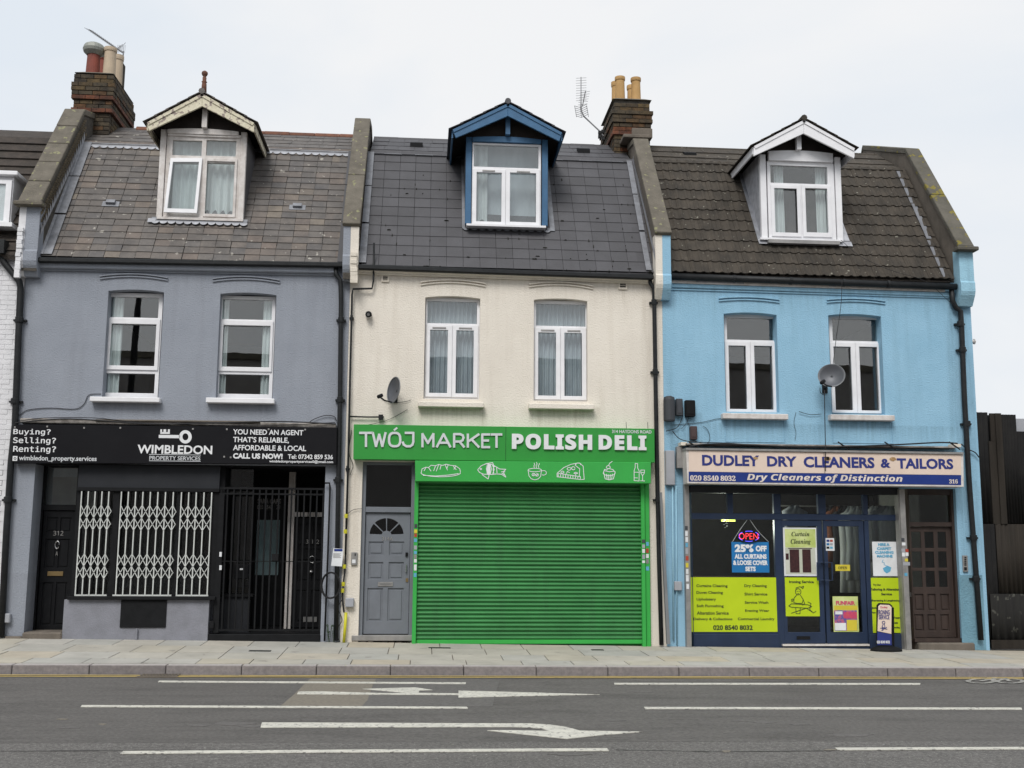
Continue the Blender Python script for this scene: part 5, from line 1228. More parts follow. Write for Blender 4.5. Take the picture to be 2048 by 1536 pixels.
# stickers on the rails
SC = [M_POSTB, M_REDP, M_PAPER, M_POSTY, M_PAPERB, M_BOXG, M_PAPER, M_STEEL]
def stickers(lst, Y, where):
    cn = {'pale_blue_print': 'pale blue', 'red_print': 'red', 'white_paper': 'white', 'yellow_print': 'yellow', 'grey_plastic_box': 'light grey', 'galvanised_steel': 'mottled grey', 'dark_grey_cable_box': 'dark grey'}
    on = ['topmost', 'second from the top', 'third from the top', 'fourth from the top', 'fifth from the top', 'sixth from the top', 'fourth from the foot', 'third from the foot', 'second from the foot', 'lowest'] if len(lst) > 6 else ['topmost', 'second from the top', 'middle one', 'second from the foot', 'lowest']
    for i, (x0_, y0_, x1_, y1_, mt) in enumerate(lst):
        MB().pbox(x0_, y0_, x1_, y1_, Y-.003, Y).build('sticker', mt, None, label='small %s sticker, %s on %s' % (cn[mt.name], on[i] if i < len(lst)-1 else 'lowest', where), cat='sticker', group='trade stickers on '+where)
stickers([(829,1048+0,834.5,1056,M_BOXD),(828.5,1059,834.3,1066,M_POSTY),(828.5,1067,834,1074,M_REDP),(828,1077,834,1084,M_PAPERB),(828,1091,833.8,1099,M_BOXG),(828,1102,833.6,1108,M_PAPERB),(828,1109,833.6,1117,M_STEEL),(828,1118,833.4,1125,M_PAPER),(828,1129,833.2,1141,M_PAPER),(827.6,1146,833,1154,M_PAPERB)], -.101, "the shutter's left rail")
stickers([(1284,1079,1290.5,1086,M_BOXD),(1284.5,1089,1290,1096,M_BOXG),(1284.5,1098,1290,1106,M_PAPER),(1284.5,1109,1290,1118,M_BOXG),(1284.5,1121,1290,1126,M_PAPER)], -.101, "the shutter's inner right rail")
stickers([(1292,1084,1297.5,1092,M_PAPERB),(1292,1097,1297.5,1106,M_REDP),(1292,1108,1297.5,1116,M_PAPER),(1292,1118,1297.5,1127,M_STEEL),(1292,1133,1298,1141,M_PAPERB)], -.071, "the shutter's outer right rail")
# sign boards
def signboard(name, tl_, tr_, br2, bl2, Y, Yb_, mt, **k):
    A_, B_, C_, D_ = F(*tl_,Y), F(*tr_,Y), F(*br2,Y), F(*bl2,Y); b = MB()
    b.hexa([(D_.x,Y,D_.z),(C_.x,Y,C_.z),(C_.x,Yb_,C_.z),(D_.x,Yb_,D_.z),(A_.x,Y,A_.z),(B_.x,Y,B_.z),(B_.x,Yb_,B_.z),(A_.x,Yb_,A_.z)]); return b.build(name, mt, None, **k)
YG = -.20
S2 = signboard('shop_sign', (707.5,848.5), (1309,857.5), (1309.5,925), (706.5,918.5), YG, -.01, M_GREEN, bevel=.004, label='long green deli sign with raised pale lettering', cat='shop sign')
s5 = zoomed(660, 500, 2048/720.)
YL = YG-.001
LT = {'T': [[(0,0),(1,0)],[(.5,0),(.5,1)]], 'W': [[(0,0),(.25,1)],[(.25,1),(.5,.12)],[(.5,.12),(.75,1)],[(.75,1),(1,0)]],
 'O': [[(.5+.5*math.copysign(abs(math.cos(R(a)))**.75, math.cos(R(a))), .5-.5*math.copysign(abs(math.sin(R(a)))**.75, math.sin(R(a)))) for a in range(0,361,15)]],
 'J': [[(.25,0),(1,0),(1,.68),(.92,.88),(.7,1),(.35,1),(.1,.88),(0,.7)]], 'M': [[(0,1),(0,0)],[(0,0),(.5,.72)],[(.5,.72),(1,0)],[(1,0),(1,1)]], 'A': [[(0,1),(.5,0)],[(.5,0),(1,1)],[(.18,.68),(.82,.68)]],
 'R': [[(0,1),(0,0),(.6,0),(.88,.1),(.95,.28),(.86,.48),(.6,.58),(0,.58)],[(.55,.58),(1,1)]], 'K': [[(0,0),(0,1)],[(1,0),(.05,.56)],[(.36,.42),(1,1)]], 'E': [[(1,0),(0,0),(0,1),(1,1)],[(0,.48),(.85,.48)]]}
for ch, a_, c_, t_, b_ in (('T',170,240,1041,1117),('W',244,316,1041,1117),('O',336,400,1041,1117),('J',414,474,1041,1117),('M',526,588,1047,1119),('A',608,684,1048,1120),('R',706,762,1048,1121),('K',784,846,1049,1121),('E',866,907,1050,1122),('T',918,976,1050,1122)):
    strokes([[(a_+(c_-a_)*x, t_+(b_-t_)*y) for x, y in ln] for ln in LT[ch]], YL, 4.5, M_TXG, S2, 'raised_letter', s5, .018)
for ch, a_, c_ in () and (('T',166,244),('W',238,322),('O',331,405),('J',412,478)): text(sansr(ch), pz(s5,a_,1037,c_,1121), YL, M_TXG, S2, FX, .012, thick=.02)
strokes([[(366,1024),(380,1013)]], YL-.003, 3.6, M_TXG, S2, 'letter_accent', s5)
for ch, a_, c_ in () and (('M',521,592),('A',606,688),('R',702,766),('K',778,850),('E',860,911),('T',916,980)): text(sansr(ch), pz(s5,a_,1043+(a_-521)*.004,c_,1122+(a_-521)*.008), YL, M_TXG, S2, FX, .012, thick=.02)
text(sansb('POLISH'), pz(s5,1034,1048,1490,1136), YL, M_TXW, S2, FX, .022, thick=.03, space=1.08); text(sansb('DELI'), pz(s5,1527,1055,1798,1138), YL, M_TXW, S2, FX, .022, thick=.03, space=1.08)
text('314 HAYDONS ROAD', pz(s5,1604,1024,1829,1043), YL, M_TXG, S2, None, .02)
MB().pbox(1011.3,854,1011.9,922,YL-.001,YL).build('panel_joint', M_BLKD, S2)
for x in (1253, 1296): 
    p = F(x, 856, -.1); MB().tube([(p.x,-.1,p.z-.02),(p.x-.005,-.1,p.z+.09)], .004, 5).build('fixing_wire', M_CABLE, S2)
YG2 = -.30
S3 = signboard('shop_sign', (830,921), (1302,924.5), (1302,967), (830.5,962.5), YG2, -.03, M_GREENB, bevel=.006, label='short green shutter box printed with white food drawings', cat='shop sign')
YL2 = YG2-.001
def dr(lines, w_, name): strokes(lines, YL2, w_, M_TXW, S3, name, s5)
dr([arc(630,1268,112,22,175,365,20), [(519,1266),(524,1245),(545,1236),(560,1238),(575,1225),(600,1228),(618,1220),(640,1226),(660,1219),(690,1226),(715,1228),(738,1245),(742,1262)],
    [(545,1240),(535,1256)],[(560,1238),(575,1258)],[(600,1230),(590,1256)],[(618,1222),(605,1258)],[(632,1224),(626,1248)],[(655,1222),(668,1252)],[(672,1224),(664,1245)],[(700,1228),(718,1250)],[(715,1230),(705,1248)],[(530,1282),(600,1286),(680,1280),(730,1272)]], 1.3, 'bread_drawing')
dr([[(840,1250),(860,1228),(890,1215),(925,1222),(965,1246),(1000,1248),(985,1262),(1000,1292),(975,1276),(950,1274),(905,1278),(870,1275),(850,1265),(840,1250)],
    [(890,1215),(925,1210),(935,1235)],[(865,1278),(900,1303),(905,1280)],[(893,1220),(890,1245),(895,1275)],[(902,1220),(898,1245),(903,1275)],[(912,1220),(918,1245),(912,1275)],[(930,1228),(928,1250),(932,1272)],[(925,1224),(934,1250),(926,1272)],[(948,1240),(950,1268)],[(975,1262),(995,1262)],[(978,1270),(996,1282)],arc(858,1246,4,4,0,360,8)], 1.4, 'fish_drawing')
dr([[(897,1222),(897,1274)],[(907,1222),(907,1274)]], 3.6, 'fish_drawing')
dr([arc(1165,1252,38,10,0,360,20), [(1127,1254),(1132,1285),(1145,1302),(1165,1308),(1185,1302),(1198,1288),(1203,1254)], arc(1214,1268,17,13,-120,130,12), arc(1158,1278,9,7,0,360,10), arc(1178,1280,8,7,0,360,10), [(1152,1284),(1164,1272)],[(1172,1286),(1184,1274)],[(1162,1238),(1160,1228),(1165,1220),(1161,1212)],[(1175,1238),(1172,1228),(1178,1218),(1174,1208)],[(1188,1238),(1184,1228),(1192,1218),(1190,1214)]], 1.2, 'cup_drawing')
dr([[(1292,1270),(1330,1238),(1370,1220),(1400,1214),(1420,1212),(1440,1230),(1446,1305),(1425,1306),(1292,1290),(1292,1270),(1425,1290)],[(1400,1214),(1395,1225),(1420,1245),(1418,1290)],arc(1412,1222,14,10,0,180,8),arc(1360,1245,11,8,0,360,10),arc(1384,1242,10,9,0,360,10),arc(1322,1264,9,6,0,360,8),[(1345,1272),(1350,1260),(1362,1266)],arc(1398,1272,10,7,0,180,8),[(1388,1272),(1408,1272)],[(1398,1272),(1398,1284)]]+[[(1298+i*14,1276+i*1.4),(1298+i*14,1290+i*1.2)] for i in range(10)], 1.3, 'pizza_drawing')
dr([arc(1588,1268,34,16,180,360,12)]+[[(1556,1262),(1565,1302),(1588,1308),(1612,1302),(1622,1262)],[(1572,1275),(1576,1304)],[(1582,1278),(1584,1306)],[(1594,1278),(1593,1306)],[(1606,1275),(1602,1304)],[(1556,1264),(1562,1248),(1575,1252),(1580,1243),(1598,1246),(1610,1250),(1620,1262)],[(1562,1256),(1590,1262),(1615,1258)],arc(1583,1236,11,9,0,360,12),[(1584,1228),(1590,1214),(1605,1203)]], 1.3, 'cupcake_drawing')
dr([[(1736,1216),(1736,1238),(1730,1256),(1730,1312),(1758,1314),(1759,1258),(1750,1240),(1750,1216),(1736,1214)],[(1731,1264),(1757,1265)],[(1731,1296),(1750,1297)],[(1768,1252),(1768,1268),(1778,1284),(1788,1270),(1789,1252),(1768,1252)],[(1769,1266),(1787,1266)],[(1778,1284),(1778,1312)],[(1766,1313),(1790,1314)]], 1.2, 'bottle_and_glass_drawing')

# pipes of the cream house
pipe('downpipe', [(1299,556),(1301,566),(1308,578),(1309,640),(1312,820),(1315,980),(1318,1120),(1323,1290)], .033, H2, collars=[(1308,605),(1310.5,744),(1316,1000)])
p_ = pipe('overflow_pipe', [(748,486),(747,560),(744,577),(706,578),(704,590),(703,640),(700,760),(697,900),(691,1110)], .016, H2, collars=[(703,636),(695,938)])
for x, y in [(692.3,1032),(691,1063),(688.5,1133),(686.5,1168),(685,1181)]:
    q = F(x, y, -.07); MB().lathe((q.x, q.y, q.z-.03), [(.026,0),(.028,.03),(.026,.06)], 8).build('yellow_tape', M_YPIPE, p_)
cable([(691,1110),(690,1140),(687,1165),(685,1195),(688,1225)], .013, -.05, 'black cable tied with yellow tape beside the grey pillar')
pipe('gas_pipe', [(692,1225),(690,1255),(687.5,1286)], .022, H2, M_YPIPE)
pipe('flat_bar_bracket', [(700,833),(735,834),(768,834)], .012, H2, M_PIPE, Y=-.05, collars=[])
MB().pbox(757,829,766,839,-.09,-.02).build('pipe_clamp', M_PIPE, H2)
for x0_, y0_, x1_, y1_ in [(763,549,778,564),(1237,562,1254,579)]:
    lo, _, hi, _ = rect(x0_, y0_, x1_, y1_, -.01)
    v = plate([[lo,(hi[0],lo[1]),hi,(lo[0],hi[1])],[(lo[0]+.02,lo[1]+.02),(hi[0]-.02,lo[1]+.02),(hi[0]-.02,hi[1]-.02),(lo[0]+.02,hi[1]-.02)]], -.025, .002).build('air_vent', M_CREAMB, H2)
    MB().box(lo[0]+.015, hi[0]-.015, -.004, -.002, lo[1]+.015, hi[1]-.015).build('vent_opening', M_BLKD, v)
    for i in range(3):
        z_ = lo[1]+.03+i*.03; b = MB(); b.hexa([(lo[0]+.02,-.03,z_-.008),(hi[0]-.02,-.03,z_-.008),(hi[0]-.02,-.006,z_+.006),(lo[0]+.02,-.006,z_+.006),(lo[0]+.02,-.03,z_-.004),(hi[0]-.02,-.03,z_-.004),(hi[0]-.02,-.006,z_+.01),(lo[0]+.02,-.006,z_+.01)]); b.build('vent_louvre', M_CREAMB, v)
# security camera
p = F(737, 628, -.1)
T = empty('security_camera', (p.x, -.05, p.z-.06), 'small dome security camera on the cream wall below the left vent', 'security camera')
MB().lathe((p.x,-.05,p.z-.055),[(.03,0),(.045,.02),(.045,.045)],14).build('mount', M_OLDW, T, smooth=True)
b = MB(); b.tube([(p.x,0,p.z),(p.x,-.08,p.z),(p.x,-.13,p.z-.015)], [.048,.05,.035], 14); b.build('camera_body', M_BLKD, T, smooth=True)
MB().tube([(p.x,-.13,p.z-.015),(p.x,-.137,p.z-.017)], .022, 12).build('lens', M_CHROME, T)
# satellite dishes
def dish(label, px, py, rx, rz, n, lnb, Y, foot):
    c = F(px, py, Y); n = Vector(n).normalized(); a = n.cross(Vector((0,0,1))).normalized(); u_ = a.cross(n).normalized()
    T = empty('satellite_dish', (c.x, Y, c.z-rz), label, 'satellite dish', 'satellite dishes on the upper walls')
    b = MB(); rings = 7; seg = 28
    for k_ in range(rings+1):
        f_ = k_/rings
        for j in range(seg):
            t = 2*math.pi*j/seg; p = c+a*(rx*f_*math.cos(t))+u_*(rz*f_*math.sin(t))+n*(.06*f_*f_-.06); b.v.append(tuple(p))
    for k_ in range(rings):
        for j in range(seg): b.f.append((k_*seg+j, k_*seg+(j+1)%seg, (k_+1)*seg+(j+1)%seg, (k_+1)*seg+j))
    d_ = b.build('reflector', M_DISH, T, smooth=True); s_ = d_.modifiers.new('thickness', 'SOLIDIFY'); s_.thickness = .008
    rim = MB(); rim.tube([c+a*(rx*math.cos(t))+u_*(rz*math.sin(t)) for t in [2*math.pi*j/28 for j in range(29)]], .007, 5); rim.build('rim', M_PIPEG, T)
    l = F(*lnb, Y+n.y*.38); low = c-u_*rz*.95
    MB().tube([low-n*.02, l.lerp(low, .45)-u_*.02, l], .011, 6).build('feed_arm', M_BLKD, T)
    MB().tube([l+(c-l)*-.06, l+(c-l)*.2], .028, 10).build('receiver_head', M_BLKD, T, smooth=True)
    f_ = F(*foot, -.002); MB().tube([c-n*.07, Vector((c.x, Y+.14, c.z-.1)), Vector((f_.x, -.03, f_.z))], .016, 8).build('mount_arm', M_PIPE, T)
    MB().box(f_.x-.04, f_.x+.04, -.03, 0, f_.z-.07, f_.z+.07).build('wall_plate', M_PIPE, T)
dish('dark satellite dish turned sideways left of the left cream-house window', 787, 780, .19, .20, (-.86,-.5,.12), (758,793), -.28, (790,797))
dish('dark satellite dish on a pole between the two blue-house windows', 1663, 751, .20, .185, (-.38,-.9,.2), (1644,765), -.38, (1649,778))
cable([(762,795),(775,803),(795,805),(812,803),(822,800)], .004, -.02, 'thin cable from the dish to the wall below it on the cream wall')
cable([(815,819),(780,838),(745,848),(708,852)], .004, -.02, 'thin cable slanting down the cream wall to the green sign')
# notice, coil, intercom, meter box
T = signboard('notice', pz(q2,931,686,0,0)[:2], pz(q2,1001,690,0,0)[:2], pz(q2,991,813,0,0)[:2], pz(q2,915,808,0,0)[:2], -.125, -.12, M_PAPER, label='laminated white council notice tied to the black downpipe', cat='notice')
MB().pbox(*pz(q2,937,691,995,707), -.128, -.1255).build('printed_header', M_SIGNBL, T)
b = MB(); 
for i in range(5): b.pbox(*pz(q2,930,722+i*7,985-(i%2)*8,725+i*7), -.127, -.1255)
b.build('printed_lines', M_STEEL, T)
c = F(*q2(913,945), -.1); b = MB()
for k_ in range(3): b.tube([(c.x+(.125+.008*k_)*math.cos(t), -.1-.012*k_, c.z+(.18+.006*k_)*math.sin(t)) for t in [2*math.pi*j/30 for j in range(31)]], .008, 5)
b.build('cable_coil', M_CABLE, None, label='coil of black cable hung on the grey pillar', cat='cable coil')
T = MB().pbox(*pz(q2,1055,714,1098,804), -.035, 0).build('intercom', M_STEEL, None, bevel=.006, label='grey intercom panel beside the grey sunburst door', cat='intercom')
MB().pbox(*pz(q2,1062,765,1086,790), -.038, -.0352).build('button', M_PAPER, T); MB().pbox(*pz(q2,1080,722,1087,740), -.038, -.0352).build('speaker_slot', M_BLKD, T)
MB().pbox(*pz(q2,1014,1035,1073,1098), -.09, 0).build('meter_box', M_BOXG, None, bevel=.01, label='grey plastic box low on the cream pillar by the grey door', cat='utility box')
MB().pbox(*pz(q1,4,1142,66,1208), -.08, 0).build('meter_box', M_BOXG, None, bevel=.01, label='pale grey box low on the grey wall left of door 312A', cat='utility box')
cable([q2(1130,410),q2(1075,415),q2(1030,445)], .004, -.03, 'thin black cable crossing the cream pillar to the grey door frame')
cable([(680,1283),(672,1262),(684,1240),(676,1215),(686,1195),(682,1180)], .006, -.05, 'tangled thin cable at the foot of the black downpipe')
cable([(703,860),(698,905),(706,930),(700,950)], .005, -.03, 'thin black cable hanging left of the green sign')
# weeds
T = empty('weed', (F(666,1278).x, -.06, zb(-1.3)), 'small green weed growing at the foot of the black downpipe', 'plant')
b = MB(); p0 = F(664,1283,-.06); st_ = MB()
for s_ in range(9):
    bx_ = p0.x+random.uniform(-.06,.07); h_ = random.uniform(.12,.36); tx = bx_+random.uniform(-.07,.07); 
    st_.tube([(bx_,-.05,p0.z-.02),((bx_+tx)/2,-.07,p0.z+h_*.5),(tx,-.08,p0.z+h_)], .003, 4)
    for k_ in range(12):
        t = random.uniform(.15,1); c = Vector((bx_+(tx-bx_)*t, -.06-.03*random.random(), p0.z+h_*t)); d = Vector((random.uniform(-1,1), random.uniform(-1,.2), random.uniform(-.4,.7))).normalized(); e = d.cross(Vector((random.random(),.3,1))).normalized(); l = random.uniform(.02,.04)
        b.add([c, c+d*l*.5+e*l*.3, c+d*l, c+d*l*.5-e*l*.3], [(0,1,2,3)])
b.build('leaves', M_LEAF, T, kind='stuff'); st_.build('stems', M_LEAF, T)

# ================================================================== AERIALS
def rod(b, p, q, r): b.tube([p, q], r, 5)
# left chimney: pole with long yagi pointing up-left
Y = 3.1
T = empty('tv_aerial', tuple(F(243,165,Y)), 'long slanting television aerial beside the left chimney pots', 'aerial', 'television aerials on the chimneys')
MB().tube([F(243,168,Y), F(247,102,Y)], .013, 6).build('mast', M_ALU, T)
a_, c_ = F(178,59,Y-.6), F(246,106,Y); MB().tube([a_, c_], .009, 5).build('boom', M_ALU, T)
for i in range(16):
    p = a_.lerp(c_, i/17.); MB().tube([p+Vector((-.085,0,.03)), p+Vector((.085,0,-.03))], .0035, 4).build('director_rod', M_ALU, T)
for dx, dy in ((0,0),(6,-3),(-5,4)):
    p = F(236+dx,96+dy,Y-.1); MB().tube([p+Vector((-.05,0,-.07)), p+Vector((.08,0,.08))], .004, 4).build('reflector_rod', M_ALU, T)
b = MB(); g0 = F(243,98,Y-.05)
for i in range(6):
    t = -.07+.028*i; rod(b, g0+Vector((-.07,t*.3,t)), g0+Vector((.05,t*.3,t+.02)), .0025); rod(b, g0+Vector((t-.01,0,-.08)), g0+Vector((t,0,.08)), .0025)
b.build('mesh_reflector', M_ALU, T)
# cream house chimney aerial
Y = 2.6
T = empty('tv_aerial', tuple(F(1208,275,Y)), 'upright television aerial on a bent arm left of the buff chimney pots', 'aerial', 'television aerials on the chimneys')
MB().tube([F(1207,272,Y),F(1199,262,Y),F(1167,232,Y),F(1163,222,Y),F(1162,206,Y)], .014, 7).build('mast', M_ALU, T)
MB().tube([F(1162,208,Y),F(1162,154,Y)], .009, 5).build('boom', M_ALU, T); MB().tube([F(1165,212,Y-.1),F(1171,182,Y-.3)], .008, 5).build('boom', M_ALU, T)
for i in range(10):
    y = 156+i*5; MB().tube([F(1152,y+.5,Y),F(1173,y-.5,Y)], .0035, 4).build('director_rod', M_ALU, T)
for i in range(6):
    y = 184+i*5; x = 1171-i; MB().tube([F(x-10,y+1,Y-.3),F(x+9,y-1.5,Y-.3)], .0035, 4).build('director_rod', M_ALU, T)
for i in range(6): MB().tube([F(1150+i*.6,212+i*4,Y-.1),F(1160+i*.5,215+i*4,Y-.1),F(1174+i*.6,208+i*4,Y-.1)], .005, 4).build('reflector_rod', M_ALU, T)
for x0_, x1_ in ((1149,1153),(1160,1163),(1173,1177)): MB().tube([F(x0_,211,Y-.1),F(x1_,234,Y-.1)], .005, 4).build('reflector_rod', M_ALU, T)
b = MB()
for x, y in ((1200,264),(1206,262),(1200,272),(1207,276)): b.pbox(x-3,y-3,x+3,y+3,Y-.03,Y+.03)
b.build('mast_clamp', M_PIPE, T)

# ================================================================== BLUE HOUSE, GROUND FLOOR
q4 = zoomed(1300, 860, 3.2); q5 = zoomed(1650, 860, 3.2)
YF = .08
zh = F(1600,975,YF).z
zbs = lambda x: zb(x)
X0, X1 = gx(1383,1100,YF), gx(1799,1100,YF)
z_tr1, z_tr0 = F(1600,1028,YF).z, F(1600,1040,YF).z         # transom
z_plin = F(1450,1268,YF).z
def nav(name, x0, x1, z0, z1, y0=YF-.03, y1=YF+.05, mt=M_NAVY): return MB().box(x0, x1, y0, y1, z0, z1).build(name, mt, H3, bevel=.004)
nav('stall_riser', X0, gx(1556,1280,YF), -.2, z_plin, YF-.05)
nav('stall_riser', gx(1737,1280,YF), X1, -.2, F(1770,1268,YF).z, YF-.05)
posts = [(1382,1386),(1547,1566),(1640,1651),(1728,1738),(1797,1801)]
def qx(fn, x, y): return F(*fn(x, y), YF).x
upr = [X0, qx(q4,490,460)-.0]
# uprights above and below the transom
for (a, c) in [(gx(1382,1100,YF),gx(1384,1100,YF)),(gx(1549,1100,YF),gx(1563,1100,YF)),(gx(1729,1100,YF),gx(1738,1100,YF)),(gx(1797,1100,YF),gx(1801,1100,YF))]:
    nav('shopfront_upright', a, c, -.1, z_tr0-.002); nav('shopfront_upright', a, c, z_tr1+.002, zh-.06)
for a, c in [(gx(1454,1010,YF),gx(1465,1010,YF)),(gx(1635,1010,YF),gx(1650,1010,YF))]: nav('shopfront_upright', a, c, z_tr1+.002, zh-.06)
nav('transom', X0, X1, z_tr0, z_tr1, YF-.035); nav('shopfront_head', X0, X1, zh-.058, zh+.0)
for a, c in [(1384,1454),(1465,1549),(1563,1635),(1650,1729),(1738,1797)]:
    MB().box(gx(a,1010,YF), gx(c,1010,YF), YF+.01, YF+.016, z_tr1, zh-.058).build('toplight_pane', SHOPGLASS, H3)
for a, c in [(1384,1549),(1738,1797)]:
    MB().box(gx(a,1100,YF), gx(c,1100,YF), YF+.01, YF+.016, z_plin, z_tr0).build('shop_pane', SHOPGLASS, H3)
    MB().box(gx(a,1100,YF), gx(c,1100,YF), YF-.02, YF+.03, z_plin, z_plin+.03).build('glazing_bead', M_NAVY, H3)
# double doors
zd0, zd1 = F(1650,1287,YF).z, z_tr0-.004
for nm, a, c, gl in [('left', 1564,1646,(864,600,1072,1298)), ('right', 1649,1730,(1128,598,0,0))]:
    Y_ = YF-.0; x0_, x1_ = gx(a,1150,Y_), gx(c,1150,Y_)
    gx0, gx1 = (x0_+.06, x1_-.075)
    gz0, gz1 = zd0+.17, zd1-.09
    dd = plate([[(x0_,zd0),(x1_,zd0),(x1_,zd1),(x0_,zd1)],[(gx0,gz0),(gx1,gz0),(gx1,gz1),(gx0,gz1)]], Y_-.02, Y_+.03, .004).build('shop_door', M_NAVY, H3, label='%s leaf of the navy double door' % nm)
    MB().box(gx0-.005, gx1+.005, Y_, Y_+.006, gz0-.005, gz1+.005).build('pane', SHOPGLASS, dd)
    if nm == 'left': MB().pbox(*pz(q4,940,1320,1026,1340), Y_-.03, Y_-.02).build('letterbox', M_BLKD, dd)
    hx = F(*q4(1072 if nm == 'left' else 1166, 905), Y_-.08); h0, h1 = F(*q4(1070,962),Y_-.08).z, F(*q4(1070,848),Y_-.08).z
    xi = F(*q4(1108 if nm == 'left' else 1122, 905), Y_-.08).x
    MB().tube([(xi,Y_-.02,h1),(xi,Y_-.07,h1),(hx.x,Y_-.08,h1),(hx.x,Y_-.08,h0),(xi,Y_-.07,h0),(xi,Y_-.02,h0)], .012, 8).build('door_handle', M_NAVY, dd)
MB().box(gx(1562,1287,YF), gx(1735,1287,YF), YF-.08, YF+.05, zd0-.03, zd0-.004).build('threshold', M_OLDW, H3)
MB().box(gx(1562,1287,YF), gx(1735,1287,YF), YF-.06, YF+.05, -.1, zd0-.031).build('step', M_NAVY, H3)
# steel shutter guide posts
def leanbox(name, p0, p1, w_, y0, y1, mt, H, **k):
    a_, c_ = F(*p0, y0), F(*p1, y0); x_ = (a_.x+c_.x)/2; return MB().box(x_-w_/2, x_+w_/2, y0, y1, c_.z, a_.z).build(name, mt, H, **k)
leanbox('shutter_post', (1373,968), (1379,1295), .075, -.1, .03, M_STEEL, H3, bevel=.005)
leanbox('shutter_post', (1803,978), (1820,1300), .085, -.12, .0, M_STEEL, H3, bevel=.005); leanbox('shutter_post', (1799,978), (1813,1300), .05, -.08, .06, M_STEEL, H3)
nav('shutter_roll_cover', gx(1380), gx(1800), F(1600,988,.0).z, F(1600,974,0).z, -.06, .03, M_DKGREY)
stickers([(x0_, y0_, x1_, y1_, m__) for x0_, y0_, x1_, y1_, m__ in [(1370,1052,1375.5,1060,M_BOXD),(1370.5,1062,1375.5,1072,M_PAPER),(1371,1074,1376,1084,M_PAPER),(1371,1086,1376,1094,M_PAPERB),(1371,1096,1376.5,1108,M_BOXG),(1371.5,1112,1377,1121,M_REDP),(1371.5,1126,1377,1135,M_POSTY),(1372,1138,1377,1148,M_PAPER),(1372,1150,1377.5,1163,M_PAPER),(1373,1168,1378,1178,M_PAPER)]], -.101, 'the left steel post')
stickers([(1803,1076,1809,1083,M_BOXD),(1804,1085,1811,1091,M_PAPER),(1803,1097,1810,1104,M_BOXG),(1811,1098,1817,1104,M_REDP),(1804,1105,1810,1113,M_PAPER),(1811,1105,1817,1112,M_PAPER),(1810,1117,1816,1123,M_POSTY),(1806,1124,1820,1131,M_BOXG),(1809,1146,1815,1152,M_PAPERB)], -.121, 'the right steel post')
# brown door
YB_ = .14
bx0, bx1 = gx(1817,1100,YB_), gx(1916,1100,YB_)
z0_, z1_ = F(1860,1275,YB_).z, F(1860,1053,YB_).z; zlt = F(1860,990,YB_).z; zlb = F(1860,1047,YB_).z
b = MB(); b.box(bx0, bx0+.018, YB_-.06, YB_+.06, -.1, zh); b.box(bx1-.10, bx1+.03, YB_-.06, YB_+.06, -.1, zh); b.box(bx0+.0185, bx1-.101, YB_-.05, YB_+.05, z1_, zlb+.02); b.box(bx0+.0185, bx1-.101, YB_-.05, YB_+.05, zlt+.0, zh); b.build('door_frame', M_BROWN, H3, bevel=.004)
MB().box(bx0+.018, bx1-.1, YB_+.01, YB_+.016, zlb, zlt+.01).build('fanlight_pane', OLDGLASS, H3)
def qd(x, y): p = F(*q5(x, y), YB_); return p.x, p.z
loops = []; panes_ = []
for r_, (ya, yb_) in enumerate([(652,755),(778,882),(902,1005)]):
    for a, c in ((552+r_*4,616+r_*5),(636+r_*4,698+r_*4),(720+r_*4,778+r_*4)):
        (xa, za), (xb, zb2) = qd(a, ya), qd(c, yb_); lp_ = [(xa,zb2),(xb,zb2),(xb,za),(xa,za)]
        loops.append(lp_); panes_.append(lp_)
low = []
for (ya, yb_) in [(1050,1155),(1180,1285)]:
    for a, c in ((572,634),(656,712),(738,798)):
        (xa, za), (xb, zb2) = qd(a, ya), qd(c, yb_); low.append([(xa,zb2),(xb,zb2),(xb,za),(xa,za)])
dx0, dx1 = bx0+.02, bx1-.103
bd = plate([[(dx0,z0_),(dx1,z0_),(dx1,z1_-.004),(dx0,z1_-.004)]]+loops+low, YB_, YB_+.022, .004).build('door', M_BROWN, H3, label='brown wooden door with nine small panes')
zm = F(*q5(660,1028),YB_).z
MB().box(dx0+.002, dx1-.002, YB_+.0225, YB_+.05, z0_, zm).build('door_back', M_BROWN, bd)
for lp_ in panes_: MB().box(lp_[0][0]-.004, lp_[1][0]+.004, YB_+.012, YB_+.017, lp_[0][1]-.004, lp_[2][1]+.004).build('pane', OLDGLASS, bd)
for lp_ in low: MB().box(lp_[0][0]+.02, lp_[1][0]-.02, YB_+.01, YB_+.022, lp_[0][1]+.02, lp_[2][1]-.02).build('door_panel', M_BROWN, bd, bevel=.006)
MB().pbox(*pz(q5,548,1040,556,1068), YB_-.02, YB_).build('door_handle', M_CHROME, bd)
MB().box(bx0-.02, bx1+.02, YB_-.12, YB_+.05, z0_-.06, z0_-.005).build('threshold', M_BROWN, H3)
MB().box(bx0+.01, bx1+.1, -.05, .3, -.2, z0_-.065).build('door_step', M_CEM, H3, bevel=.02)
leanbox('plinth_patch', (1940,1150), (1950,1300), .38, -.012, -.002, M_BLUED, H3)
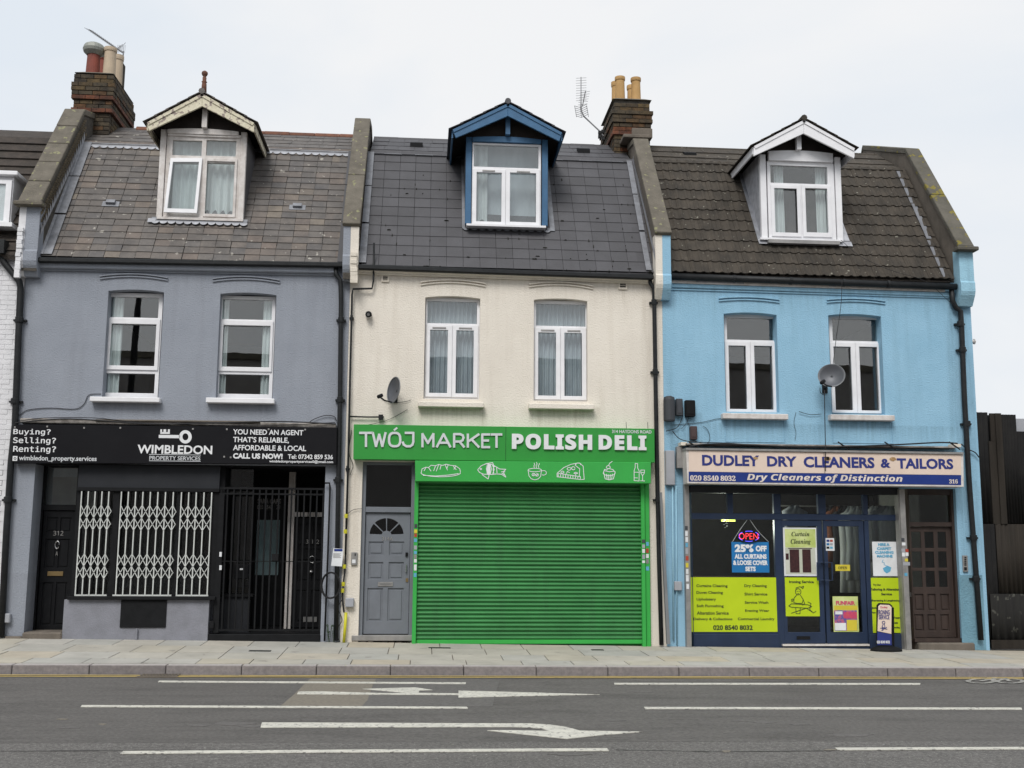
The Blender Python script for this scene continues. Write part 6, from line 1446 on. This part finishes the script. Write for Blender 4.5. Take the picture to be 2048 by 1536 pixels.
# shop interior
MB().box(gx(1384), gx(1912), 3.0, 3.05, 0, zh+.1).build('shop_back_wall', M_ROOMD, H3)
b = MB(); b.box(gx(1384,1150,1.6), gx(1560,1150,1.6), 1.5, 2.0, .1, 1.05); b.build('shop_counter', M_BROWN, None, label='brown shop counter inside the dry cleaners behind the window', cat='counter')
T = MB(); T.tube([(gx(1560,1060,1.8),1.8,2.25),(gx(1815,1060,1.8),1.8,2.25)], .015, 6); T.build('clothes_rail', M_STEEL, None, label='metal clothes rail across the inside of the dry cleaners', cat='clothes rail')
def garment(x, y, ztop, h, w_, mt, lab):
    b = MB(); n = 10; lv = [(0,.14),(.06,.5),(.12,.95),(.5,.85),(1,1.05)]
    for t, ww in lv:
        for j in range(n+1):
            u = j/n*2-1; b.v.append((x+u*w_/2*ww, y-.06*math.cos(u*1.4)+.018*math.sin(u*11+t*2), ztop-h*t))
    for i in range(len(lv)-1):
        for j in range(n): k_ = i*(n+1)+j; b.f.append((k_, k_+1, k_+n+2, k_+n+1))
    o = b.build('hanging_garment', mt, None, smooth=True, label=lab, cat='garment', group='garments hanging inside the dry cleaners')
    s_ = o.modifiers.new('thickness', 'SOLIDIFY'); s_.thickness = .03
for i, (px, h_, ci, lab) in enumerate([(1662,.9,1,'dark garment hanging behind the payment sticker'),(1676,1.0,2,'rust red garment hanging behind the right door pane'),(1690,1.1,1,'dark coat hanging behind the open notice'),(1703,1.4,0,'long white garment hanging at the right of the right door pane'),(1716,1.2,4,'plastic wrapped garment at the door edge'),(1592,.8,3,'grey garment hanging behind the curtain poster'),(1752,1.3,0,'white garment hanging behind the pale blue poster'),(1768,.9,3,'grey coat behind the pale blue poster'),(1782,1.3,4,'plastic wrapped garment by the right steel post')]):
    garment(gx(px,1100,1.25-.05*i), 1.25-.05*i, 2.22, h_, .42, M_CLOTH[ci], lab)
MB().pbox(*pz(q4,460,570,546,584), 1.0, 1.04).build('tube_lamp', M_TUBE, None, label='lit greenish tube lamp seen through the left shop window', cat='lamp')
# fascia sign box
YX = -.38
S4 = signboard('shop_sign', (1372,896), (1927,905), (1928,974), (1375,967), YX+.01, -.10, M_OLDW, bevel=.006, label='cream and blue dry cleaners sign with rust spots', cat='shop sign')
YX1 = YX+.009
def face(name, a_, b__, c_, d_, mt, Y, t=.004): 
    A_, B_, C_, D_ = F(*a_,Y), F(*b__,Y), F(*c_,Y), F(*d_,Y); b = MB()
    b.hexa([(D_.x,Y-t,D_.z),(C_.x,Y-t,C_.z),(C_.x,Y,C_.z),(D_.x,Y,D_.z),(A_.x,Y-t,A_.z),(B_.x,Y-t,B_.z),(B_.x,Y,B_.z),(A_.x,Y,A_.z)]); return b.build(name, mt, S4)
face('cream_panel', (1377.5,901), (1922,909.5), (1922,950), (1377.5,943), M_SIGNCR, YX1); face('blue_panel', (1377.5,943.5), (1922,950.5), (1922,970), (1377.5,963), M_SIGNBL, YX1)
for a_, c_ in [((1372,895.5),(1927,904.5))]:
    A_, C_ = F(*a_,YX-.02), F(*c_,YX-.02); b = MB(); b.hexa([(A_.x,YX-.02,A_.z-.03),(C_.x,YX-.02,C_.z-.03),(C_.x,-.1,C_.z-.03),(A_.x,-.1,A_.z-.03),(A_.x,YX-.02,A_.z),(C_.x,YX-.02,C_.z),(C_.x,-.1,C_.z),(A_.x,-.1,A_.z)]); b.build('sign_trim', M_STEEL, S4)
s6 = zoomed(1300, 520, 2048/748.); YX2 = YX1-.005
for s_, bx_ in [('DUDLEY',(285,1069,598,1128)),('DRY',(641,1075,803,1131)),('CLEANERS',(841,1078,1229,1138)),('&',(1263,1088,1316,1138)),('TAILORS',(1352,1087,1660,1144))]:
    text(s_, pz(s6,*bx_), YX2, M_TXB, S4, None, .036)
text(serif('020 8540 8032'), pz(s6,220,1180,468,1209), YX2, M_TXP, S4, FX, .01); text(serif('316'), pz(s6,1638,1201,1685,1224), YX2, M_TXP, S4, FX, .01)
text(sansbi('Dry Cleaners of Distinction'), pz(s6,531,1174,1382,1220), YX2, M_TXP, S4, FX, .005)
for x, y, r_ in [(578,1085,9),(972,1088,13),(1330,1090,12)]:
    b = MB(); pts = [F(*s6(x+r_*math.cos(t)*(1.2+.5*random.random()), y+r_*math.sin(t)*(.7+.3*random.random())), YX2-.004) for t in [2*math.pi*j/14 for j in range(14)]]
    b.add(pts, [tuple(range(14))]); b.build('rust_stain', M_RUST, S4)
MB().pbox(*pz(s6,966,1078,982,1094), YX2-.01, YX2-.005).build('burnt_hole', M_BLKD, S4)
MB().pbox(*pz(s6,953,1040,955,1168), YX2-.002, YX2+.001).build('panel_joint', M_CEM, S4)
# ledge, stays and cables above it
bar('sign_ledge', (1374,886), (1915,893), -.30, -.0, .02, M_LEDGE, H3); bar('sign_ledge', (1362,884), (1374,884), -.2, 0, .05, M_CREAMB, H3); bar('sign_ledge', (1908,887), (1922,888), -.2, 0, .05, M_CREAMB, H3)
for x, w__ in ((1392, 'at its left end'), (1690, 'above the word CLEANERS'), (1783, 'just right of the ampersand'), (1912, 'at its right end')): cable([(x-14,884),(x+8,899)], .012, -.3, 'slanting metal stay above the dry cleaners sign, %s' % w__, 'metal stays above the dry cleaners sign', M_PIPE)
cable([(1378,893),(1420,888),(1500,890),(1600,894),(1700,893),(1800,889),(1880,885),(1915,887)], .012, -.32, 'thick black cable lying on top of the dry cleaners sign')
cable([(1345,862),(1360,878),(1390,884),(1450,886),(1560,892),(1660,892)], .007, -.12, 'black cable running from the cable box along the sign ledge')
cable([(1922,888),(1935,898),(1950,905),(1958,915)], .010, -.05, 'black cable turning round the right corner of the blue house')
cable([(1384,880),(1410,888),(1419,880),(1418,866),(1412,856),(1405,852)], .004, -.02, 'thin looped cable under the brown box on the blue wall')
cable([(1345,850),(1400,845),(1432,838),(1450,836)], .004, -.015, 'thin cable from the cable boxes to the left blue-house sill')
cable([(1592,824),(1588,845),(1592,865),(1590,880)], .003, -.015, 'thin dark wire hanging between the blue-house windows')
cable([(1598,823),(1620,829),(1643,828)], .005, -.03, 'short black cable stub between the blue-house windows')
cable([(1649,780),(1650,850),(1651,900),(1651,942)], .007, -.39, 'black cable dropping from the dish pole over the sign')
cable([(1684,562),(1682,610),(1672,680),(1665,740),(1662,770)], .005, -.3, 'thin black wire from the gutter down to the blue-house dish')
cable([(1682,480),(1720,512),(1780,540),(1850,562),(1895,600),(1910,612)], .004, -.12, 'thin wire crossing the brown tiles down to the right gutter corner')
cable([(1640,775),(1641,785),(1648,790)], .005, -.2, 'short cable loop under the blue-house dish')
cable([(1362,800),(1366,826),(1358,850),(1348,858),(1332,862)], .006, -.05, 'black cable loop under the grey cable boxes')
cable([(1372,833),(1378,850),(1385,858)], .004, -.03, 'thin cable from the black junction box to the brown box')
cable([(1380,830),(1370,850),(1362,858)], .004, -.03, 'thin cable curving left below the black junction box')
# boxes
b = MB(); a_, c_ = F(1327,820,-.09), F(1350,820,-.09); xm, rr_ = (a_.x+c_.x)/2, (c_.x-a_.x)/2; zt2_, zb2_ = F(1338,792,-.09).z, F(1338,840,-.09).z
b.lathe((xm, -.09, zb2_), [(rr_*.9,-.02),(rr_,0),(rr_,zt2_-zb2_-.06),(rr_*.9,zt2_-zb2_-.02),(rr_*.4,zt2_-zb2_)], 16); b.build('cable_box', M_BOXD, None, smooth=False, label='tall rounded dark grey cable housing at the left edge of the blue wall', cat='cable box', group='cable boxes on the blue wall')
for x0_, y0_, x1_, y1_, l_, mt in [(1352.5,797,1366,831,'narrow dark cable box just right of the rounded housing',M_BOXD),(1371,800,1391,833,'square black junction box with bent lid on the blue wall',M_BLKD),(1381,852,1395,879,'small brown box below the black junction box',mat('brown_plastic', (.07,.045,.045), rough=.6))]:
    T = MB().pbox(x0_, y0_, x1_, y1_, -.09, 0).build('cable_box', mt, None, bevel=.012, label=l_, cat='cable box', group='cable boxes on the blue wall')
    MB().pbox(x0_+2, y0_+5, x1_-2, y1_-5, -.097, -.0905).build('lid', mt, T, bevel=.004)
MB().pbox(1332,901,1350,970,-.09,0).build('cable_box', M_BOXG, None, bevel=.008, label='tall pale grey box left of the dry cleaners sign', cat='cable box')
MB().pbox(1354,893,1366,936,-.12,0).build('sign_bracket', M_STEEL, H3, bevel=.005)
MB().pbox(1349,1163,1364,1181,-.07,0).build('meter_box', M_BOXG, None, bevel=.008, label='small grey box left of the dry cleaners steel post', cat='utility box')
pipe('conduit', [(1345,972),(1347,1280)], .014, H3, M_BLUEL, Y=-.03); pipe('conduit', [(1352,972),(1354,1290)], .012, H3, M_BLUEL, Y=-.03)
b = MB(); p0, p1 = F(1322,985,-.12), F(1336,1288,-.12)
b.hexa([(p1.x-.02,-.15,p1.z),(p1.x+.03,-.15,p1.z),(p1.x+.03,-.09,p1.z),(p1.x-.02,-.09,p1.z),(p0.x-.025,-.15,p0.z),(p0.x+.01,-.15,p0.z),(p0.x+.01,-.09,p0.z),(p0.x-.025,-.09,p0.z)]); b.build('loose_trunking', M_PIPEG, H3)
pipe('downpipe', [(1903,575),(1905,602),(1912,616),(1921,622),(1923,650),(1929,800),(1938,960),(1950,1120),(1962,1280)], .042, H3, collars=[(1921,648),(1925,700),(1934,848),(1947,1076),(1952,1158)])
b = MB(); p = F(1940,683,.1); b.tube([(8.74,.1,p.z),(8.82,.1,p.z)], .025, 8); b.tube([(8.82,.1,p.z),(8.835,.1,p.z)], .045, 8); b.build('pipe_stub', M_OLDW, H3)
T = MB().pbox(*pz(q5,884,803,916,908), -.03, 0).build('intercom', M_STEEL, None, bevel=.006, label='steel intercom panel right of the brown door', cat='intercom')
for i in range(5): MB().pbox(*pz(q5,893,812+i*12,905,820+i*12), -.034, -.0302).build('button', M_BLKD, T)
MB().pbox(*pz(q5,891,878,908,898), -.033, -.0302).build('speaker_slot', M_BLKD, T)
# window adverts
YV = YF+.006
def advert(box, mt, label, cat='poster', Y=None, frame=None, name='poster'):
    Y = YV if Y is None else Y
    return MB().pbox(*box, Y-.003, Y).build(name, mt, None, label=label, cat=cat)
ll = bpy.data.lights.new('tube_light', 'POINT'); ll.energy = 42; ll.color = (.95, 1, .85); ll.shadow_soft_size = .04
lo_ = bpy.data.objects.new('tube_light', ll); COL.objects.link(lo_); lo_.location = (gx(1455,1040,1.0), 1.1, F(1455,1040,1.0).z-.08)
T = advert(pz(q4,260,943,820,1292), M_LIME, 'wide lime green service list panel in the left shop window', Y=YF-.055+.03)
Yt = YF-.029
for i, (s_, bx_) in enumerate([('Curtains Cleaning',(297,988,496,1010)),('Duvet Cleaning',(297,1031,466,1053)),('Upholstery',(298,1074,422,1096)),('Soft Furnishing',(299,1117,471,1139)),('Alteration Service',(300,1160,503,1182)),('Delivery & Collections',(279,1201,527,1222)),
    ('Dry Cleaning',(604,988,747,1010)),('Shirt Service',(605,1041,750,1059)),('Service Wash',(607,1095,757,1112)),('Evening Wear',(609,1148,763,1168)),('Commercial Laundry',(562,1200,796,1222)),('020 8540 8032',(404,1249,657,1280))]):
    text(s_, pz(q4,*bx_), Yt, M_INK, T, None, .014 if i < 11 else .03)
T = advert(pz(q4,523,717,762,912), M_POSTB, 'blue 25% off curtains offer card hung in the left shop window', 'offer card', Y=YF-.0)
for s_, bx_, o_ in [('25%',(542,732,662,782),.06),('OFF',(676,740,746,778),.06),('ALL CURTAINS',(541,794,746,825),.05),('& LOOSE COVER',(532,834,754,865),.05),('SETS',(610,874,676,904),.05)]: text(s_, pz(q4,*bx_), YF-.004, M_TXW, T, None, o_)
cable([q4(527,717),q4(575,640),q4(622,575)], .003, YF-.0, 'pale cord holding the left corner of the blue offer card', mt=M_TXG); cable([q4(760,717),q4(690,645),q4(640,575)], .003, YF-.0, 'pale cord holding the right corner of the blue offer card', mt=M_TXG)
b = MB(); c_ = q4(633,680); pts = arc(c_[0],c_[1],23.5,12.5,0,360,28)[:-1]; P_ = [(F(x,y,YF-.02).x, F(x,y,YF-.02).z) for x, y in pts]; b.prism(P_, YF-.03, YF-.012)
T = b.build('open_sign', M_BLKD, None, label='oval open sign with red letters above the blue offer card', cat='open sign')
text('OPEN', pz(q4,570,660,692,700), YF-.033, M_NEONR, T, None, -.01); strokes([[(c_[0]+20.5*math.cos(R(a)),c_[1]-10.2*math.sin(R(a))) for a in range(s0,s0+41,10)] for s0 in (10,70,130,190,250,310)], YF-.031, 1.3, M_NEONB, T, 'neon_dashes')
YDo = YF-.022
T = advert(pz(q4,855,625,1068,935), M_PAPER, 'white framed curtain cleaning poster on the left door', Y=YDo)
MB().pbox(*pz(q4,864,634,1060,752), YDo-.005, YDo-.0032).build('print_panel', M_POSTG, T); MB().pbox(*pz(q4,867,753,1060,922), YDo-.005, YDo-.0032).build('print_panel', M_PHOTOW, T)
for a, c in ((895,956),(976,1030)): MB().pbox(*pz(q4,a,764,c,912), YDo-.007, YDo-.0052).build('printed_curtain', M_PHOTO, T)
MB().pbox(*pz(q4,885,756,1036,761), YDo-.007, YDo-.0052).build('printed_rail', M_PHOTO, T); MB().pbox(*pz(q4,869,790,888,830), YDo-.007, YDo-.0052).build('printed_picture', M_PHOTO, T)
text(serifi('Curtain'), pz(q4,905,652,1020,680), YDo-.0055, M_INK, T, FX); text(serifi('Cleaning'), pz(q4,900,698,1028,736), YDo-.0055, M_INK, T, FX)
T = advert(pz(q4,866,944,1083,1192), M_LIME, 'lime ironing service panel with line drawing on the left door', Y=YDo)
text('Ironing Service', pz(q4,890,963,1048,985), YDo-.003, M_INK, T, None, .03)
strokes([arc(948,1035,18,20,0,360,14),[(932,1030),(935,1010),(960,1002),(978,1015),(984,1000),(970,1004)],[(940,1054),(922,1075),(920,1105),(945,1110),(975,1108),(980,1085),(962,1056)],[(922,1080),(908,1100),(905,1085),(915,1080)],[(978,1080),(990,1110),(975,1120)],
    [(888,1125),(905,1112),(1010,1118),(1035,1130),(1010,1140),(905,1134),(888,1125)],[(932,1135),(935,1175),(945,1175)],[(962,1136),(960,1175),(950,1175)],[(905,1172),(1000,1140)],[(1000,1140),(1045,1170),(1062,1160)],[(1010,1100),(1030,1110),(1022,1150),(1040,1165)],[(940,1033),(944,1033)],[(952,1033),(956,1033)],[(944,1046),(952,1047)]], YDo-.004, 1.1, M_INK, T, 'line_drawing', q4)
T = advert(pz(q5,5,692,60,773), M_PAPER, 'white payment card sticker on the right door', 'sticker', Y=YDo, name='sticker')
for i in range(6): MB().pbox(*pz(q5,10+(i%2)*22,702+(i//2)*22,28+(i%2)*22,716+(i//2)*22), YDo-.005, YDo-.0032).build('card_logo', [M_SIGNBL,M_REDP,M_POSTB,M_BOXG,M_BLKD,M_PAPERB][i], T)
T = advert(pz(q5,67,862,160,902), M_POSTY, 'small yellow open notice on the right door', 'notice', Y=YDo, name='notice'); text(serif('OPEN'), pz(q5,85,873,141,891), YDo-.003, M_INK, T, FX)
T = advert(pz(q5,52,1065,214,1292), M_POSTG, 'colourful funfair poster low on the right door', Y=YDo)
for bx_, mt in [((58,1072,208,1122),M_POSTG),((58,1124,208,1152),M_POSTY),((60,1154,206,1285),M_POSTM),((64,1235,135,1282),M_PAPER),((140,1215,206,1284),M_POSTY),((120,1165,205,1205),M_PINK),((66,1160,112,1180),M_PAPER)]: MB().pbox(*pz(q5,*bx_), YDo-.004-(.002 if bx_[1] > 1154 else 0), YDo-.0032).build('print_panel', mt, T)
text('FUNFAIR', pz(q5,70,1094,192,1120), YDo-.0045, M_PINK, T, None, .05)
T = advert(pz(q5,305,715,460,935), M_PAPER, 'pale carpet cleaner hire poster in the right shop window', Y=YF-.0)
for s_, bx_ in [('HIRE A',(340,724,412,742)),('CARPET',(332,750,424,768)),('CLEANING',(320,774,438,792)),('MACHINE',(332,798,432,816))]: text(s_, pz(q5,*bx_), YF-.004, M_PAPERB, T, None, .05)
strokes([[(372,830),(365,845),(380,850),(378,862),(400,872)]], YF-.004, .9, M_PAPERB, T, 'hose_drawing', q5); b = MB(); b.prism([(F(*q5(x,y),YF-.004).x, F(*q5(x,y),YF-.004).z) for x, y in [(370,885),(400,868),(424,880),(418,905),(395,918),(378,905)]], YF-.006, YF-.0031); b.build('machine_drawing', M_PAPERB, T)
T = advert(pz(q5,288,946,490,1298), M_LIME, 'narrow lime tailoring service panel behind the pavement sign', Y=YF-.025)
for s_, bx_ in [('Try Our',(308,985,358,1000)),('Tailoring & Alteration',(290,1012,478,1032)),('Service',(360,1042,428,1058)),('Shortening & Lengthening',(296,1085,478,1100)),('Jackets',(300,1132,345,1146)),('New Zips',(300,1163,350,1177)),('Trousers',(440,1194,482,1208)),('Coats',(436,1226,466,1240)),('Mending',(434,1258,478,1272))]: text(s_, pz(q5,*bx_), Yt-.0, M_INK, T, None, .03)

# pavement A-board
YPv = -.45
P0_ = G(1770, 1302, zp); YPv = P0_.y
T = empty('pavement_sign', (P0_.x, YPv, P0_.z), 'small black framed ironing service pavement sign on a dark round base', 'pavement sign')
def fq(x, y): return F(*q5(x, y), YPv)
def ap(pts, y0, y1): b = MB(); b.prism([(fq(*p).x, fq(*p).z) for p in pts], y0, y1); return b
ap([(326,1385),(330,1120),(345,1105),(412,1108),(430,1125),(440,1422),(428,1422),(418,1132),(406,1118),(350,1116),(340,1128),(337,1385)][:0] or [(330,1375),(331,1122),(345,1107),(412,1110),(430,1126),(432,1378)], YPv-.02, YPv+.02).build('sign_frame', M_BLKD, T, bevel=.006)
ap([(332,1286),(337,1128),(348,1117),(406,1119),(421,1132),(420,1304)], YPv-.026, YPv-.0205).build('cream_panel', M_SIGNCR, T)
ap([(330,1374),(331,1290),(421,1306),(423,1376)], YPv-.026, YPv-.0205).build('navy_panel', M_TXB, T)
text('IRONING', pz(q5,342,1152,414,1182), YPv-.027, M_TXB, T, None, .02); text('SERVICE', pz(q5,344,1184,412,1212), YPv-.027, M_TXB, T, None, .02); text('Dudley', pz(q5,355,1128,400,1144), YPv-.027, M_PINK, T)
text('020 8540 8032', pz(q5,332,1348,415,1366), YPv-.027, M_TXW, T, None, .03)
strokes([arc(375,1232,9,9,0,360,10),[(372,1242),(364,1262),(384,1266),(380,1244)],[(355,1268),(398,1274)],[(362,1282),(395,1262)],[(368,1268),(370,1284)]], YPv-.028, 1, M_TXB, T, 'line_drawing', q5)
MB().tube([fq(436,1135), fq(440,1420)], .012, 6).build('side_rod', M_BLKD, T)
b = MB(); c_ = (P0_.x+.02, YPv+.0, zp(P0_.x, YPv)+.002); n = 24; prof = [(1,0),(1,.02),(.8,.05),(.4,.07)]
for r_, z_ in prof:
    for j in range(n): t = 2*math.pi*j/n; b.v.append((c_[0]+.24*r_*math.cos(t), c_[1]+.16*r_*math.sin(t), c_[2]+z_))
for i in range(3):
    for j in range(n): b.f.append((i*n+j, i*n+(j+1)%n, (i+1)*n+(j+1)%n, (i+1)*n+j))
b.f.append(tuple(range(3*n, 4*n))); b.build('base', M_BLKD, T)

# ================================================================== DARK CORRUGATED FENCE ON THE RIGHT
q6 = zoomed(1900, 800, 421/148.)
YR = .12
T = empty('corrugated_fence', (F(2010,1300,YR).x, YR, 0), 'tall dark corrugated sheet fence right of the blue house', 'fence')
def corr(x0, x1, z0, z1, Y, mt, name='corrugated_sheet', per=.076, amp=.009):
    b = MB(); n = max(2, int((x1-x0)/per*6))
    for j, z in enumerate((z0, z1)):
        for i in range(n+1): x = x0+(x1-x0)*i/n; b.v.append((x, Y+amp*math.sin(2*math.pi*(x-x0)/per), z))
    for i in range(n): b.f.append((i, i+1, n+1+i+1, n+1+i))
    o = b.build(name, mt, T, smooth=True); s_ = o.modifiers.new('thickness', 'SOLIDIFY'); s_.thickness = .003
fz = lambda y: F(1990, y, YR).z
xs = lambda x, y=940: F(x, y, YR).x
zmid = fz(1048); zbot = 0.03
corr(8.75, xs(1982,940), zmid+.01, fz(825), YR, M_FENCE)
MB().box(xs(1979), xs(1993), YR-.03, YR-.0, zmid-.0, fz(883)).build('fence_board', M_FENCEB, T); MB().box(xs(1979,850), xs(1993,850), YR-.025, YR+.005, fz(883)+.004, fz(827)).build('fence_board', M_FENCEB, T)
MB().box(xs(1993.7), xs(2006), YR-.045, YR-.01, zmid-.0, fz(827)).build('fence_board', M_FENCEB, T)
corr(xs(2006.5), xs(2037), zmid+.01, fz(829), YR-.02, M_FENCE, per=.05)
corr(xs(2037.5), xs(2037)+1.6, zmid+.01, fz(862), YR, M_FENCE, per=.05)
MB().box(xs(2036), xs(2036)+1.6, YR+.1, YR+.13, fz(862), fz(835)).build('pale_sheet', M_BOXG, T)
corr(8.76, xs(1996,1180), zbot, zmid, YR-.02, M_FENCE, per=.076)
corr(xs(1996.5,1180), xs(2037,1180)+1.6, fz(1190), zmid-.0, YR-.03, M_FENCEB, per=.076)
corr(xs(1980,1240), xs(2037,1240)+1.6, zbot, fz(1190)+.02, YR-.05, M_FENCEW, per=.12, amp=.014)
MB().box(8.8, 11.5, YR-.08, YR-.07, zbot-.02, zbot+.12).build('base_board', M_FENCEB, T)
b = MB(); b.box(8.76, xs(2037), .2, .25, 0, fz(829)); b.box(xs(2037)+.002, 11.6, .2, .25, 0, fz(866)); b.build('fence_backing', M_BLKD, T)

# ================================================================== OPPOSITE SIDE OF THE STREET (seen only mirrored in the panes)
T = empty('warehouse', (0, -20, .1), 'low dark brick building across the street, mirrored in the upstairs windows', 'building')
MB().box(-26, 26, -28, -19.5, -.3, 7.6).build('brick_wall', M_OPP, T); MB().box(-26.1, 26.1, -28.1, -19.4, 7.6, 7.8).build('wall_coping', M_COPE, T)
for px in (258,):
    m_ = F(px, 700, 17.6); T = empty('street_lamp', (m_.x, -17.6, .05), 'tall black street lamp across the street, mirrored in the left grey-house window', 'street lamp')
    MB().tube([(m_.x,-17.6,.05),(m_.x,-17.6,5),(m_.x+.12,-17.6,10)], [.16,.12,.09], 10).build('lamp_post', M_BLKD, T, smooth=True)
    MB().box(m_.x-.1, m_.x+.35, -17.3, -16.9+.0, 10, 10.1).build('lamp_head', M_BLKD, T)
